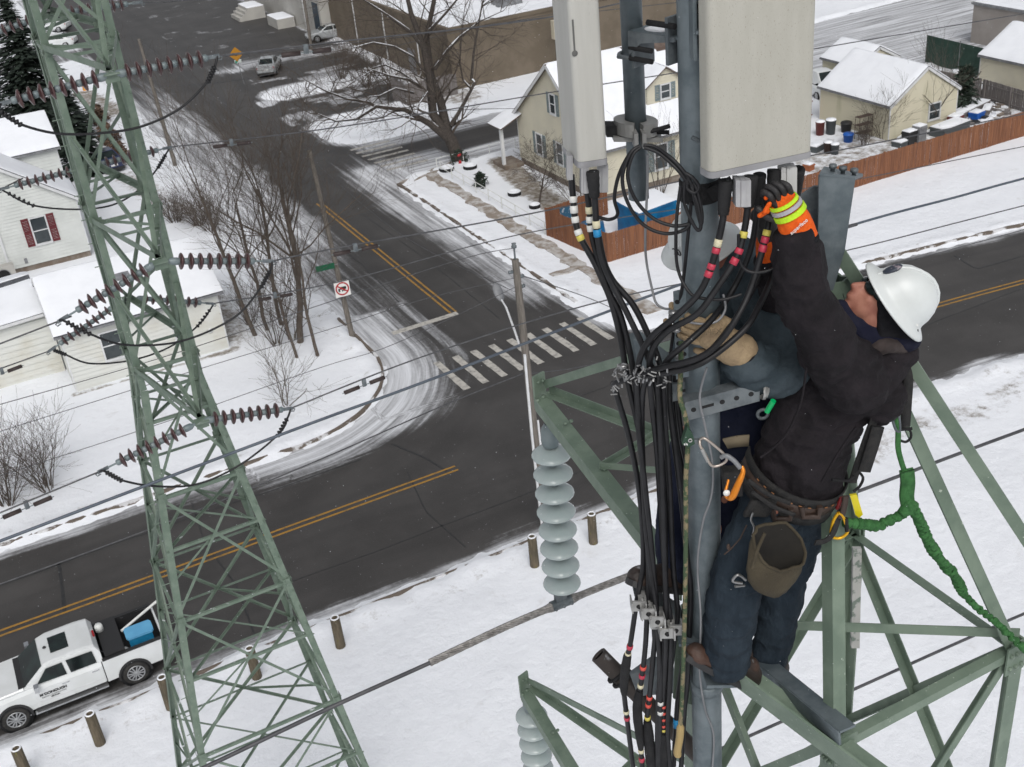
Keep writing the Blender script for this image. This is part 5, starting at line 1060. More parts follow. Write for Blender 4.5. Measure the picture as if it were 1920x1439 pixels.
# ---------------------------------------------------------------- insulators, conductors, jumpers
M['maroon_p'] = mat('maroon_porcelain', (.044, .018, .019), .3, 0, (.068, .031, .03), 6, spec=.6, snow=.01)
M['pale_p'] = mat('pale_grey_glazed_porcelain', (.335, .395, .392), .14, 0, (.39, .44, .435), 4, spec=.6, spots=(9, .72, (.17, .22, .18)))
M['cap'] = mat('grey_blue_cap', (.13, .165, .175), .5, .2, (.18, .215, .22), 6)
M['alu'] = mat('weathered_conductor', (.055, .056, .062), .5, .3, (.09, .09, .095), 5, snow=.0)
M['alub'] = mat('blue_grey_conductor', (.07, .085, .11), .5, .3, (.10, .12, .145), 4)
def disc_mesh(nm, r, m, h=.146):
    mb = MB(); k = r / .127
    mb.lathe((0, 0, 0), (0, 0, 1), [(0.01, .075 * k), (.045 * k, .07 * k), (.075 * k, .058 * k), (.11 * k, .043 * k), (.125 * k, .03 * k), (.127 * k, .022 * k), (.122 * k, .012 * k), (.10 * k, .016 * k), (.095 * k, .006 * k), (.085 * k, .016 * k), (.065 * k, .014 * k), (.06 * k, .004 * k), (.045 * k, .012 * k), (.01, .01)], 22)
    return mb.mesh(nm, m)
DM, DS, DP = disc_mesh('disc', .13, M['maroon_p']), disc_mesh('disc', .115, M['maroon_p']), disc_mesh('disc', .127, M['pale_p'])
def string(label, p, q, n, me, group=None, r=.13, hw=.3, name='insulator_string'):
    p, q = np.asarray(p, float), np.asarray(q, float); e = nrm(q - p); L = np.linalg.norm(q - p); t = thing(name, label, 'insulator', p, group); sp = .146; s0 = L - n * sp - hw if L > n * sp + hw else .1
    rod = MB(); rod.tube([p, p + e * s0], .022, 8); part(t, 'link', rod, M['cap']); rod = MB(); rod.lathe(p + e * (s0 - .16), e, [(.03, 0), (.055, .04), (.06, .12), (.05, .16)], 10); part(t, 'socket', rod, M['cap'])
    if np.linalg.norm(q - p) > s0 + n * sp + .02: rod = MB(); rod.tube([p + e * (s0 + n * sp), q], .016, 8); part(t, 'link', rod, M['cap'])
    for i in range(n):
        inst('disc', me, t, p + e * (s0 + i * sp + (.0 if e[2] > -.5 else .09)), e if e[2] > -.5 else -e)
    caps = MB()
    for i in range(n): caps.lathe(p + e * (s0 + i * sp + .055), e, [(.035, 0), (.05, .02), (.052, .07), (.035, .09)], 10)
    o = part(t, 'metal_caps', caps, M['cap']); o['kind'] = 'stuff'
    if abs(e[2]) > .8: return t, q
    cl = MB(); f = np.array([0, 0, 1.]); cl.box(q + e * .06, e * .09, nrm(np.cross(e, f)) * .016, f * .026); cl.tube([q + e * .12, q + e * .19 - f * .02, q + e * .17 - f * .06, q + e * .11 - f * .05], .010, 6); part(t, 'dead_end_clamp', cl, M['steel_dk'])
    return t, q + e * .12
def smooth_path(pts, n=10):
    pts = np.asarray(pts, float); k = len(pts); out = []
    for i in range(k - 1):
        p0, p1, p2, p3 = pts[max(i - 1, 0)], pts[i], pts[i + 1], pts[min(i + 2, k - 1)]
        for j in range(n): s = j / n; out.append(.5 * ((2 * p1) + (-p0 + p2) * s + (2 * p0 - 5 * p1 + 4 * p2 - p3) * s * s + (-p0 + 3 * p1 - 3 * p2 + p3) * s ** 3))
    out.append(pts[-1]); return np.array(out)
def wire(label, pts, r, m='alu', name='power_line', group=None, cat='power line', n=10, sides=6):
    mb = MB(); mb.tube(smooth_path(pts, n), r, sides); return solo(name, label, cat, mb, M[m], pts[0], group)
M['dampw'] = mat('dark_damper_iron', (.024, .015, .014), .6, 0, (.04, .026, .024), 10)
def damper(label, p, e, r=.03):
    e = nrm(e); t = thing('vibration_damper', label, 'vibration damper', p, 'vibration dampers on the conductors'); f = np.array([0, 0, -1.])
    mb = MB(); mb.box(p + f * .05, e * .035, np.cross(e, f) * .02, f * .07); part(t, 'clamp', mb, M['steel_dk'])
    mb = MB(); mb.tube([p + f * .1 - e * .42, p + f * .1 + e * .42], .008, 5); part(t, 'messenger', mb, M['cap'])
    for s in (-1, 1): mb = MB(); mb.lathe(p + f * .1 + e * s * .10, e * s, [(0, 0), (.036, 0), (.038, .28), (0, .29)], 10); part(t, 'weight', mb, M['dampw'])
def ext(p, q, d, sag=0.0):      # from p through q and on for d metres
    e = nrm(q - p); return [p, p * .5 + q * .5 - [0, 0, sag], q, q + e * d * .5 + [0, 0, sag], q + e * d + [0, 0, sag * 4]]
yn, yf = 17.12, 22.95
S_ = [('near arm, top level', 0, yn, (200, 115), (392, 108), (20, 190), 2, 8, DM), ('near arm, middle level', 1, yn, (312, 512), (496, 490), (125, 594), 1, 8, DM), ('near arm, bottom level', 2, yn, (366, 788), (532, 768), (200, 878), 0, 8, DM),
      ('far arm, top level', 3, yf, (105, 12), (252, 6), (-30, 70), 2, 8, DS), ('far arm, middle level', 4, yf, (143, 295), (308, 279), (14, 352), 1, 8, DS), ('far arm, bottom level', 5, yf, (250, 592), (388, 569), (102, 652), 0, 8, DS)]
words_ = {0: 'maroon insulator string reaching %s from the top near arm', 1: 'maroon insulator string reaching %s from the middle near arm', 2: 'maroon insulator string reaching %s from the lowest near arm',
          3: 'small maroon insulator string reaching %s from the topmost far arm', 4: 'small maroon insulator string reaching %s from the middle far arm', 5: 'small maroon insulator string reaching %s from the lowest far arm'}
END = {}
for nm_, i, y_, tp, rt, lf, k, n, me in S_:
    tip = (TIPN if i < 3 else TIPF)[k] + np.array([0, -.06 if i < 3 else .06, -.05])
    for s, px, w in ((1, rt, 'toward the crossing'), (-1, lf, 'toward the left edge')):
        _, END[i, s] = string(words_[i] % w, tip + [s * .1, 0, 0], PY(*px, tip[1]), n, me, 'maroon insulator strings of the pylon', hw=.16 if i < 3 else .12)
jp = {0: [(404, 122), (392, 150), (340, 202), (270, 236), (200, 249), (110, 251), (35, 232), (-5, 205)], 1: [(508, 505), (492, 535), (440, 595), (340, 640), (235, 647), (165, 625), (120, 602)], 2: [(540, 782), (522, 815), (450, 872), (370, 908), (290, 912), (225, 900), (196, 884)],
      4: [(312, 288), (298, 312), (262, 355), (210, 385), (140, 393), (60, 385), (10, 360)], 5: [(396, 578), (372, 610), (320, 650), (250, 675), (170, 682), (120, 664), (98, 656)]}
jl = {0: 'top near', 1: 'middle near', 2: 'lowest near', 4: 'middle far', 5: 'lowest far'}
for i, pl in jp.items():
    y_ = yn - .1 if i < 3 else yf + .1
    wire('black jumper loop sagging below the %s arm of the pylon' % jl[i], [END[i, 1]] + [PY(a, b_, y_) for a, b_ in pl] + [END[i, -1]], .019, 'black', 'jumper_loop', 'jumper loops under the pylon arms', 'cable')
    mb = MB(); 
    for e_, pts in (('r', [PY(*pl[0], y_), PY(*pl[1], y_)]), ('l', [PY(*pl[-1], y_), PY(*pl[-2], y_)])):
        d_ = pts[1] - pts[0]
        for q in np.linspace(.1, 1.0, 6): mb.lathe(pts[0] + d_ * q, d_, [(.02, 0), (.042, .015), (.045, .03), (.02, .05)], 8)
    o = link('jumper_sleeve', mb.mesh('jumper_sleeve', M['black'], END[i, 1]), None, END[i, 1]); o['label'] = 'black ribbed sleeves at the ends of the %s jumper loop' % jl[i]; o['category'] = 'sleeve'; o['kind'] = 'stuff'
cx_ = {0: [(1400, -45)], 1: [(1300, 335), (1636, 270), (1920, 214)], 2: [(1570, 474), (1920, 386)], 4: [(1290, 133), (1528, 92), (1920, 26)], 5: [(1300, 388), (1605, 337), (1920, 275)]}
cr = {0: [(640, 78), (1027, 33)], 1: [(640, 464), (1000, 400)], 2: [(813, 662), (1150, 560)], 3: [(320, 3), (470, -12)], 4: [(640, 238), (1043, 172)], 5: [(640, 528), (975, 440)]}
for i, pl in cr.items():
    y_ = END[i, 1][1]; pts = [END[i, 1]] + [PY(a, b_, y_) for a, b_ in pl + cx_.get(i, [])]; e = nrm(pts[-1] - pts[-2]); pts += [pts[-1] + e * 15]
    wire('conductor running right from the %s arm of the pylon' % (jl.get(i) or 'topmost far'), pts, .013, 'alu', group='conductors of the pylon')
    if i != 3: q = {0: .7, 1: 1.2, 2: .5, 4: .34, 5: .47}[i]; p_ = pts[0] * (1 - q) + pts[1] * q; damper('dark double weight damper on the conductor right of the %s arm' % jl[i], p_, pts[1] - pts[0])
cl_ = {0: (-60, 222), 1: (0, 645), 2: (0, 962), 3: (-60, 90), 4: (-40, 376), 5: (0, 692)}
for i, px in cl_.items():
    p0 = END[i, -1]; q_ = PY(*px, p0[1]); e = nrm(q_ - p0); wire('conductor running left from the %s arm of the pylon' % (jl.get(i) or 'topmost far'), [p0, q_, q_ + e * 10, q_ + e * 50 + [0, 0, 5]], .013, 'alu', group='conductors of the pylon')
damper('dark double weight damper low on the left edge conductor', PY(48, 942, yn), END[2, -1] - PY(0, 962, yn)); damper('dark damper cut by the left edge beside the white garage', PY(2, 692, yf), (1, 0, .1))

# ---------------------------------------------------------------- near tower under the workers
NX, NY = 2.90, 2.99; NA = .525
nt = thing('lattice_tower', 'near green lattice tower top under the two workers with pale insulators', 'pylon', (NX, NY, 0))
ncor = lambda sx, sy, z: np.array([NX + sx * NA, NY + sy * NA, z])
ZT = 21.40; AP = V(1560, 470, float(np.array([NX, NY, 0]) @ YH))
for sx in (-1, 1):
    for sy in (-1, 1):
        member(nt, 'leg', ncor(sx, sy, 12.0), ncor(sx, sy, ZT + (.05 if (sx, sy) != (-1, 1) else 0)), .078, .010, (-sx, 0, 0), (0, -sy, 0), 'green_n')
        if (sx, sy) != (-1, 1): member(nt, 'peak_leg', ncor(sx, sy, ZT - .05), AP + np.array([sx * .05, sy * .05, -.1]), .062, .009, (-sx, 0, 0), (0, -sy, 0), 'green_n')
nf = [((-1, -1), (1, -1), (0, 1, 0)), ((1, -1), (1, 1), (-1, 0, 0)), ((1, 1), (-1, 1), (0, -1, 0)), ((-1, 1), (-1, -1), (1, 0, 0))]
zl = [12.0, 14.0, 15.8, 17.2, 18.62, 20.02, 21.40]
for z0, z1 in zip(zl[:-1], zl[1:]):
    for A, B, n in nf:
        n = np.array(n, float); member(nt, 'brace', ncor(*A, z0) + n * .02, ncor(*B, z1) + n * .02, .046, .006, (0, 0, 1), n, 'green_n'); member(nt, 'brace', ncor(*B, z0) + n * .035, ncor(*A, z1) + n * .035, .046, .006, (0, 0, 1), n, 'green_n')
        member(nt, 'horizontal', ncor(*A, z1) + n * .01, ncor(*B, z1) + n * .01, .046, .007, (0, 0, -1), n, 'green_n')
p_ = ncor(1, -1, ZT) + np.array([-.02, .02, .05]); q_ = G(1440, 1180, ZT + .02); member(nt, 'plan_brace', p_, q_, .05, .006, (0, 0, 1), (0, 1, 0), 'green_n')
member(nt, 'arm_tie', V(1560, 478, float(AP @ YH) - .05), V(2080, 1272, float(AP @ YH) - .55), .05, .008, (0, 0, 1), (1, 0, 0), 'green_n')
for sx in (-1, 1):
    for sy in (-1, 1):
        for z in (ZT, 18.62):
            if (sx, sy) == (-1, 1): continue
            c = ncor(sx, sy, z); mb = MB(); mb.box(c + [-sx * .055, sy * .003, -.03], (.055, 0, 0), (0, .004, 0), (0, 0, .075)); part(nt, 'gusset', mb, M['green_n']); mb = MB()
            for i in range(6): mb.lathe(c + [-sx * (.022 + .033 * (i % 3)), sy * .007, -.07 + .07 * (i // 3)], (0, sy, 0), [(.011, 0), (.011, .012), (0, .013)], 6); mb.lathe(c + [sx * .001, -sy * (.02 + .018 * (i % 3)), -.09 + .10 * (i // 3)], (sx, 0, 0), [(.011, 0), (.011, .012), (0, .013)], 6)
            o = part(nt, 'gusset_bolts', mb, M['green_n']); o['kind'] = 'stuff'
# far arms carrying the pale suspension strings
def narm(z, tip, hid=False):
    tip = np.asarray(tip, float); fl, fr = ncor(-1, 1, z), ncor(1, 1, z)
    mb = MB(); mb.angle(tip + [-.05, 0, .02], fl, .088, .010, (1, .2, 0), (0, 0, -1)); part(nt, 'arm_chord', mb, M['green_n'])
    mb = MB(); mb.angle(tip + [.06, 0, .02], fr, .055, .008, (0, 0, 1), (-1, 0, 0)); part(nt, 'arm_chord', mb, M['green_n'])
    mb = MB(); mb.angle(tip + [.03, 0, .06], np.array([(fl[0] + fr[0]) / 2 - .1, fl[1] - .05, z + 1.25]), .05, .007, (0, 0, 1), (1, 0, 0)); part(nt, 'arm_tie', mb, M['green_n'])
    for f, g_ in ((.46, .20), (.46, .62)): member(nt, 'arm_lacing', tip * (1 - f) + fl * f + [.02, 0, .02], tip * (1 - g_ - .2) + fr * (g_ + .2) + [0, 0, .01], .038, .006, (0, 0, 1), (1, 0, 0), 'green_n')
    e = nrm(fl - tip); mb = MB(); mb.box(tip + [0, .02, .05], (.045, .012, 0), (-.002, .008, 0), (0, 0, .11)); bolts(mb, tip + [0, 0, .12], (0, -1, 0), (.03, 0, 0), .008); part(nt, 'tip_plate', mb, M['green_n'])
    mb = MB(); bolts(mb, tip + [.0, -.02, .02], (0, 0, 1), (.05, .02, 0), .014, 3); bolts(mb, tip * .8 + fl * .2 + [.03, 0, .03], (0, 0, 1), (.04, 0, 0), .012, 2); part(nt, 'bolt', mb, M['green_n'])
T1 = V(1016, 748, 6.05); T2 = G(986, 1296, 18.60); T1[2] = max(T1[2], 21.3)
narm(T1[2], T1); narm(T2[2], T2)
string('pale grey disc insulator string hanging from the upper near arm', T1 + [.05, .03, -.02], PY(1056, 1122, float(T1[1]) + .03), 8, DP, 'pale suspension insulators', hw=.05); string('pale grey disc insulator string hanging from the lower arm at the bottom edge', T2 + [.03, .02, -.02], T2 + [.04, .02, -1.45], 8, DP, 'pale suspension insulators', hw=.05)
yb = float(T1[1]) + .03; M['rodm'] = mat('armour_rod_metal', (.20, .19, .18), .4, .5, (.36, .345, .33), 30, 4)
pts = [PY(a, b_, yb) for a, b_ in ((120, 1560), (380, 1441), (620, 1327), (800, 1246), (1050, 1132), (1170, 1084), (1600, 925), (1920, 806), (2300, 670))]
wire('thick stranded conductor clamped under the pale insulator string', pts, .014, 'alu', sides=10)
ar = thing('armour_rods', 'bright twisted armour rods wrapped round the conductor under the pale insulators', 'armour rods', PY(1050, 1132, yb)); cen = smooth_path([PY(a, b_, yb) for a, b_ in ((806, 1243), (930, 1184), (1010, 1149), (1050, 1133), (1090, 1116), (1170, 1084), (1300, 1036))], 16)
for k in range(10):
    mb = MB(); pp = []; n_ = len(cen)
    for i, c in enumerate(cen):
        g = 2 * math.pi * k / 10 + i * .34; bul = .010 * math.exp(-((i - n_ * .42) / 3.2) ** 2) + .010 * math.exp(-((i - n_ * .60) / 3.2) ** 2); rr = .019 + bul; pp.append(c + np.array([0, math.cos(g) * rr, math.sin(g) * rr]))
    mb.tube(pp, .0065, 5); part(ar, 'rod', mb, M['rodm'])
mb = MB(); c = PY(1052, 1131, yb); e = nrm(cen[50] - cen[45]); mb.tube([c - e * .075, c + e * .075], [.037, .037], 14); mb.box(c + [0, 0, .05], e * .04, (0, .02, 0), (0, 0, .05)); bolts(mb, c + [0, -.037, .0], (0, -1, 0), e * .06, .012, 3); solo('suspension_clamp', 'grey suspension clamp at the foot of the pale insulator string', 'clamp', mb, M['steel_dk'])
pts = [PY(a, b_, float(T2[1])) for a, b_ in ((1290, 1432), (1601, 1293), (1895, 1162), (2300, 990))]; wire('thick dark conductor passing low behind the near tower legs', pts, .016, 'alu')
wire('blue-grey cable crossing the whole scene behind the mast', [PY(a, b_, 6.4) for a, b_ in ((-200, 1092), (0, 1015), (281, 908), (600, 788), (813, 710), (1240, 547), (1584, 427), (1800, 368), (1920, 335), (2300, 235))], .0098, 'alub', cat='cable')
mb = MB(); a_, b_ = PY(1606, 421, 6.4), PY(1584, 427, 6.4); mb.tube([a_ * 1.0, b_], [.014, .016], 8); solo('cable_splice', 'dark splice on the blue-grey cable right of the galvanised plate', 'splice', mb, M['alu'])
# distribution and telephone lines along the street poles
yp = float(CB[1]); L2 = [('telephone cable drooping past the crosswalk from the wooden pole to the left', [(983, 700), (833, 760), (600, 862), (300, 985), (-40, 1110)], .022, yp), ('lashed telephone cable from the wooden pole to the right', [(983, 702), (1080, 690), (1167, 668), (1260, 634), (1400, 586), (1557, 530), (1622, 512), (1960, 420)], .016, yp),
      ('thin line from the wooden pole top running left', [(968, 465), (877, 483), (667, 550), (300, 672), (-40, 770)], .012, yp),
      ('thin line just below the pole top to the left', [(972, 520), (800, 560), (633, 613), (300, 715), (-40, 822)], .010, yp), ('second thin line left of the wooden pole', [(974, 535), (740, 645), (600, 690), (300, 795), (-40, 905)], .010, yp),
      
      ('guy wire from the wooden pole slanting to the corner sidewalk', [(972, 496), (1045, 550), (1125, 590)], .016, None), ('street light wire from the lamp pole to the sign pole', [(975, 520), (850, 505), (760, 470), (600, 305)], .010, None),
      ('line along the side street from the slim pole', [(598, 305), (520, 230), (400, 130), (279, 80)], .012, None)]
for lb, pl, r_, y_ in L2:
    if y_ is not None: pts = [PY(a, b_, y_) for a, b_ in pl]
    elif 'guy' in lb: pts = [PT['c'] - [0, 0, .5], PT['c'] * .5 + np.array([26.5, 42.5, 0]) * .5, np.array([26.5, 43.5, .1])]
    elif 'street light' in lb: pts = [PT['c'] - [0, 0, 1.2], PT['c'] * .5 + PT['s'] * .5 - [0, 0, 1.6], PT['s'] - [0, 0, .4]]
    else: pts = [PT['s'] - [0, 0, .1], PT['s'] * .5 + PT['f'] * .5 - [0, 0, .6], PT['f'] - [0, 0, .1]]
    wire(lb, pts, r_, 'alu', 'overhead_wire', cat='wire')
yb2 = 86.0
for lb, pl, r_ in (('overhead line passing in front of the tan building roof', [(420, 106), (770, 68), (1030, 32), (1500, -20)], .03), ('service wire to the cream house porch corner', [(600, 232), (840, 208), (965, 204)], .02), ('overhead line crossing the parking lot', [(300, 163), (450, 150), (640, 110), (860, 60), (1100, 15)], .022)):
    wire(lb, [PY(a, b_, 60.0 if 'alley' in lb else (66.3 if 'porch' in lb else yb2)) for a, b_ in pl], r_, 'alu', 'overhead_wire', cat='wire')
# ================================================================ ANTENNA MAST
HM = 3.68
def W(px, py, dh=0.0): return V(px, py, HM + dh)
AXI = nrm(W(1500, 700) - W(1400, 700)); AUP = np.array([0, 0, 1.]); TOV = -YH           # level right, up, and towards the viewer
mp = W(1313, 450); ma = thing('antenna_mast', 'thick galvanised steel mast pipe that the two workers stand around', 'mast', (mp[0], mp[1], 19.5))
MX, MY = float(mp[0]), float(mp[1]); mb = MB(); RM = .064
mb.lathe((MX, MY, 18.6), (0, 0, 1), [(RM, 0), (RM, 7.4)], 32); part(ma, 'pipe', mb, M['steel'])
mpt = lambda z, a=0, r=RM: np.array([MX, MY, z]) + (AXI * math.cos(a) + TOV * math.sin(a)) * r
zat = lambda py: HZ(MX, MY, py)
# second pipe for the left antenna
p2 = W(1196, 330, .22); pm = thing('antenna_pipe', 'shorter galvanised mounting pipe left of the mast ending above the snow', 'pipe', (p2[0], p2[1], p2[2]))
zb_ = float(W(1196, 372, .22)[2]); P2 = np.array([p2[0], p2[1], 0]); R2 = .0365
mb = MB(); mb.lathe(P2 + [0, 0, zb_], (0, 0, 1), [(R2 - .006, .03), (R2 - .006, 0), (R2, 0), (R2, 3.0)], 24); part(pm, 'tube', mb, M['steel'])
# stand-off bracket joining both pipes
b_ = thing('standoff_bracket', 'galvanised stand-off bracket with snow joining the two pipes at the top', 'bracket', W(1230, 50, .1))
A_, B_ = np.array([P2[0], P2[1], float(W(1220, 55, .15)[2])]), np.array([MX, MY, float(W(1265, 45, .02)[2])]); e = nrm(np.array([B_[0] - A_[0], B_[1] - A_[1], 0])); sd_ = np.array([-e[1], e[0], 0])
if sd_ @ TOV < 0: sd_ = -sd_
L_ = np.linalg.norm((B_ - A_)[:2]); z0 = float(W(1225, 62, .12)[2])
mb = MB(); mb.box(np.array([*(A_ + B_)[:2] / 2, z0]), e * (L_ / 2 - .03), sd_ * .045, (0, 0, .005)); part(b_, 'arm_plate', mb, M['steel'])
mb = MB(); mb.prism([np.array([*(A_ + e * .03)[:2], z0 + .004]) + sd_ * .046, np.array([*(A_ + e * .03)[:2], z0 - .075]) + sd_ * .046, np.array([*(A_ + e * (L_ * .3))[:2], z0 - .03]) + sd_ * .046, np.array([*(B_ - e * .05)[:2], z0 - .01]) + sd_ * .046, np.array([*(B_ - e * .05)[:2], z0 + .004]) + sd_ * .046], sd_ * .006); part(b_, 'side_web', mb, M['steel_dk'])
mb = MB(); mb.box(np.array([*(B_ - e * (RM + .012))[:2], z0 - .01]), e * .006, sd_ * .06, (0, 0, .075)); part(b_, 'end_plate', mb, M['steel_dk'])
mb = MB(); mb.box(np.array([*(A_ + e * (R2 + .01))[:2], z0 - .06]), e * .005, sd_ * .05, (0, 0, .055)); part(b_, 'end_plate', mb, M['steel_dk'])
for dz in (-.05, -.085):
    mb = MB(); s = np.array([*A_[:2], z0 + dz]); mb.tube([s + e * .03 + sd_ * .045, s + e * .13 + sd_ * .048], .009, 8); part(b_, 'threaded_rod', mb, M['blackm'])
mb = MB(); s = np.array([*A_[:2], z0 - .085]); mb.tube([s + e * .05 + sd_ * .045, s + sd_ * .05 - e * .02] + [s + (sd_ * math.cos(g) - e * math.sin(g)) * (R2 + .01) for g in np.linspace(.5, 2.64, 8)] + [s + e * .05 - sd_ * .045], .0075, 8); part(b_, 'u_bolt', mb, M['steel_dk'])
mb = MB(); s = np.array([*B_[:2], z0 + .04]); mb.tube([s - e * (RM + .10) + sd_ * .05, s - e * (RM - .02) + sd_ * .055], .010, 8); part(b_, 'threaded_rod', mb, M['blackm'])
mb = MB(); s = np.array([*A_[:2], z0]); mb.ell(s + e * .11 + [0, 0, .007], e * .05, sd_ * .03, (0, 0, .008), 10, 5); part(b_, 'snow_patch', mb, M['snow'])
# bracket from the mast to the right antenna
b2 = thing('antenna_bracket', 'angular steel bracket holding the right antenna off the mast near the top', 'bracket', W(1310, 60, -.08))
c = np.array([MX, MY, float(W(1300, 45, -.05)[2])]) + TOV * RM
mb = MB(); mb.box(c + AXI * -.03 + TOV * .006, AXI * .006, TOV * .05, (0, 0, .10)); part(b2, 'clamp_plate', mb, M['steel'])
mb = MB(); mb.box(c + AXI * .045 + [0, 0, -.01] + TOV * .03, AXI * .075, TOV * .05, (0, 0, .005)); part(b2, 'shelf_plate', mb, M['steel'])
mb = MB(); mb.box(c + AXI * .035 + TOV * .085 + [0, 0, -.09], AXI * .006, TOV * .006, (0, 0, .08)); part(b2, 'down_leg', mb, M['steel_dk'])
for dx, dz in ((-.015, .05), (.02, .055), (.0, -.055)): mb = MB(); mb.lathe(c + AXI * dx + [0, 0, dz], TOV, [(.011, 0), (.011, .055), (0, .056)], 8); part(b2, 'bolt', mb, M['blackm'])
b3 = thing('lower_bracket', 'small grey bracket tab between the mast and the right antenna', 'bracket', W(1322, 268, -.08)); mb = MB(); mb.box(W(1323, 268, -.09), AXI * .012, TOV * .05, (0, 0, .03)); mb.tube([W(1297, 258, -.085), W(1318, 268, -.09)], .008, 8); part(b3, 'tab', mb, M['steel_dk'])
# pipe clamp on the left pipe
pc = thing('pipe_clamp', 'cast grey pipe clamp with bolts around the left mounting pipe', 'clamp', W(1195, 250, .22)); zc_ = float(W(1190, 252, .2)[2]); C0 = np.array([P2[0], P2[1], zc_])
M['cast'] = mat('cast_grey_metal', (.20, .20, .195), .5, .3, (.26, .26, .25), 8)
for s in (-1, 1):
    mb = MB(); k = 14; arc = np.linspace(-1.35, 1.35, k); ou = [C0 + AXI * s * (R2 + .002 + .038) * math.cos(a) + TOV * (R2 + .038) * math.sin(a) for a in arc]; inn = [C0 + AXI * s * (R2 + .002) * math.cos(a) + TOV * (R2 + .002) * math.sin(a) for a in arc]
    for i in range(k - 1): mb.prism([ou[i], ou[i + 1], inn[i + 1], inn[i]], (0, 0, .045))
    mb.box(C0 + AXI * s * .05 + [0, 0, -.012], AXI * .035, TOV * .05, (0, 0, .008)); mb.box(C0 + AXI * s * .014 + TOV * (R2 + .038) + [0, 0, .0], AXI * .007, TOV * .03, (0, 0, .026)); part(pc, 'jaw', mb, M['cast'])
for x_, q_ in ((.05, .055), (.02, .03)): mb = MB(); s = C0 + TOV * q_ + AXI * .01 + [0, 0, .01]; mb.tube([s, s + AXI * .10 + [0, 0, .03 if x_ > .03 else .0]], .008, 8); part(pc, 'bolt', mb, M['blackm'])
mb = MB(); mb.box(C0 + AXI * -.085 + [0, 0, .01], AXI * .022, TOV * .03, (0, 0, .02)); part(pc, 'hinge_lug', mb, M['blackm'])
# --- panel antennas
M['radome'] = mat('weathered_cream_radome', (.365, .355, .31), .55, 0, (.40, .39, .345), 6, 7, .3, .7, stretch=(3, 3, .8), bump=.1, spots=(150, .63, (.23, .215, .17)))
M['radome_l'] = mat('weathered_grey_radome', (.385, .38, .35), .55, 0, (.43, .425, .395), 6, 7, .3, .7, stretch=(4, 4, .4), bump=.05, spots=(120, .68, (.22, .215, .19)))
M['endcap'] = mat('grey_end_cap', (.22, .22, .23), .5, 0, (.27, .27, .28), 9)
def panel_antenna(label, foot, hgt, m, rad=.028):       # foot: bottom corner loop (front left, front right, back right, back left)
    t = thing('panel_antenna', label, 'antenna', sum(foot) / 4); n = len(foot); pts = []
    for i in range(n):
        p, a, b_ = foot[i], foot[i - 1], foot[(i + 1) % n]; d1, d2 = nrm(a - p), nrm(b_ - p); r = min(rad, np.linalg.norm(a - p) * .45, np.linalg.norm(b_ - p) * .45)
        for s in np.linspace(0, 1, 7): pts.append(p + d1 * r * (1 - s) ** 2 + d2 * r * s ** 2)
    mb = MB(); mb.prism([p + np.array([0, 0, .022]) for p in pts], (0, 0, hgt), smooth=False); part(t, 'radome', mb, m)
    cen = sum(pts) / len(pts); mb = MB(); mb.prism([cen + (p - cen) * 1.012 for p in pts], (0, 0, .021)); part(t, 'end_cap', mb, M['endcap']); return t
fl = W(1332, 337, -.22); za = float(fl[2]); fr = G(1524, 296, za); fw_ = nrm(fr - fl); bk = np.array([-fw_[1], fw_[0], 0]); bk = bk if bk @ YH > 0 else -bk
antR = panel_antenna('wide cream panel antenna in front of the mast top with rounded edges', [fl, fr, fr + bk * .085, fl + bk * .085], 1.9, M['radome'])
al = W(1085, 317, .02); zl_ = float(al[2]); ar_ = G(1141, 309, zl_); ab = G(1054, 284, zl_)
antL = panel_antenna('narrow pale panel antenna with a dark scrape on the left pipe', [al, ar_, ar_ + (ab - al), ab], 1.9, M['radome_l'], .02)
mb = MB(); nL = nrm(np.cross(ar_ - al, (0, 0, 1))); nL = nL if nL @ YH < 0 else -nL
s = al + (ar_ - al) * .12 + nL * .0006 + [0, 0, float(W(1085, 100, .02)[2]) - zl_]; mb.lathe(s, nL, [(.010, 0), (.008, .001), (0, .001)], 10); mb.box(s + [0, 0, .055], nrm(ar_ - al) * .0028, nL * .0008, (0, 0, .05)); part(antL, 'scrape', mb, mat('dark_scrape', (.10, .10, .095), .7))
# --- connectors below the antennas
M['slv'] = mat('grey_connector_box', (.38, .38, .385), .45, .1, (.30, .30, .31), 10); M['tape_y'] = mat('yellow_tape', (.55, .47, .09), .5); M['tape_c'] = mat('cream_tape', (.56, .52, .36), .5); M['tape_r'] = mat('red_tape', (.42, .03, .06), .45); M['tape_o'] = mat('bright_red_tape', (.58, .07, .05), .45); M['tape_b'] = mat('blue_tape', (.01, .20, .42), .5); M['tape_w'] = mat('white_tape', (.60, .60, .58), .5)
def boxpart(nm, label, px0, px1, py0, py1, dh, m, tilt=0):
    a, b_, c_ = W(px0, py0, dh), W(px1, py0, dh), W(px0, py1, dh); t = thing(nm, label, 'connector', a); mb = MB(); u_ = (b_ - a) / 2; w_ = (c_ - a) / 2; k = 7; n_ = TOV
    for i in range(3): mb.box(a + u_ * (1 / 3 + 2 * i / 3) + w_ + n_ * .003 * (i % 2), u_ / 3 * .94, n_ * .026, w_)
    mb.box(a + u_ + w_ * 2.04, u_ * .7, n_ * .02, w_ * .04); part(t, 'housing', mb, m); return t
boxpart('antenna_actuator', 'pale ribbed connector box under the left end of the wide antenna', 1376, 1405, 334, 383, -.17, M['slv']); boxpart('antenna_actuator', 'scuffed white connector box under the right end of the wide antenna', 1461, 1491, 310, 362, -.10, mat('scuffed_white_plastic', (.46, .46, .455), .45, 0, (.24, .24, .24), 14, 5, .58, .64))
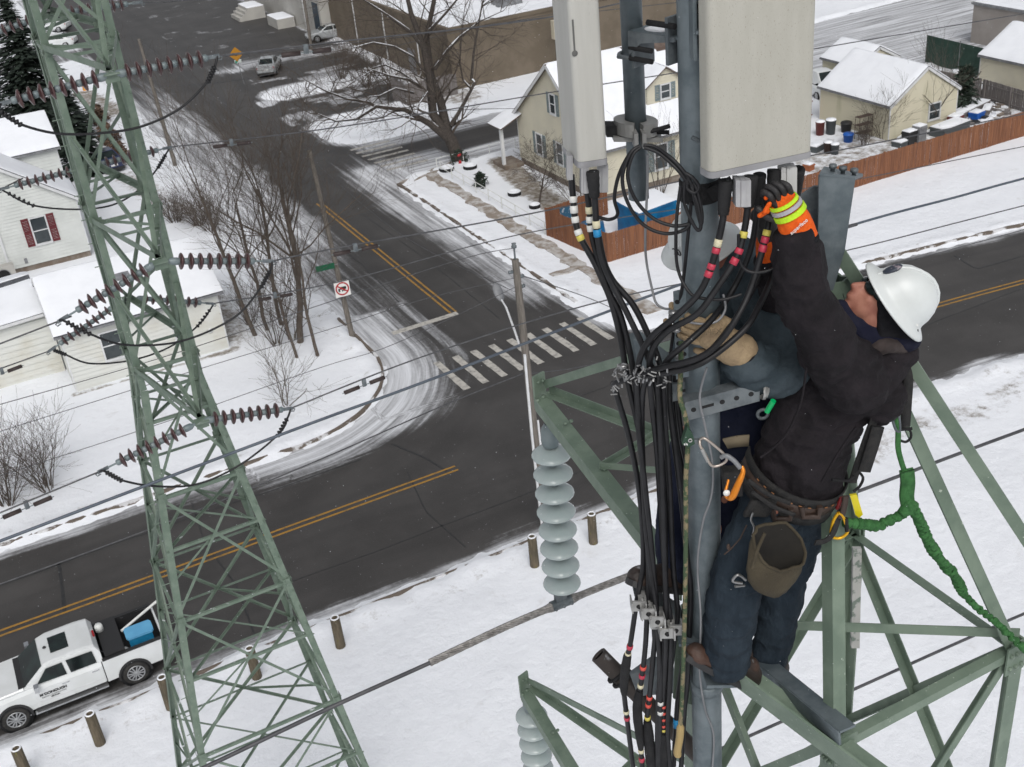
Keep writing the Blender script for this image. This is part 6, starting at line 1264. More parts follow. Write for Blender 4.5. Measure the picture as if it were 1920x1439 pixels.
boxpart('antenna_actuator', 'grey connector box furthest left under the narrow antenna', 1062, 1073, 288, 333, .10, M['slv']); boxpart('antenna_actuator', 'grey connector box mid way under the narrow antenna', 1088, 1103, 312, 358, .04, M['slv']); boxpart('antenna_actuator', 'grey connector box at the right under the narrow antenna', 1121, 1139, 306, 356, .08, M['slv'])
# --- coaxial cables: each a cable of its own with its colour bands
def cable(label, pl, r, bands=(), sleeve=None, m='black', nm='coaxial_cable', boot=None):
    pts = smooth_path([W(*p) for p in pl], 8); t = thing(nm, label, 'cable', pts[0]); mb = MB(); mb.tube(pts, r, 8); part(t, 'jacket', mb, M[m])
    ys = np.array([CY + FPX * (BAS.T @ (p - EYE))[1] / (BAS.T @ (p - EYE))[2] for p in pts])
    for py, col, ln in bands:
        i = int(np.argmin(abs(ys - py))); i = min(max(i, 1), len(pts) - 2); e = nrm(pts[i + 1] - pts[i - 1]); i0 = i if ys[i] <= py else i - 1; f = (py - ys[i0]) / (ys[i0 + 1] - ys[i0] + 1e-9); c = pts[i0] + (pts[i0 + 1] - pts[i0]) * np.clip(f, 0, 1)
        b = MB(); b.lathe(c - e * ln / 2, e, [(r, 0), (r + .0022, .0005), (r + .0025, ln / 2), (r + .0022, ln - .0005), (r, ln)], 12); part(t, 'tape_band', b, M[col])
    if boot: b = MB(); i = int(np.argmin(abs(ys - boot[1]))) or 1; seg = pts[:max(i, 3)]; n_ = len(seg); b.tube(seg, [r + boot[0] * (1 - .5 * (q / (n_ - 1)) ** 2) + .0012 * (q % 2) for q in range(n_)], 10); part(t, 'weatherproof_boot', b, M['blackm'])
    if sleeve:
        y0_, y1_, rr = sleeve; idx = [i for i in range(len(pts)) if y0_ <= ys[i] <= y1_]
        if len(idx) > 2: seg = pts[idx[0]:idx[-1] + 1]; k = len(seg); b = MB(); b.tube(seg, [r + .001 + (rr - r) * math.sin(math.pi * min(1, (q + .4) / k * 1.05)) ** .5 * (1 + .05 * ((q * 7) % 3 - 1)) for q in range(k)], 10); part(t, 'splice_wrap', b, M['blackm'])
    return t
R1 = .0114
cb = [  # label, polyline (px, py, dh), bands, sleeve, boot
 ('feeder cable furthest left under the narrow antenna with white and yellow bands', [(1071, 328, .09), (1074, 365, .08), (1079, 415, .06), (1089, 447, .04), (1111, 486, .02), (1128, 522, 0), (1146, 566, -.02), (1163, 632, -.04), (1175, 705, -.05), (1181, 733, -.05), (1199, 815, -.04), (1207, 903, -.03), (1216, 1060, -.02), (1214, 1137, -.03), (1210, 1213, -.02), (1203, 1274, 0), (1195, 1329, .02), (1201, 1396, .03), (1206, 1460, .04)], [(374, 'tape_w', .022), (393, 'tape_w', .026), (412, 'tape_w', .022), (436, 'tape_w', .02), (446, 'tape_y', .02), (1252, 'tape_o', .02), (1268, 'tape_r', .02), (1286, 'tape_c', .02), (1408, 'tape_c', .02), (1424, 'tape_r', .024)], (1290, 1405, .021), None),
 ('feeder cable with white bands beside the left connector boxes', [(1101, 358, .04), (1105, 395, .04), (1108, 430, .03), (1117, 470, .02), (1140, 543, -.01), (1163, 590, -.03), (1181, 660, -.05), (1193, 733, -.07), (1198, 815, -.07), (1210, 917, -.06), (1225, 1060, -.05), (1231, 1152, -.06), (1225, 1229, -.03), (1218, 1305, 0), (1214, 1351, .02), (1224, 1460, .03)], [(394, 'tape_c', .024), (412, 'tape_w', .022), (428, 'tape_w', .022), (1308, 'tape_o', .02), (1322, 'tape_o', .02), (1346, 'tape_y', .02)], (1350, 1470, .024), None),
 ('thick feeder with yellow and blue bands under the narrow antenna', [(1111, 322, .0), (1115, 370, 0), (1119, 430, -.01), (1128, 484, -.02), (1146, 530, -.03), (1175, 586, -.06), (1216, 674, -.10), (1232, 736, -.10), (1240, 860, -.09), (1245, 1000, -.08), (1249, 1171, -.09), (1247, 1260, -.05), (1244, 1320, -.02), (1246, 1460, .02)], [(421, 'tape_c', .026), (437, 'tape_b', .026), (1324, 'tape_o', .014), (1336, 'tape_o', .014), (1348, 'tape_o', .014), (1360, 'tape_o', .014), (1368, 'tape_y', .014)], (1372, 1470, .023), (.010, 380)),
 ('feeder cable splitting to the right below the narrow antenna', [(1122, 440, .0), (1132, 490, -.01), (1150, 528, -.02), (1187, 572, -.04), (1216, 630, -.06), (1239, 694, -.08), (1247, 800, -.07), (1255, 903, -.06), (1262, 1060, -.05), (1270, 1146, -.06), (1263, 1210, -.03), (1252, 1305, 0), (1249, 1390, .02), (1252, 1460, .03)], [], None, None),
 ('black cable dropping straight from the hose clamps at the left of the bundle', [(1150, 718, -.06), (1156, 740, -.05), (1178, 815, -.03), (1196, 903, -.01), (1205, 990, 0), (1206, 1060, 0), (1201, 1091, 0), (1194, 1128, -.02), (1182, 1207, 0), (1175, 1238, .02), (1170, 1290, .04), (1176, 1351, .06), (1190, 1460, .08)], [(1213, 'tape_r', .022), (1226, 'tape_c', .016), (1335, 'tape_c', .018), (1347, 'tape_r', .018)], (1225, 1305, .020), None),
 ('feeder with cream and red bands sweeping left from the wide antenna', [(1361, 338, -.16), (1357, 390, -.16), (1353, 426, -.17), (1334, 499, -.19), (1309, 552, -.2), (1263, 597, -.2), (1222, 632, -.18), (1199, 675, -.15), (1195, 735, -.09), (1203, 850, -.05), (1212, 1000, -.04), (1226, 1110, -.06), (1232, 1165, -.08), (1237, 1260, -.04), (1233, 1340, -.01), (1232, 1460, .02)], [(456, 'tape_c', .026), (470, 'tape_r', .02), (500, 'tape_r', .02), (514, 'tape_r', .022)], None, (.011, 405)),
 ('second feeder with red bands sweeping left from the wide antenna', [(1408, 330, -.15), (1402, 390, -.16), (1394, 440, -.17), (1379, 486, -.19), (1341, 545, -.21), (1306, 590, -.22), (1251, 622, -.2), (1222, 660, -.17), (1219, 720, -.12), (1232, 850, -.06), (1241, 1000, -.05), (1250, 1110, -.07), (1258, 1175, -.09), (1256, 1280, -.05), (1252, 1370, -.02), (1258, 1460, 0)], [(440, 'tape_y', .022), (471, 'tape_r', .02), (490, 'tape_r', .024), (1310, 'tape_w', .0), ], None, (.012, 400)),
 ('long feeder curving down behind the orange glove toward the hose clamps', [(1452, 318, -.1), (1447, 380, -.12), (1437, 440, -.16), (1408, 540, -.2), (1379, 600, -.24), (1344, 647, -.25), (1306, 673, -.24), (1248, 688, -.2), (1204, 700, -.15), (1160, 716, -.1), (1150, 722, -.07)], [(437, 'tape_y', .02), (450, 'tape_r', .022), (466, 'tape_r', .024)], None, (.012, 380)),
 ('rightmost feeder from the wide antenna passing under the raised sleeve', [(1497, 318, -.08), (1488, 380, -.02), (1470, 440, .06), (1452, 507, .02), (1423, 574, -.12), (1394, 620, -.2), (1321, 678, -.24), (1262, 697, -.2), (1220, 704, -.16), (1196, 712, -.12)], [], None, (.011, 385)),
 ('feeder from the middle of the wide antenna running behind the gloves', [(1424, 328, -.1), (1420, 390, -.08), (1408, 465, -.04), (1376, 540, -.02), (1336, 598, -.12), (1290, 642, -.18), (1252, 676, -.17), (1233, 722, -.10), (1245, 850, -.04), (1248, 1000, -.04), (1247, 1160, -.06), (1240, 1260, -.04), (1236, 1460, .02)], [(1318, 'tape_w', .02), (1336, 'tape_w', .02)], None, (.011, 390)),
 ('feeder beside the scuffed connector box curving behind the raised sleeve', [(1470, 330, .02), (1464, 400, .04), (1446, 470, .06), (1418, 530, .04), (1384, 590, -.04), (1340, 650, -.2), (1290, 690, -.22), (1240, 700, -.18), (1210, 716, -.12), (1203, 800, -.05), (1210, 960, -.03), (1222, 1110, -.04), (1228, 1200, -.04)], [], None, None),
 ('black cable right of the hose clamps in the bundle', [(1254, 690, -.03), (1256, 765, -.04), (1266, 844, -.05), (1277, 930, -.05), (1284, 1000, -.05), (1290, 1060, -.05), (1295, 1100, -.05), (1294, 1160, -.04), (1289, 1274, -.01), (1283, 1335, .02), (1276, 1460, .04)], [], None, None),
 ('black cable close to the mast with blue bands at the foot', [(1266, 700, .02), (1270, 757, .02), (1279, 830, .01), (1292, 903, 0), (1302, 1060, -.01), (1309, 1128, -.02), (1303, 1200, -.02), (1301, 1259, -.01), (1307, 1351, .0), (1310, 1460, .01)], [(1362, 'tape_b', .018), (1374, 'tape_b', .018), (1386, 'tape_b', .018), (1396, 'tape_b', .018), (1408, 'tape_y', .016)], None, None),
 ('black cable tucked against the left side of the mast', [(1282, 820, .0), (1296, 903, .0), (1306, 1060, .0), (1312, 1130, .0), (1313, 1200, .01), (1313, 1300, .02), (1316, 1460, .03)], [], None, None),
 ('slack black cable bending behind the rope at the foot', [(1246, 700, .03), (1268, 800, .03), (1282, 950, .03), (1288, 1090, .02), (1279, 1180, .02), (1283, 1220, .03), (1272, 1300, .05), (1266, 1380, .06), (1262, 1460, .06)], [(1356, 'tape_b', .05)], None, None)]
for lb, pl, bd, sl_, bt in cb: cable(lb, pl, R1, [b for b in bd if b[2] > 0], sl_, boot=bt)
for i, (lb, pl) in enumerate([('thin jumper looping under the raised gloves', [(1385, 440, -.18), (1386, 478, -.18), (1392, 500, -.18), (1410, 511, -.19), (1440, 508, -.2), (1470, 494, -.2)]), ('thin grey cable running down the face of the mast', [(1325, 690, -.13), (1312, 745, -.14), (1322, 800, -.14), (1336, 870, -.14), (1334, 930, -.14), (1318, 980, -.14), (1308, 1060, -.14), (1314, 1160, -.14), (1312, 1260, -.1), (1322, 1330, -.07), (1338, 1380, -.07), (1334, 1460, -.07)]),
        ('thin olive cable hanging from the clamp beside the left pipe', [(1214, 290, .12), (1214, 340, .12), (1210, 440, .1), (1212, 490, .1), (1222, 540, .08), (1230, 568, .06), (1243, 578, .04), (1256, 580, .02)]), ('slim cable threading between the loop and the plate', [(1276, 350, -.1), (1268, 420, -.1), (1270, 500, -.1), (1292, 548, -.14), (1318, 560, -.16), (1355, 562, -.16), (1390, 552, -.16)]), ('slim cable hanging beside the hard hat behind the mast', [(1296, 380, -.09), (1290, 440, -.09), (1284, 500, -.08), (1278, 545, -.06), (1268, 590, -.04), (1260, 640, -.03), (1254, 690, -.02)]),
        ('thin grey control cable crossing the tan glove', [(1290, 604, -.12), (1318, 608, -.13), (1345, 602, -.13), (1360, 580, -.12), (1356, 552, -.1)])]):
    mb = MB(); mb.tube(smooth_path([W(*p) for p in pl], 8), .0062 if i in (0, 3, 4) else .0045, 6); solo('control_cable', lb, 'cable', mb, M['black'] if i in (0, 3, 4) else M['gutter'])
lp = thing('cable_coil', 'coil of black jumper cable hanging between the left pipe and the mast', 'cable coil', W(1240, 350))
for pl in ([(1198, 275, .0), (1180, 290, -.02), (1160, 330, -.02), (1152, 372, .0), (1158, 402, .02), (1142, 412, .04), (1118, 406, .04)], [(1200, 274, -.02), (1182, 288, -.03), (1167, 332, -.04), (1176, 378, -.05), (1204, 420, -.06), (1244, 438, -.08), (1282, 432, -.1), (1298, 412, -.1)], [(1202, 276, -.02), (1186, 292, -.03), (1177, 330, -.04), (1190, 372, -.05), (1222, 408, -.07), (1262, 424, -.09), (1294, 420, -.1)], [(1206, 273, -.02), (1228, 276, -.03), (1262, 300, -.08), (1288, 330, -.1), (1298, 350, -.1)], [(1208, 277, -.03), (1236, 288, -.05), (1270, 318, -.09), (1290, 345, -.1)], [(1284, 340, -.1), (1282, 372, -.1), (1290, 400, -.11), (1306, 430, -.12), (1314, 425, -.12), (1310, 390, -.12), (1296, 350, -.1)], [(1298, 345, -.1), (1304, 380, -.11), (1314, 420, -.12), (1316, 400, -.12), (1308, 360, -.11), (1300, 340, -.1)], [(1285, 325, -.1), (1300, 335, -.11), (1310, 350, -.11), (1302, 362, -.11), (1288, 352, -.1), (1290, 332, -.1)]):
    mb = MB(); mb.tube(smooth_path([W(*p) for p in pl], 8), .0064, 6); part(lp, 'loop', mb, M['black'])
st = thing('mast_strap', 'black band wrapped round the mast above the cable coil', 'strap', W(1310, 350)); zs = zat(352); mb = MB(); mb.lathe((MX, MY, zs - .04), (0, 0, 1), [(RM, 0), (RM + .004, .002), (RM + .005, .07), (RM, .075)], 28); part(st, 'band', mb, M['blackm']); mb = MB(); mb.bar(mpt(zs, 1.2, RM + .005), W(1372, 344, -.1), .03, .045); part(st, 'tail', mb, M['blackm'])
# --- cable hangers and clamps
def hanger(label, px, py, dh, w=.028, h=.05, nm='cable_hanger'):
    c = W(px, py, dh); t = thing(nm, label, 'cable hanger', c); mb = MB(); mb.box(c + TOV * .012, AXI * w, TOV * .004, (0, 0, h / 2)); mb.box(c - AXI * w, AXI * .003, TOV * .03, (0, 0, h / 2)); mb.box(c + AXI * w, AXI * .003, TOV * .03, (0, 0, h / 2)); part(t, 'bracket', mb, M['galv'])
    mb = MB(); mb.lathe(c + TOV * .014, TOV, [(.011, 0), (.011, .003), (.006, .004), (.006, .012), (0, .012)], 10); part(t, 'bolt', mb, M['blackm']); return t
M['galv'] = mat('bright_stamped_steel', (.30, .30, .29), .4, .5, (.40, .40, .39), 14)
hp = thing('cable_support_plate', 'flat galvanised support plate on which the cable hangers are bolted', 'plate', W(1240, 1140)); q0, q1 = W(1188, 1110, .06), W(1285, 1172, -.02); e = nrm(q1 - q0); mb = MB(); mb.box((q0 + q1) / 2 + YH * .05, e * np.linalg.norm(q1 - q0) / 2, YH * .075, np.array([0, 0, .005])); part(hp, 'plate', mb, M['steel'])
for i, (a, b_, d_) in enumerate(((1197, 1133, -.06), (1215, 1147, -.09), (1232, 1162, -.11), (1250, 1184, -.13), (1266, 1178, -.12))):
    hanger(('leftmost', 'second', 'third', 'lowest front', 'rightmost')[i] + ' stamped steel hanger in the stepped row gripping the cables above the boots', a, b_, d_)
for a, b_, d_ in ((1203, 1120, -.02), (1222, 1133, -.04), (1240, 1150, -.06), (1256, 1163, -.08), (1207, 1150, -.05), (1226, 1168, -.08)):
    c = W(a, b_, d_); mb = MB(); mb.box(c, AXI * .016, TOV * .02, (0, 0, .018)); mb.lathe(c + TOV * .02, TOV, [(.008, 0), (.008, .01), (0, .011)], 8); part(hp, 'hanger_block', mb, M['galv'])
hc = thing('hose_clamp_cluster', 'shiny cluster of worm drive hose clamps gathering the cables left of the mast', 'clamp', W(1200, 715)); rn = random.Random(9); M['shine'] = mat('stainless_clip', (.30, .30, .30), .3, .8)
for i in range(80):
    a = rn.uniform(1148, 1255); c = W(a, 714 - (a - 1150) * .12 + rn.gauss(0, 13), -.17 + rn.gauss(0, .025)); v1 = nrm([rn.gauss(0, 1), rn.gauss(0, 1), rn.gauss(0, 1.4)]); mb = MB(); v2 = nrm(np.cross(v1, (.3, .2, .9))); mb.box(c, v1 * rn.uniform(.005, .013), v2 * .003, np.cross(v1, v2) * .002); part(hc, 'clip', mb, M['shine'])
for a, b_ in ((1168, 690), (1196, 700), (1222, 700), (1262, 590), (1268, 622), (1274, 674), (1262, 598)):
    c = W(a, b_, -.12); mb = MB(); mb.lathe(c, nrm([.1, .05, 1]), [(.014, 0), (.0165, .001), (.0165, .012), (.014, .013)], 12); part(hc, 'ring', mb, M['shine'])
# --- perforated plate, gusset, channels
def plate(nm, label, quad, th, m, cat='plate', holes=(), hr=.009):
    c = sum(quad) / len(quad); t = thing(nm, label, cat, c); n_ = nrm(np.cross(quad[1] - quad[0], quad[2] - quad[0])); n_ = n_ if n_ @ TOV > 0 else -n_; mb = MB(); mb.prism([q - n_ * th for q in quad], n_ * th); part(t, 'sheet', mb, M[m])
    for h in holes: h = quad[0] + (quad[1] - quad[0]) * h[0] + (quad[3] - quad[0]) * h[1]; mb = MB(); mb.lathe(h + n_ * .0006, n_, [(hr, 0), (0, .0001)], 10); part(t, 'hole', mb, M['blackm'])
    return t
plate('perforated_plate', 'vertical galvanised plate with rows of round holes beside the tan glove', [W(1262, 548, -.05), W(1286, 542, -.06), W(1292, 706, -.08), W(1268, 712, -.07)], .008, 'steel', holes=[(.3 + .4 * (i % 2), .50 + .045 * i) for i in range(9)] + [(.3, .12)])
plate('gusset_plate', 'pale galvanised triangular gusset behind the cables left of the mast', [W(1176, 628, .08), W(1198, 620, .08), W(1290, 690, -.02), W(1285, 706, -.02), W(1190, 700, .06)], .008, 'steel')
def channel(label, p, q, h, m, nholes=0):
    t = thing('steel_channel', label, 'bracket', (p + q) / 2); e = nrm(q - p); f = nrm(np.cross(e, (0, 0, 1))); f = f if f @ TOV > 0 else -f; L = np.linalg.norm(q - p)
    mb = MB(); mb.box((p + q) / 2, e * L / 2, f * .004, (0, 0, h / 2)); mb.box((p + q) / 2 - f * .028 + [0, 0, h / 2 - .004], e * L / 2, f * .0235, (0, 0, .004)); mb.box((p + q) / 2 - f * .028 - [0, 0, h / 2 - .004], e * L / 2, f * .0235, (0, 0, .004)); part(t, 'channel', mb, M[m])
    for i in range(nholes):
        c = p + e * L * (i + .6) / (nholes + .2) + f * .0046; mb = MB(); mb.lathe(c, f, [(.010, 0), (0, .0002)], 10) if i != 1 else mb.box(c, e * .022, f * .0003, (0, 0, .006)); part(t, 'hole', mb, M['blackm'])
    return t
channel('galvanised slotted channel clamped across the front of the mast', W(1284, 772, -.10), W(1424, 734, -.10), .078, 'steel_dk', 5); channel('short galvanised channel behind the rope left of the mast', W(1241, 742, .0), W(1296, 728, .0), .072, 'steel_dk', 2)
mb = MB(); c = W(1428, 735, -.10)
for i in range(4): mb.lathe(c + AXI * .004 * i + [0, 0, .008 * (i % 2)], AXI, [(.03 - .004 * i, 0), (.03 - .004 * i, .012), (0, .013)], 8)
solo('channel_nut', 'snowy bolt and nut at the right end of the slotted channel', 'bolt', mb, M['galv'])
# --- galvanised cap plates on the tower peak
hp_ = float(AP @ YH); q = lambda a, b_, d=0.0: V(a, b_, hp_ + d)
pk = thing('peak_extension', 'galvanised folded plate with bolt studs forming the tower peak behind the sleeve', 'plate', q(1560, 430))
mb = MB(); mb.prism([q(1536, 330, -.10), q(1604, 336, -.10), q(1584, 470, -.10), q(1562, 545, -.10), q(1530, 545, -.10), q(1534, 440, -.10)], YH * .012); part(pk, 'front_sheet', mb, M['steel'])
mb = MB(); mb.prism([q(1494, 372, -.02), q(1527, 350, -.02), q(1540, 350, -.02), q(1540, 548, -.02), q(1478, 548, -.02)], YH * .012); part(pk, 'rear_sheet', mb, M['steel_dk'])
mb = MB(); mb.prism([q(1536, 331, -.10), q(1604, 337, -.10), q(1618, 332, .06), q(1545, 318, .06)], (0, 0, .012)); part(pk, 'top_flange', mb, M['steel'])
for a, b_, d_ in ((1561, 318, -.02), (1580, 322, -.04), (1601, 326, -.06)): mb = MB(); p = q(a, b_ + 8, d_); mb.lathe(p, (0, 0, 1), [(.008, 0), (.008, .022), (.014, .022), (.014, .034), (0, .036)], 8); part(pk, 'stud', mb, M['steel_dk'])
# --- dark pipe stub with clamps at the foot, lower platform steel
M['rust'] = mat('dark_brown_pipe', (.032, .026, .023), .6, .2, (.055, .045, .04), 8, 5, snow=.05, spots=(10, .66, (.22, .26, .23)))
p0, p1 = W(1122, 1228, .5), W(1345, 1452, .25); dp = thing('dark_pipe', 'dark brown steel pipe stub slanting below the boots with an open end', 'pipe', p0); mb = MB(); e = nrm(p1 - p0); mb.lathe(p0, e, [(.030, .01), (.034, 0), (.042, 0), (.042, np.linalg.norm(p1 - p0))], 20); part(dp, 'tube', mb, M['rust'])
for s in (.13, .165): mb = MB(); c = p0 + e * s; a_, b_ = perp(e); mb.tube([c + (a_ * math.cos(g) + b_ * math.sin(g)) * .052 for g in np.linspace(0, 2 * math.pi, 18)], .009, 6); part(dp, 'clamp_ring', mb, M['blackm'])
plate('clamp_plate', 'dark galvanised wing plate clamped on the brown pipe behind the cables', [W(1180, 1262, .38), W(1222, 1232, .38), W(1262, 1240, .36), W(1268, 1300, .36), W(1196, 1306, .38)], .01, 'steel_dk')
bm = thing('platform_beam', 'heavy green steel angle running down to the right below the boots', 'beam', W(1420, 1340)); mb = MB(); mb.angle(W(1318, 1242, .0), W(1660, 1500, -.66), .115, .011, TOV * .3 + np.array([0, 0, 1.]), YH); part(bm, 'angle', mb, M['green_n'])
gp = thing('toe_plate', 'galvanised flat channel beside the green angle under the far boot', 'plate', W(1480, 1330)); a_, b_ = W(1424, 1256, .05) + [0, 0, .07], W(1588, 1392, -.50) + [0, 0, .07]; e = nrm(b_ - a_); f = nrm(np.cross(e, (0, 0, 1))); f = f if f @ YH > 0 else -f; mb = MB(); mb.box((a_ + b_) / 2, e * np.linalg.norm(b_ - a_) / 2, f * .036, np.cross(e, f) * .005); mb.box((a_ + b_) / 2 - f * .036 - np.array([0, 0, .03]), e * np.linalg.norm(b_ - a_) / 2, f * .005, np.cross(e, f) * .032); part(gp, 'channel', mb, M['steel'])
plate('foot_plate', 'green painted splice plate behind the cables under the boots', [W(1268, 1180, .12), W(1300, 1176, .12), W(1322, 1330, .10), W(1262, 1310, .12)], .01, 'green_n')
fp = thing('foot_peg', 'galvanised step lug on the mast carrying the brown boot', 'step', W(1330, 1270)); mb = MB(); mb.box(W(1352, 1272, -.10), AXI * .07, TOV * .05, (0, 0, .008)); part(fp, 'lug', mb, M['steel']); mb = MB(); mb.lathe((MX, MY, zat(1290)), (0, 0, 1), [(RM, 0), (RM + .006, .002), (RM + .006, .05), (RM, .052)], 24); part(fp, 'collar', mb, M['steel'])
fp = thing('foot_peg', 'galvanised step lug beside the mast under the middle boot', 'step', W(1300, 1190)); mb = MB(); mb.box(W(1300, 1192, -.02), AXI * .07, TOV * .06, (0, 0, .007)); part(fp, 'lug', mb, M['steel'])
mb = MB(); mb.prism([V(1600, 1030, 4.05), V(1616, 1030, 4.05), V(1612, 1216, 4.05), V(1596, 1216, 4.05)], YH * .02); solo('white_strip', 'long whitish flaking strip on the tower leg behind the pouch', 'strip', mb, mat('flaking_white', (.42, .42, .40), .7, 0, (.16, .20, .17), 18, 4, .5, .6))
# --- rope with its grab
M['rope'] = mat('tan_green_rope', (.20, .165, .095), .85, 0, (.045, .075, .035), 26, 3, .42, .52, bump=.5, bscale=160)
rp = thing('safety_rope', 'tan rope with green flecks hanging in front of the cables', 'rope', W(1284, 900, -.2)); pts = smooth_path([W(*p) for p in ((1277, 640, -.12), (1276, 700, -.16), (1275, 745, -.2), (1283, 775, -.21), (1288, 800, -.21), (1290, 830, -.21), (1286, 900, -.22), (1286, 1000, -.22), (1284, 1150, -.2), (1279, 1300, -.16), (1276, 1360, -.14))], 10); mb = MB(); mb.tube(pts, [.0088 + .0006 * (i % 2) for i in range(len(pts))], 8); part(rp, 'strand', mb, M['rope'])
mb = MB(); mb.tube(smooth_path([W(1276, 1352, -.14), W(1275, 1380, -.14), W(1270, 1410, -.14), W(1273, 1418, -.14)], 6), [.010] * 3 + [.017] * 13 + [.012] * 3, 8); part(rp, 'end_sleeve', mb, mat('tan_sleeve', (.33, .24, .10), .7))
rg = thing('rope_grab', 'small green triangular rope grab clamped on the tan rope', 'rope grab', W(1290, 815, -.24)); mb = MB(); mb.prism([W(1289, 800, -.245), W(1300, 818, -.245), W(1303, 833, -.245), W(1292, 839, -.245), W(1279, 834, -.245)], YH * .03); part(rg, 'cheek_plate', mb, mat('dark_green_metal', (.02, .055, .03), .45, .2)); mb = MB(); mb.lathe(W(1294, 826, -.247), TOV, [(.008, 0), (.008, .003), (.004, .003), (.004, .001)], 12); part(rg, 'rivet', mb, M['galv']); mb = MB(); mb.box(W(1304, 828, -.23), AXI * .02, TOV * .006, (0, 0, .01)); part(rg, 'arm', mb, M['steel_dk'])
letters(rg, 'ala', .014, W(1286, 835, -.2465), AXI, (0, 0, 1), M['sw'])
def carab(nm, label, pl, r, m, gate=None, gm='galv'):
    pts = smooth_path([W(*p) for p in pl] + [W(*pl[0])], 6); t = thing(nm, label, 'carabiner', pts[0]); mb = MB(); mb.tube(pts, r, 8); part(t, 'body', mb, M[m] if isinstance(m, str) else m)
    if gate: mb = MB(); mb.tube([W(*g) for g in gate], r * 1.35, 8); part(t, 'gate', mb, M[gm])
    return t
carab('carabiner', 'silver screw gate carabiner linking the rope grab to the belt', [(1312, 826, -.25), (1320, 822, -.26), (1340, 836, -.27), (1361, 856, -.28), (1360, 866, -.28), (1345, 874, -.28), (1333, 872, -.28), (1322, 852, -.27), (1313, 836, -.26)], .0055, mat('warm_silver_metal', (.42, .37, .33), .35, .8), [(1316, 842, -.265), (1328, 866, -.275)], 'galv')
M['orange'] = mat('anodised_orange', (.62, .20, .012), .32, .45)
oc = thing('belay_handle', 'bright orange positioning lanyard handle on the front of the belt', 'lanyard handle', W(1378, 905, -.3)); mb = MB(); mb.tube(smooth_path([W(1391, 874, -.3), W(1393, 886, -.31), W(1384, 908, -.32), (W(1374, 930, -.32)), W(1366, 934, -.31), W(1360, 926, -.3), W(1364, 908, -.28), W(1366, 900, -.27)], 6), [.006, .0065, .007, .0075, .008, .0085, .009, .0095, .0105, .011, .012, .012, .012, .0125, .013, .013, .0135, .0135, .0135, .013, .013, .012, .011, .01, .009, .008, .008, .007, .007, .0065, .006, .006, .006, .006, .006, .005, .005, .005, .005, .005, .005, .005, .005][:43], 8); part(oc, 'handle', mb, M['orange']); mb = MB(); mb.lathe(W(1362, 924, -.32), TOV, [(.012, 0), (.012, .006), (0, .009)], 12); part(oc, 'button', mb, M['sw'])
mb = MB(); mb.tube(smooth_path([W(1352, 858, -.28), W(1362, 855, -.29), W(1376, 864, -.3), W(1388, 878, -.31)], 6), .009, 8); part(oc, 'sling', mb, M['gutter'])
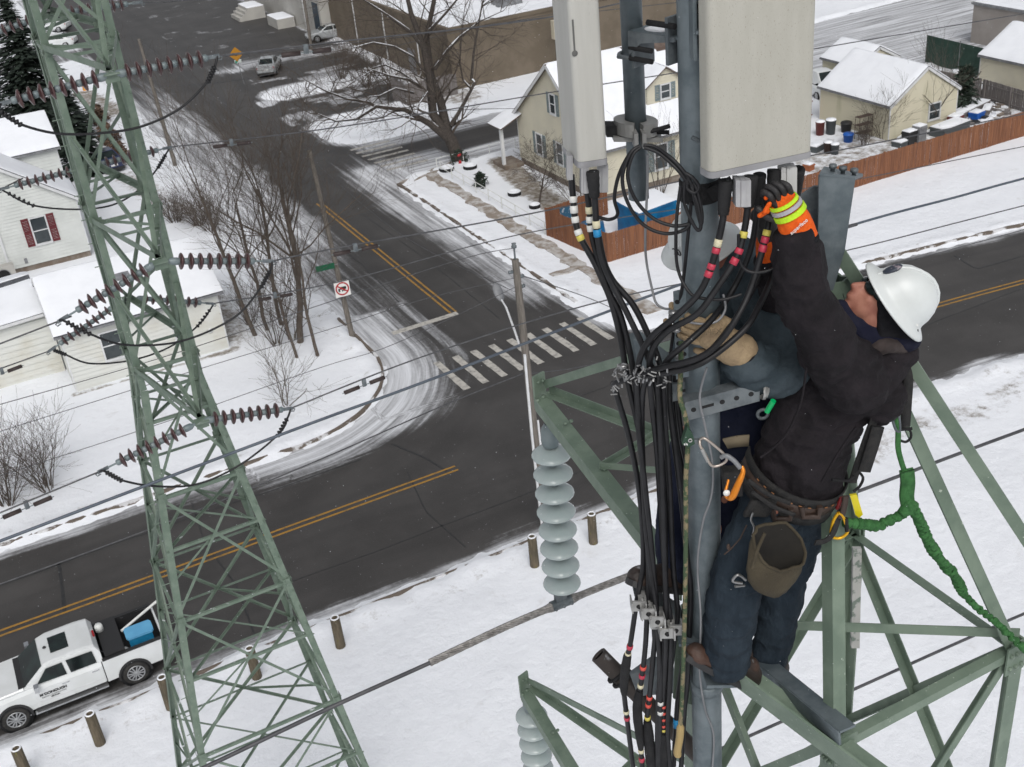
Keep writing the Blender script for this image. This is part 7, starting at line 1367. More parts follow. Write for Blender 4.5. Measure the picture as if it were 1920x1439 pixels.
# ================================================================ THE TWO WORKERS
DGN = [0]
def organic(name, parent, prims, m, voxel=.011, smooth=6, folds=(), seed=1, label=None, grain=None):
    """closed shapes are voxel-merged into one continuous surface, smoothed, then creased like cloth"""
    mb = MB()
    for p in prims:
        k = p[0]
        if k == 'cap':                            # tapered capsule chain: ('cap', pts, radii[, depth ratio])
            pts, rr = [np.asarray(q, float) for q in p[1]], p[2]; dr = p[3] if len(p) > 3 else 1.0
            sp = smooth_path(pts, 6) if len(pts) > 2 else np.array([pts[0] + (pts[1] - pts[0]) * t for t in np.linspace(0, 1, 6)])
            ri = np.interp(np.linspace(0, 1, len(sp)), np.linspace(0, 1, len(rr)), rr); e0, e1 = nrm(sp[0] - sp[1]), nrm(sp[-1] - sp[-2])
            th = (1.3, .9, .5); P0 = [sp[0] + e0 * ri[0] * math.sin(a) * .9 for a in th]; r0 = [ri[0] * math.cos(a) for a in th]
            P1 = [sp[-1] + e1 * ri[-1] * math.sin(a) * .9 for a in th[::-1]]; r1 = [ri[-1] * math.cos(a) for a in th[::-1]]
            PP = np.array(P0 + list(sp) + P1); RR = np.array(r0 + list(ri) + r1); t = np.gradient(PP, axis=0); vs = []; n = 18
            for i in range(len(PP)):
                ti = nrm(t[i]); b_ = nrm(TOV - ti * np.dot(TOV, ti)); a = nrm(np.cross(b_, ti))
                for j in range(n): g = 2 * math.pi * j / n; vs.append(PP[i] + RR[i] * (math.cos(g) * a + dr * math.sin(g) * b_))
            kk = len(PP); fs = [(i * n + j, i * n + (j + 1) % n, (i + 1) * n + (j + 1) % n, (i + 1) * n + j) for i in range(kk - 1) for j in range(n)] + [tuple(range(n))[::-1], tuple(range((kk - 1) * n, kk * n))]
            mb.add(vs, fs, 0, True)
        elif k == 'ell': mb.ell(p[1], p[2], p[3], p[4], 20, 14)
        elif k == 'box': mb.box(*p[1:])
    me = mb.mesh(name + '_raw', m); bm = bmesh.new(); bm.from_mesh(me); bmesh.ops.recalc_face_normals(bm, faces=bm.faces); bm.to_mesh(me); bm.free()
    ob = bpy.data.objects.new(name + '_raw', me); COL.objects.link(ob)
    r = ob.modifiers.new('r', 'REMESH'); r.mode = 'VOXEL'; r.voxel_size = voxel
    s = ob.modifiers.new('s', 'SMOOTH'); s.factor = .5; s.iterations = smooth
    dg = bpy.context.evaluated_depsgraph_get(); out = bpy.data.meshes.new_from_object(ob.evaluated_get(dg)); bpy.data.objects.remove(ob); bpy.data.meshes.remove(me)
    n = len(out.vertices); co = np.empty(n * 3, np.float32); out.vertices.foreach_get('co', co); co = co.reshape(-1, 3).astype(float); no = np.empty(n * 3, np.float32); out.vertices.foreach_get('normal', no); no = no.reshape(-1, 3).astype(float)
    for amp, sc, st in folds:                     # creases: ridged noise, optionally stretched along a direction
        q = co * sc
        if st is not None: d = nrm(st[0]); q = q - np.outer(q @ d, d) * (1 - 1 / st[1])
        w = vnoise(q + np.stack([vnoise(q * .7, seed + 5)] * 3, -1) * 1.2, seed); co += no * (amp * (1 - 2 * np.abs(2 * w - 1)))[:, None]; seed += 3
    co -= ORG[parent.name]; out.vertices.foreach_set('co', co.astype(np.float32).ravel()); out.polygons.foreach_set('use_smooth', np.ones(len(out.polygons), bool)); out.materials.clear(); out.materials.append(m); out.update(); out.name = name
    o = link(name, out, parent)
    if label: o['label'] = label
    return o
def strap(root, name, pl, w, m, th=.003, nvec=None, lift=0):
    pts = smooth_path([W(*p) for p in pl], 6); t = np.gradient(pts, axis=0); mb = MB(); vs = []
    for i, p in enumerate(pts):
        e = nrm(t[i]); nn = nrm(TOV - e * np.dot(TOV, e)) if nvec is None else nrm(nvec - e * np.dot(nvec, e)); s = np.cross(e, nn); p = p + nn * lift
        vs += [p + s * w / 2 + nn * th, p - s * w / 2 + nn * th, p - s * w / 2 - nn * th, p + s * w / 2 - nn * th]
    fs = [(4 * i + j, 4 * i + (j + 1) % 4, 4 * i + 4 + (j + 1) % 4, 4 * i + 4 + j) for i in range(len(pts) - 1) for j in range(4)] + [(0, 1, 2, 3), tuple(4 * len(pts) - 4 + j for j in (3, 2, 1, 0))]
    mb.add(vs, fs, 0, True); return part(root, name, mb, m)
M['jacket'] = mat('black_plum_duck_cloth', (.0092, .0078, .0093), .85, 0, (.019, .0155, .0185), 9, 6, .3, .75, bump=.7, bscale=48, spots=(24, .76, (.07, .062, .058)), spec=.2)
M['denim'] = mat('dark_blue_denim', (.010, .0165, .0245), .9, 0, (.024, .035, .047), 7, 6, .3, .7, bump=.7, bscale=55, stretch=(1.4, 1.4, .5), spots=(40, .76, (.09, .11, .13)), spec=.2)
M['hoodie'] = mat('slate_fleece', (.034, .047, .056), .95, 0, (.058, .075, .087), 8, 5, bump=.6, bscale=60, spec=.15)
M['navy'] = mat('navy_trousers', (.010, .013, .030), .9, 0, (.018, .022, .042), 7, bump=.3, bscale=200, spec=.2)
M['skin'] = mat('wind_reddened_skin', (.29, .105, .072), .6, 0, (.39, .175, .12), 13, 6, bump=.15, bscale=200)
M['knit'] = mat('black_knit', (.011, .011, .013), .95, 0, (.018, .018, .021), 20, 3, bump=.5, bscale=320, spec=.15)
M['gaiter'] = mat('navy_fleece', (.010, .011, .024), .95, 0, (.017, .018, .032), 16, 3, bump=.3, bscale=260, spec=.15)
M['hat'] = mat('scuffed_white_helmet', (.62, .65, .645), .32, 0, (.56, .585, .575), 6, 5, .3, .75, spots=(13, .73, (.38, .36, .31)), spec=.5)
M['og'] = mat('orange_knit_glove', (.80, .125, .012), .75, 0, (.68, .095, .01), 40, 3, bump=.5, bscale=240, spec=.2)
M['lime'] = mat('lime_band', (.48, .74, .01), .6, 0, (.40, .64, .01), 40, 3, bump=.3, bscale=240); M['refl'] = mat('grey_reflective_band', (.36, .35, .37), .4)
M['gblk'] = mat('black_glove_coating', (.012, .011, .012), .55, 0, (.022, .02, .02), 20, 3, bump=.3, bscale=150)
M['leath'] = mat('tan_leather_glove', (.36, .265, .155), .7, 0, (.26, .185, .11), 14, 6, .35, .7, bump=.6, bscale=90)
M['boot'] = mat('brown_leather_boot', (.056, .027, .017), .6, 0, (.022, .016, .013), 5, 5, .42, .58, bump=.4, bscale=60, snow=.16); M['bootb'] = mat('dark_boot', (.02, .014, .012), .6, 0, (.04, .024, .018), 12, 5, bump=.3, bscale=60, snow=.06)
M['belt'] = mat('black_webbing', (.007, .007, .0075), .8, 0, (.017, .016, .015), 40, 3, bump=.5, bscale=200); M['bleath'] = mat('brown_tool_leather', (.045, .026, .018), .6, 0, (.03, .018, .013), 12, bump=.3)
M['canvas'] = mat('olive_canvas', (.058, .046, .026), .9, 0, (.036, .028, .015), 7, 6, bump=.5, bscale=140); M['canv_in'] = mat('shaded_canvas_lining', (.006, .005, .0035), .95, 0, (.012, .010, .007), 8)  # lining colour set near black: shade inside the open bag is painted in
M['lgreen'] = mat('green_elastic_webbing', (.016, .085, .018), .8, 0, (.035, .14, .035), 30, 4, bump=.6, bscale=120)

# ---------------------------------------------------------------- worker in the black jacket
w1 = thing('person', 'worker in black jacket, jeans and white hard hat leaning back with both arms raised', 'person', W(1470, 1000))
SC = lambda px, dh=0: np.linalg.norm(W(1500 + px, 720, dh) - W(1500, 720, dh))
# body under the clothes: one continuous figure with face, neck, trunk, limbs and hands
hc = W(1652, 566, -.02); k_ = 1 / 570.0
RGT, UPV = AXI, nrm(W(1650, 500) - W(1650, 600))
U_ = nrm(.80 * RGT + .60 * UPV); N_ = nrm(-.60 * RGT + .80 * UPV); Lt = TOV
hp2 = lambda n, u, l=0: hc + N_ * n + U_ * u + Lt * l
body = [('ell', hp2(-.015, .035), N_ * .098, U_ * .092, Lt * .076), ('ell', hp2(.035, -.035), N_ * .062, U_ * .080, Lt * .060), ('ell', hp2(.062, -.084), N_ * .026, U_ * .030, Lt * .030),   # skull, face, chin
        ('cap', [hp2(.100, -.006), hp2(.116, -.038)], [.010, .0145]), ('ell', hp2(.107, -.040, .010), N_ * .012, U_ * .010, Lt * .009), ('ell', hp2(.107, -.040, -.010), N_ * .012, U_ * .010, Lt * .009),
        ('ell', hp2(.094, -.062), N_ * .012, U_ * .006, Lt * .022), ('ell', hp2(.092, -.074), N_ * .012, U_ * .007, Lt * .020), ('ell', hp2(.080, .018), N_ * .022, U_ * .010, Lt * .050),
        ('ell', hp2(.052, -.025, .045), N_ * .030, U_ * .026, Lt * .018), ('ell', hp2(.052, -.025, -.045), N_ * .030, U_ * .026, Lt * .018),         ('cap', [hp2(-.01, -.05), W(1648, 640), W(1630, 690)], [.060, .062, .075]),
        ('cap', [W(1618, 695), W(1545, 775), W(1492, 915)], [.105, .11, .12], .8),
        ('cap', [W(1600, 712, -.14), W(1520, 590, -.22), W(1488, 440, -.2), W(1474, 400, -.2)], [.07, .055, .036, .034]), ('cap', [W(1592, 700, .14), W(1462, 590, .15), W(1440, 470, .05)], [.06, .05, .034]),
        ('cap', [W(1450, 940, -.09), W(1380, 1110, -.13), W(1364, 1250, -.11)], [.085, .06, .045]), ('cap', [W(1490, 940, .08), W(1466, 1110, .05), W(1444, 1250, .05)], [.085, .06, .045])]
organic('body', w1, body, M['skin'], .0072, 3)
# jacket
axt = nrm(W(1640, 660) - W(1490, 930))
jk = [('cap', [W(1488, 905, .0), W(1509, 830, 0), W(1552, 748, 0), (W(1606, 702, 0))], [.178, .166, .160, .150], .82),
      ('cap', [W(1612, 712, -.04), W(1650, 672, 0)], [.135, .10], .9), ('ell', W(1642, 735, .0), axt * .10, np.cross(axt, TOV) * .085, TOV * .14),
      ('cap', [W(1600, 712, -.15), W(1556, 652, -.2), W(1516, 575, -.235), (W(1500, 510, -.23)), W(1491, 452, -.215)], [.122, .102, .089, .080, .070]),
      ('cap', [W(1590, 700, .15), W(1520, 640, .18), W(1465, 585, .14), W(1452, 530, .10), W(1444, 486, .06)], [.105, .085, .07, .058, .052]),
      ('cap', [W(1610, 668, -.02), W(1655, 652, -.01), W(1694, 655, 0)], [.050, .052, .04], 1.7)]
organic('jacket', w1, jk, M['jacket'], .0085, 5, ((.010, 7.5, (axt, 2.6)), (.0065, 19, None), (.008, 11, (UPV * 1.0 + RGT * .2, .5))), 3)
mb = MB(); c = W(1493, 452, -.216); e = nrm(W(1488, 430, -.21) - W(1496, 470, -.22)); mb.lathe(c - e * .012, e, [(.062, 0), (.073, .003), (.074, .016), (.066, .022), (.05, .022)], 24, up=TOV); part(w1, 'sleeve_cuff', mb, M['knit'])
organic('collar', w1, [('cap', [W(1622, 664, -.07), W(1660, 648, -.09), W(1700, 652, -.04)], [.026, .030, .028]), ('cap', [W(1630, 672, .0), W(1690, 668, .0)], [.05, .045], 1.6)], mat('brown_cord_collar', (.028, .020, .019), .9, 0, (.045, .034, .032), 30, 3, bump=.4), .009, 5, ((.003, 30, None),), 12)
for i, (pl, w_) in enumerate([([(1512, 690, -.33), (1500, 760, -.34), (1470, 820, -.36), (1426, 858, -.34)], .006), ([(1606, 800, -.34), (1572, 850, -.36), (1540, 905, -.36)], .006)]): strap(w1, 'jacket_seam', pl, w_, M['jacket'], .004)
# balaclava, gaiter, sunglasses
organic('balaclava', w1, [('box', W(1671, 578, -.01), RGT * .073, UPV * .085, TOV * .079), ('cap', [W(1676, 590, 0), W(1676, 622, 0)], [.080, .082])], M['knit'], .0085, 5, ((.0025, 26, None),), 22)
organic('neck_gaiter', w1, [('cap', [hp2(.056, -.118, .0), W(1604, 600, -.01), W(1648, 622, -.01), W(1694, 628, 0)], [.030, .046, .060, .064], 1.35), ('cap', [W(1576, 574, -.03), W(1592, 606, -.04), W(1632, 640, -.04)], [.022, .034, .04], 1.3)], M['gaiter'], .0085, 5, ((.005, 22, (RGT + UPV * -.5, 4)),), 25)
for s in (1, -1):
    mb = MB(); mb.ell(hp2(.088, .003, s * .033), N_ * .014, U_ * .020, Lt * .034 - N_ * .010 * s, 14, 10); mb.ell(hp2(.062, .006, s * .060), N_ * .030 + Lt * s * -.006, U_ * .0155, Lt * .010, 14, 8); part(w1, 'sunglass_lens', mb, M['cg'])
mb = MB(); mb.tube([hp2(.068, .016, .064), hp2(.02, .020, .084), hp2(-.03, .02, .09)], .0045, 6); part(w1, 'sunglass_arm', mb, M['plas'])
# hard hat: dome, full brim, ridges, badges and suspension
hb = W(1678, 566, -.01); Hu = nrm(.75 * RGT + .63 * UPV + .22 * Lt); Hf = nrm(-.65 * RGT + .76 * UPV); Hf = nrm(Hf - Hu * np.dot(Hf, Hu)); Hs = np.cross(Hu, Hf); Hs = Hs if Hs @ Lt > 0 else -Hs
ht = MB()
def ering(h, a, b_, n=36, off=0): return [hb + Hu * h + Hf * (a * math.cos(2 * math.pi * j / n) + off) + Hs * b_ * math.sin(2 * math.pi * j / n) for j in range(n)]
prof = [(-.004, .164, .132), (-.006, .176, .144), (-.001, .177, .145), (.006, .162, .132), (.016, .138, .113), (.030, .130, .105), (.060, .124, .100), (.090, .110, .089), (.115, .088, .071), (.133, .060, .048), (.143, .030, .024), (.146, .003, .003)]
vs = []; n = 36
for h, a, b_ in prof: vs += ering(h, a, b_, n, .0)
fs = [(i * n + j, i * n + (j + 1) % n, (i + 1) * n + (j + 1) % n, (i + 1) * n + j) for i in range(len(prof) - 1) for j in range(n)]
ht.add(vs, fs, 0, True); hin = MB(); vs = []
for h, a, b_ in [(-.004, .164, .132), (.004, .118, .10), (.05, .108, .09), (.1, .08, .07)]: vs += ering(h, a, b_, n)
hin.add(vs, [(i * n + j, (i + 1) * n + j, (i + 1) * n + (j + 1) % n, i * n + (j + 1) % n) for i in range(3) for j in range(n)], 0, True)
hat = part(w1, 'hard_hat', ht, M['hat']); part(hat, 'liner', hin, M['plas'])
rg_ = MB()
for o_ in (0,): 
    pp = [hb + Hu * h * 1.012 + Hf * a * 1.004 + Hs * o_ for h, a, b_ in prof[4:]] + [hb + Hu * h * 1.012 - Hf * a * 1.004 for h, a, b_ in prof[4:][::-1]]
    rg_.tube(pp, [.010 * min(1, .3 + .08 * min(i, len(pp) - 1 - i)) for i in range(len(pp))], 8)
part(hat, 'ridge', rg_, M['hat'])
bd_ = MB(); c = hb + Hu * .050 + Hf * .116; nrml = nrm(Hf + Hu * .25); s1 = nrm(Lt - nrml * np.dot(Lt, nrml)); s2 = np.cross(nrml, s1); bd_.add([c + nrml * .004 + s1 * .034 * math.cos(g) * (1 if abs(math.cos(g)) < .8 else 1.1) + s2 * .014 * math.sin(g) - nrml * .006 * abs(math.cos(g)) for g in np.linspace(0, 2 * math.pi, 20, endpoint=False)] , [tuple(range(20))]); bd_.f.append(tuple(range(20))[::-1]); bd_.m.append(0); bd_.sm.append(False)
q_ = hb + Hu * .062 + Hf * .122 + Hs * .01; e1 = nrm(Hu - Hf * .25); e2 = nrm(np.cross(e1, Lt)); bd_ = MB(); bd_.ell(hb + Hu * .066 + Hf * .123, nrm(Hu - Hf * .22) * .036, Hs * .019, nrm(Hf + Hu * .22) * .010, 16, 10)
part(hat, 'front_badge', bd_, mat('dark_blue_badge', (.035, .042, .06), .4, 0, (.20, .17, .19), 60, 2, .56, .62))
mb = MB(); c = hb + Hu * .030 - Hf * .06 + Hs * .088; mb.box(c, Hf * .016, Hu * .003 + Hs * -.001, Hs * .003); part(hat, 'side_slot', mb, M['white'])
mb = MB(); c = hb - Hf * .118 - Hu * .035; mb.box(c, Hf * .012, Hs * .05, Hu * .022); part(hat, 'suspension_strap', mb, M['grey']); mb = MB(); c = hb - Hf * .125 - Hu * .062; mb.box(c, Hf * .028, Hs * .022, Hu * .010); part(hat, 'ratchet_knob', mb, M['plas'])
# gloves with separate fingers closed on the feeder cables
def hand(root, wrist, palm, dirv, side, back, m_palm, m_f, curl, scale=1.0, name='glove', extra=()):
    d, s, b_ = nrm(dirv), nrm(side), nrm(back); k = scale
    pr = [('cap', [wrist, wrist * .45 + palm * .55, palm], [.036 * k, .037 * k, .036 * k], .8), ('ell', palm + d * .018 * k, d * .042 * k, s * .046 * k, b_ * .024 * k)] + list(extra)
    g = organic(name, root, pr, m_palm, .006, 4, ((.0018, 40, None),), 31)
    for i, (of, ln) in enumerate(((-.031, .068), (-.010, .078), (.011, .074), (.030, .058))):
        p0 = palm + s * of * k + d * .046 * k; c1 = p0 + d * ln * .42 * k + b_ * .006 * k; c2 = c1 + (d * math.cos(curl) - b_ * math.sin(curl)) * ln * .36 * k; c3 = c2 + (d * math.cos(curl * 2) - b_ * math.sin(curl * 2)) * ln * .32 * k
        organic('finger', g, [('cap', [palm + s * of * .8 * k + d * .02 * k, p0, c1, c2, c3], [.0115 * k, .0118 * k, .0112 * k, .0105 * k, .0095 * k])], m_f if i % 2 == 0 else m_f, .0045, 3)
    t0 = palm - s * .034 * k - d * .02 * k; organic('thumb', g, [('cap', [t0, t0 - s * .026 * k + d * .022 * k - b_ * .012 * k, t0 - s * .030 * k + d * .056 * k - b_ * .03 * k], [.0145 * k, .013 * k, .0105 * k])], m_f, .0045, 3)
    return g
wr_, pa_ = W(1497, 436, -.215), W(1479, 392, -.215)
dv = nrm(W(1446, 352, -.2) - W(1482, 412, -.215)); sd = nrm(np.cross(dv, Lt)); bk_ = nrm(Lt * .75 + RGT * .65)
g1 = hand(w1, wr_, pa_, dv, sd, bk_, M['og'], M['gblk'], 1.25, 1.0, 'glove', [('cap', [W(1500, 448, -.215), W(1487, 412, -.22)], [.060, .054], .9)])
for f0, f1, m_ in ((.36, .47, 'lime'), (.47, .60, 'refl'), (.60, .76, 'lime')):
    a_, b2_ = W(1478, 408, -.22), W(1452, 366, -.215); q = lambda f: a_ + (b2_ - a_) * f; 
f_ax = nrm(W(1455, 366, -.215) - W(1480, 412, -.22))
for px, py, r_, ln, m_ in ((1480, 397, .0585, .019, 'lime'), (1474, 387, .0555, .014, 'refl'), (1469, 379, .052, .012, 'lime')):
    mb = MB(); c = W(px, py, -.218); mb.lathe(c - f_ax * ln / 2, f_ax, [(r_ * .88, 0), (r_ * .955, .0005), (r_ * .93, ln - .0005), (r_ * .85, ln)], 26, up=TOV, smooth=False); part(g1, 'hi_vis_band', mb, M[m_])
letters(g1, 'superfeco', .017, W(1490, 415, -.218) + Lt * .060, nrm(W(1505, 400, -.2) - W(1470, 430, -.2)), nrm(W(1462, 380, -.2) - W(1480, 410, -.2)), M['sw'])
wr2, pa2 = W(1441, 470, .03), W(1438, 408, -.02)
g2 = hand(w1, wr2, pa2, nrm(W(1434, 350, -.08) - W(1440, 420, 0)), nrm(RGT - UPV * .1), nrm(-RGT * .8 - Lt * .4), M['gblk'], M['gblk'], .8, 1.0)
organic('glove_cuff', w1, [('cap', [W(1441, 478, .04), W(1440, 452, .02)], [.044, .043])], M['og'], .007, 3)
for i, (a, b2) in enumerate((((1424, 405, -.2), (1440, 396, -.22)), ((1434, 398, -.22), (1443, 382, -.22)), ((1436, 372, -.2), (1443, 362, -.2)))): organic('finger_back', g2, [('cap', [W(*a), W(*b2)], [.009, .0085])], M['og'], .0045, 3)
# jeans and boots
jn = [('cap', [W(1458, 925, -.04), W(1442, 965, -.07), W(1398, 1050, -.12), W(1374, 1130, -.14), W(1364, 1200, -.13), W(1362, 1240, -.12)], [.115, .115, .106, .098, .093, .088]),
      ('cap', [W(1500, 912, .06), W(1492, 980, .07), W(1470, 1080, .06), W(1455, 1160, .06), W(1442, 1235, .06)], [.13, .115, .094, .082, .072]), ('ell', W(1486, 930, .0), RGT * .158, UPV * .10, TOV * .14)]
organic('jeans', w1, jn, M['denim'], .0085, 5, ((.009, 8, (UPV, .5)), (.006, 17, None)), 41)
def boot(root, toe, heel, ank, m, k=1.0):
    e = nrm(toe - heel); u = nrm(ank - heel); u = nrm(u - e * np.dot(u, e)); s = np.cross(e, u); b = organic('boot', root, [('cap', [heel + u * .05, toe + u * .038 - e * .035], [.043 * k, .042 * k]), ('ell', toe + u * .036 - e * .05, e * .055 * k, s * .05 * k, u * .036 * k), ('cap', [heel + u * .06 + e * .02, ank], [.052 * k, .058 * k]), ('cap', [heel + u * .09 + e * .05, toe + u * .045 - e * .08], [.046 * k, .036 * k])], m, .0075, 4, ((.0025, 30, None),), 44)
    so_ = MB(); n = 18; lp_ = []
    for j in range(n): g = 2 * math.pi * j / n; L = np.linalg.norm(toe - heel); lp_.append((toe + heel) / 2 + e * (L / 2 + .012) * math.copysign(abs(math.cos(g)) ** .7, math.cos(g)) + s * (.046 + .008 * math.cos(g)) * k * math.copysign(abs(math.sin(g)) ** .8, math.sin(g)))
    so_.prism([p - u * .002 for p in lp_], u * .026); part(b, 'sole', so_, M['plas'])
    for j in range(4):
        c = heel + (toe - heel) * (.45 + .1 * j) + u * (.098 - .012 * j); lc = MB(); lc.tube([c + s * .024, c + u * .006, c - s * .024], .0035, 5); part(b, 'lace', lc, M['knit'])
    sn = MB(); c = toe - e * .05 + u * .070; sn.ell(c, e * .03, s * .026, u * .008, 10, 6); part(b, 'snow_dusting', sn, M['snow'])
    return b
boot(w1, W(1282, 1232, -.16), W(1396, 1290, -.12), W(1366, 1236, -.12), M['boot'])
boot(w1, W(1368, 1222, .08), W(1446, 1272, .08), W(1440, 1232, .07), M['bootb'])
# belt, pouch, harness
bl_ = thing('tool_belt', 'wide black and brown tool belt with pouches around the jeans of the worker', 'tool belt', W(1480, 930, -.2))
def ringpath(off, r, dr, a0, a1, n=26):
    e = nrm(W(1600, 930, 0) - W(1386, 880, 0)); c = W(1494, 874, 0) - axt * off; u = nrm(e); return [c + u * r * math.cos(a) + nrm(TOV - u * (TOV @ u) + axt * -.28) * dr * math.sin(a) for a in np.linspace(a0, a1, n)]
for off, hgt, m_, r_ in ((-.002, .034, 'belt', .202), (.036, .058, 'bleath', .198), (.074, .040, 'belt', .201)):
    mb = MB(); pp = ringpath(off, r_, .186, -.1, math.pi + .12); pp = [p + axt * 0 for p in pp]; vs = []
    for p in pp: vs += [p + axt * hgt / 2, p - axt * hgt / 2]
    k = len(pp); nn_ = [nrm(p - W(1494, 874, 0)) for p in pp]; vs2 = vs + [v + nn_[i // 2] * .006 for i, v in enumerate(vs)]
    fs = [(2 * i, 2 * i + 2, 2 * i + 3, 2 * i + 1) for i in range(k - 1)] + [(2 * k + 2 * i, 2 * k + 2 * i + 1, 2 * k + 2 * i + 3, 2 * k + 2 * i + 2) for i in range(k - 1)] + [(2 * i, 2 * k + 2 * i, 2 * k + 2 * i + 2, 2 * i + 2) for i in range(k - 1)] + [(2 * i + 1, 2 * i + 3, 2 * k + 2 * i + 3, 2 * k + 2 * i + 1) for i in range(k - 1)]
    mb.add(vs2, fs, 0, True); part(bl_, 'band', mb, M[m_])
mb = MB(); pp = ringpath(.010, .207, .196, .3, 2.7, 40)
for i in range(0, 38, 3): mb.tube([pp[i], pp[i + 1]], .0028, 4)
o = part(bl_, 'orange_stitching', mb, mat('orange_thread', (.20, .085, .03), .7)); o['kind'] = 'stuff'
for a, b_ in ((1466, 962), (1520, 958)):
    c = W(a, b_, -.185); lo_ = MB(); lo_.tube([c - RGT * .035 + UPV * .02, c - RGT * .03 - UPV * .028, c + RGT * .03 - UPV * .028, c + RGT * .035 + UPV * .02], .012, 8); part(bl_, 'hammer_loop', lo_, M['bleath'])
organic('side_pad', bl_, [('box', W(1372, 902, -.16), RGT * .035, UPV * .055, TOV * .03), ('box', W(1425, 952, -.19), RGT * .05, UPV * .04 + RGT * .02, TOV * .012)], M['belt'], .008, 3)
for a, b_ in ((1402, 900), (1410, 922)): strap(bl_, 'webbing_stripe', [(a, b_, -.21), (a + 40, b_ + 28, -.235), (a + 80, b_ + 44, -.24)], .016, M['belt'], .003)
mb = MB(); mb.tube(smooth_path([W(1412, 962, -.22), W(1408, 975, -.22), W(1414, 990, -.22), W(1410, 1006, -.22)], 5), .004, 6); part(bl_, 'snap_hook', mb, M['shine'])
for pl in ([(1398, 1088, -.24), (1384, 1078, -.25), (1374, 1090, -.25), (1392, 1094, -.25)], [(1396, 1098, -.24), (1378, 1100, -.25)]): mb = MB(); mb.tube(smooth_path([W(*p) for p in pl], 5), .006, 6); part(bl_, 'steel_snap', mb, M['shine'])
mb = MB(); mb.tube([W(1400, 985, -.2), W(1388, 1010, -.21), W(1370, 1030, -.22), W(1358, 1040, -.22)], .003, 5); mb.ell(W(1366, 1026, -.22), RGT * .008, UPV * .016, TOV * .005, 8, 6); part(bl_, 'leather_cord', mb, M['bleath'])
po = thing('bolt_pouch', 'open olive canvas bolt bag hanging from the tool belt', 'pouch', W(1455, 1040, -.25)); rc = W(1462, 1026, -.28); ra, rb2 = nrm(W(1524, 1052, -.2) - W(1402, 1008, -.25)) , None
ra = ra * .128; dn = nrm(W(1440, 1098, -.26) - W(1470, 1020, -.26)); rbv = nrm(np.cross(nrm(ra), dn)); rbv = rbv if rbv @ UPV > 0 else -rbv; rbv = nrm(UPV * .75 + TOV * -.35 + RGT * .2) * .084
rn = random.Random(8); rows = []; n = 26
for h, s_ in ((0, 1.0), (.012, 1.03), (.05, 1.0), (.10, .96), (.145, .84), (.168, .58), (.174, .2)):
    rows.append([rc + dn * (h + .010 * math.sin(3 * 2 * math.pi * j / n + 1) * (h == 0)) + ra * s_ * math.cos(2 * math.pi * j / n) + rbv * s_ * math.sin(2 * math.pi * j / n) + RGT * rn.gauss(0, .0026) + UPV * rn.gauss(0, .0026) + TOV * .003 * math.sin(j * 1.7 + h * 60) for j in range(n)])
mb = MB(); vs = [p for r_ in rows for p in r_]; mb.add(vs, [(i * n + j, i * n + (j + 1) % n, (i + 1) * n + (j + 1) % n, (i + 1) * n + j) for i in range(len(rows) - 1) for j in range(n)] + [tuple(range((len(rows) - 1) * n, len(rows) * n))], 0, True); part(po, 'bag', mb, M['canvas'])
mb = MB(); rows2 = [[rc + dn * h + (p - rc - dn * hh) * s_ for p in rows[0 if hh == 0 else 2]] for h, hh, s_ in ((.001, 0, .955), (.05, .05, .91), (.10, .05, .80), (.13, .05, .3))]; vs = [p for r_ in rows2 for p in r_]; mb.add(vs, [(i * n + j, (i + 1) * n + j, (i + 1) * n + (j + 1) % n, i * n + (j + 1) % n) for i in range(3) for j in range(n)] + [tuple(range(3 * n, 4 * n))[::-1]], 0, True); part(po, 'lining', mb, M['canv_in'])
mb = MB(); mb.tube(rows[0] + [rows[0][0]], .0065, 6); part(po, 'hem', mb, M['canvas']); strap(po, 'side_band', [(1434, 1000, -.335), (1420, 1032, -.37), (1410, 1066, -.37)], .012, M['canvas'], .003)
strap(w1, 'hip_strap', [(1528, 1018, -.22), (1548, 1014, -.2), (1562, 1000, -.18), (1572, 970, -.15), (1580, 940, -.12)], .022, M['belt'])
strap(w1, 'harness_strap', [(1598, 905, -.10), (1612, 862, -.12), (1636, 795, -.12), (1656, 756, -.10), (1680, 728, -.06), (1680, 690, -.03)], .03, M['belt'], .004); strap(w1, 'harness_strap', [(1620, 884, -.15), (1636, 835, -.15), (1646, 800, -.14)], .046, M['belt'], .006)
strap(w1, 'harness_strap', [(1690, 672, -.02), (1702, 706, -.05), (1700, 760, -.06), (1697, 800, -.06)], .034, M['belt'], .006); mb = MB(); mb.tube(smooth_path([W(1682, 808, -.06), W(1704, 806, -.06), (W(1708, 820, -.06)), W(1698, 829, -.06), W(1684, 824, -.06)], 5), .005, 6); mb.tube([W(1680, 806, -.06), W(1710, 804, -.06)], .006, 6); part(w1, 'd_ring', mb, M['blackm'])
strap(w1, 'harness_buckle', [(1654, 776, -.1), (1668, 784, -.1), (1684, 770, -.1)], .028, M['plas'], .008)
mb = MB(); mb.tube(smooth_path([W(1604, 880, -.1), W(1618, 895, -.1), W(1612, 912, -.1), W(1600, 922, -.1)], 5), .0055, 6); mb.tube([W(1560, 900, -.16), W(1590, 902, -.15), W(1600, 894, -.12)], .006, 6); part(w1, 'belt_hook', mb, M['blackm'])
yt = thing('yellow_tag', 'clear yellow tag hanging beside the belt above the green lanyard', 'tag', W(1606, 945, -.1)); mb = MB(); mb.prism([W(1594, 930, -.1), W(1607, 928, -.1), W(1618, 965, -.1), W(1611, 972, -.1), W(1604, 966, -.1)], YH * .012); part(yt, 'tag_body', mb, mat('yellow_plastic', (.62, .52, .01), .3))
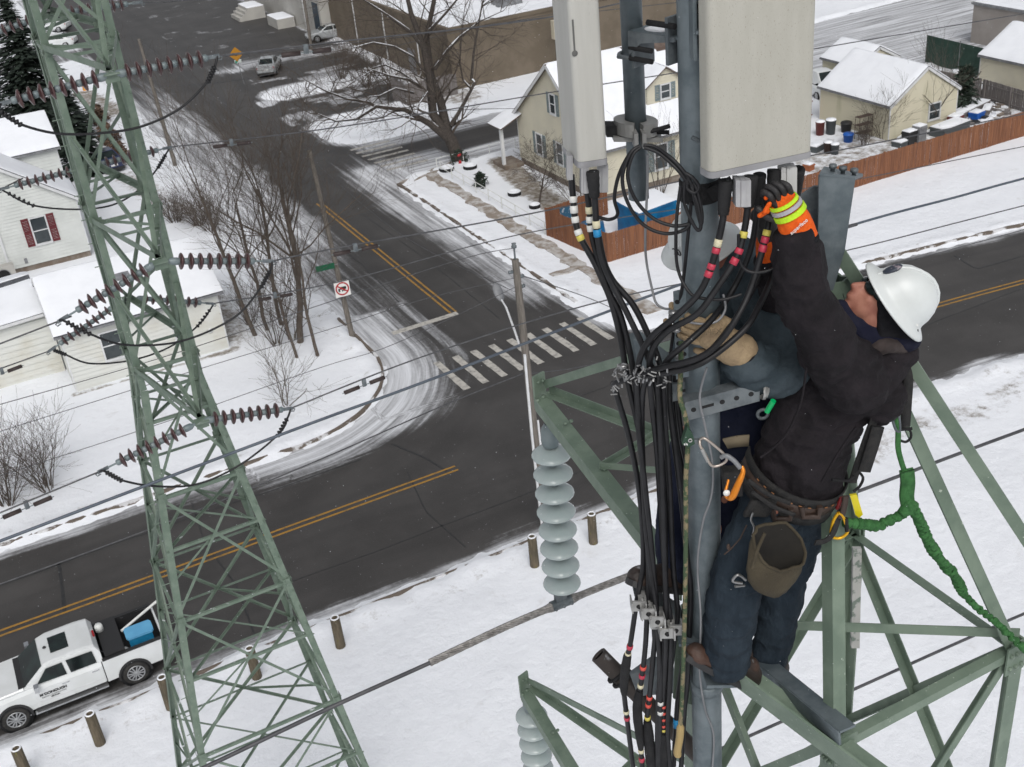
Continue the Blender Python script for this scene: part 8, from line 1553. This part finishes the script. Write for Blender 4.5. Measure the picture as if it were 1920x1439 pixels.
carab('carabiner', 'yellow wire gate carabiner on the end of the green lanyard', [(1572, 962, -.16), (1580, 968, -.16), (1588, 990, -.16), (1588, 1000, -.16), (1576, 1009, -.16), (1562, 1008, -.16), (1558, 998, -.16), (1563, 976, -.16)], .0062, mat('yellow_metal', (.66, .36, .012), .32, .5), [(1586, 972, -.16), (1588, 996, -.16)], 'blackm')
strap(bl_, 'tool_sling', [(1586, 930, -.15), (1582, 955, -.16), (1576, 972, -.16)], .022, M['bleath'], .004)
mb = MB(); mb.tube([W(1578, 934, -.13), W(1570, 955, -.13)], .009, 8); part(bl_, 'red_screwdriver', mb, mat('red_handle', (.16, .012, .014), .4))
gl = thing('shock_lanyard', 'green elastic shock lanyard running from the harness to the tower', 'lanyard', W(1700, 960, -.05))
strap(gl, 'webbing', [(1681, 776, -.08), (1684, 806, -.08), (1684, 840, -.08), (1690, 866, -.08), (1696, 884, -.08)], .020, M['lgreen'], .003); strap(gl, 'pack', [(1700, 882, -.08), (1702, 905, -.08), (1700, 930, -.08), (1703, 950, -.08)], .052, M['lgreen'], .010)
carab('snap_hook', 'dark snap hook joining the green lanyard to the harness back', [(1672, 768, -.08), (1680, 764, -.08), (1686, 785, -.08), (1687, 808, -.08), (1680, 806, -.08), (1674, 788, -.08)], .0055, M['steel_dk'])
def ruffle(pl, r, seed):
    pts = smooth_path([W(*p) for p in pl], 26); rn = random.Random(seed); L = np.concatenate([[0], np.cumsum(np.linalg.norm(np.diff(pts, axis=0), axis=1))]); n_ = int(L[-1] / .0032); t = np.linspace(0, L[-1], n_); pp = np.stack([np.interp(t, L, pts[:, k]) for k in range(3)], -1); nz_ = vnoise(np.stack([t * 22, t * 0 + seed], -1)); ph = np.cumsum(.9 + .9 * nz_)
    return pp + RGT * (.0045 * np.sin(ph * .45))[:, None], r * (.58 + .36 * np.abs(np.sin(ph * .5)) + .28 * vnoise(np.stack([t * 60, t * 0 + seed + 4], -1)))
for pl, r_, sd2 in (([(1703, 945, -.08), (1692, 964, -.08), (1668, 976, -.09), (1648, 986, -.1), (1626, 984, -.12), (1604, 982, -.13), (1584, 980, -.14)], .021, 2), ([(1710, 948, -.08), (1722, 972, -.08), (1738, 1010, -.07), (1760, 1046, -.05), (1788, 1078, -.02), (1806, 1112, .02)], .021, 5), ([(1806, 1112, .02), (1830, 1138, .0), (1868, 1168, -.05), (1900, 1198, -.10), (1935, 1230, -.12)], .015, 8)):
    pts, rr = ruffle(pl, r_, sd2); mb = MB(); mb.tube(pts, rr, 9); part(gl, 'elastic_sleeve', mb, M['lgreen'])
organic('knot', gl, [('ell', W(1706, 948, -.085), RGT * .03, UPV * .028, TOV * .022), ('cap', [W(1694, 958, -.09), W(1716, 960, -.08)], [.018, .016])], M['lgreen'], .006, 3, ((.004, 60, None),), 51)

# ---------------------------------------------------------------- worker behind the mast in the slate hoodie
w2 = thing('person', 'worker in slate hoodie and tan leather gloves standing mostly hidden behind the mast', 'person', W(1380, 800, .35))
hx = W(1335, 470, .32)
b2 = [('ell', hx, RGT * .085, UPV * .11, TOV * .085), ('ell', hx - RGT * .035 - UPV * .05 + YH * .03, RGT * .06, UPV * .07, TOV * .06), ('cap', [hx - UPV * .06, W(1380, 575, .34)], [.06, .07]), ('cap', [W(1390, 590, .34), W(1390, 700, .34), W(1370, 830, .33)], [.15, .15, .14], .8),
      ('cap', [W(1440, 590, .22), W(1470, 665, .08), W(1385, 655, -.02), W(1330, 640, -.05)], [.07, .045, .034, .032]), ('cap', [W(1350, 600, .45), W(1300, 640, .4), W(1280, 610, .2)], [.06, .05, .036]),
      ('cap', [W(1300, 830, .34), W(1276, 960, .30), W(1262, 1070, .28)], [.085, .065, .05]), ('cap', [W(1390, 850, .36), W(1340, 1000, .3), W(1310, 1120, .2)], [.085, .065, .05])]
organic('body', w2, b2, M['skin'], .009, 4)
organic('hoodie', w2, [('cap', [W(1385, 560, .34), W(1400, 640, .34), W(1395, 730, .34), W(1380, 800, .34)], [.15, .19, .185, .165], .8), ('ell', W(1388, 515, .33), RGT * .125, UPV * .14, TOV * .13), ('cap', [W(1436, 560, .20), W(1474, 628, .10), W(1470, 684, .02), W(1420, 690, -.04), W(1385, 668, -.05)], [.120, .115, .104, .088, .068]), ('cap', [W(1340, 590, .48), W(1292, 650, .42)], [.10, .075])], M['hoodie'], .0105, 5, ((.012, 9, (UPV - RGT * .4, .4)), (.006, 20, None)), 61)
organic('lower_jacket', w2, [('cap', [W(1400, 745, .3), W(1395, 800, .3)], [.185, .165], .8), ('cap', [W(1395, 800, .3), W(1390, 845, .3)], [.15, .14], .8)], M['navy'], .011, 4, ((.006, 12, None),), 65)
organic('trousers', w2, [('cap', [W(1310, 845, .34), W(1283, 930, .30), W(1270, 1000, .22), W(1270, 1065, .14)], [.12, .098, .088, .08]), ('cap', [W(1390, 850, .38), W(1345, 1000, .32), W(1318, 1125, .22)], [.11, .09, .075])], M['navy'], .011, 4, ((.006, 10, (UPV, .5)), (.003, 22, None)), 67)
strap(w2, 'tan_belt', [(1360, 832, .12), (1382, 828, .10), (1404, 826, .10)], .05, mat('tan_webbing', (.22, .18, .12), .8), .004)
strap(w2, 'harness_strap', [(1352, 668, -.08), (1385, 690, -.1), (1412, 718, -.09), (1440, 735, -.05)], .022, mat('grey_tan_strap', (.13, .12, .105), .8)); strap(w2, 'harness_strap', [(1500, 672, -.02), (1476, 700, -.06), (1448, 728, -.06), (1432, 742, -.05)], .03, M['belt'])
mb = MB(); mb.tube([W(1438, 772, -.08), W(1450, 752, -.1)], .011, 8); part(w2, 'green_buckle', mb, mat('bright_green_plastic', (.0, .42, .12), .35)); mb = MB(); mb.lathe(W(1430, 776, .02), TOV, [(.026, 0), (.026, .006), (.014, .006), (.014, 0)], 16); part(w2, 'side_ring', mb, M['steel_dk'])
boot(w2, W(1180, 1096, .02), W(1288, 1112, .12), W(1276, 1060, .14), M['bootb'], 1.1); boot(w2, W(1256, 1188, .02), W(1352, 1196, .14), W(1322, 1140, .18), M['boot'])
hh = MB(); Hc = W(1306, 440, .25); hu = nrm(UPV * .9 - RGT * .25 + TOV * .15); hf = nrm(-RGT - UPV * .2); hf = nrm(hf - hu * np.dot(hf, hu)); hs_ = np.cross(hu, hf); vs = []
for h, a, b_ in prof: vs += [Hc - hu * .05 + hu * h * 1.0 + hf * a * .86 * math.cos(2 * math.pi * j / n2) + hs_ * b_ * .98 * math.sin(2 * math.pi * j / n2) for n2 in (36,) for j in range(36)]
hh.add(vs, [(i * 36 + j, i * 36 + (j + 1) % 36, (i + 1) * 36 + (j + 1) % 36, (i + 1) * 36 + j) for i in range(len(prof) - 1) for j in range(36)], 0, True); hat2 = part(w2, 'hard_hat', hh, M['hat'])
sv_ = hs_ if hs_ @ TOV > 0 else -hs_; nl_ = nrm(hf * .80 + sv_ * .60); pl_ = Hc + hu * -.012 + hf * .122 * .80 * .86 + sv_ * .102 * .60; tu_ = nrm(np.cross(hu, nl_)); letters(hat2, '20', .042, pl_ + nl_ * .006, tu_, hu, M['ink'])
g3 = hand(w2, W(1372, 648, -.06), W(1340, 630, -.09), nrm(-RGT + UPV * .35), nrm(UPV + RGT * .3), nrm(TOV + UPV * .25), M['leath'], M['leath'], .75, 1.25, 'leather_glove', [('cap', [W(1388, 660, -.06), W(1352, 640, -.08)], [.068, .06], .85), ('cap', [W(1362, 610, -.07), W(1338, 604, -.08)], [.03, .032])])
organic('cuff', w2, [('cap', [W(1404, 676, -.045), W(1388, 664, -.05)], [.068, .066])], M['knit'], .009, 3)
letters(g3, 'HEX', .03, W(1336, 622, -.12) + TOV * .022, nrm(RGT + UPV * .1), UPV, mat('faded_ink', (.19, .14, .085), .8))
hand(w2, W(1306, 640, .2), W(1290, 612, .10), nrm(UPV - RGT * .2), nrm(RGT), nrm(-YH * -1 + RGT * .2), M['leath'], M['leath'], .9, 1.1, 'leather_glove')
# ================================================================ FALLING SNOW
mb = MB(); fr_ = np.random.default_rng(4)
for i in range(9000):
    d = 3.2 + 34 * fr_.random() ** 1.3; px, py = fr_.uniform(-200, 2120), fr_.uniform(-150, 1590); c = P(px, py, d); r_ = fr_.uniform(.0004, .0013) * (1 + d * .05)
    if c[2] < .3: continue
    a = fr_.normal(0, 1, 3); a = nrm(a) * r_; b_ = nrm(np.cross(a, (.3, .5, .8))) * r_ * .8; c2 = np.cross(nrm(a), nrm(b_)) * r_ * .7
    mb.add([c + a, c + b_, c + c2, c - a, c - b_, c - c2], [(0, 1, 2), (1, 3, 2), (3, 4, 2), (4, 0, 2), (1, 0, 5), (3, 1, 5), (4, 3, 5), (0, 4, 5)])
o = link('falling_snow', mb.mesh('falling_snow', M['snow'])); o['kind'] = 'stuff'
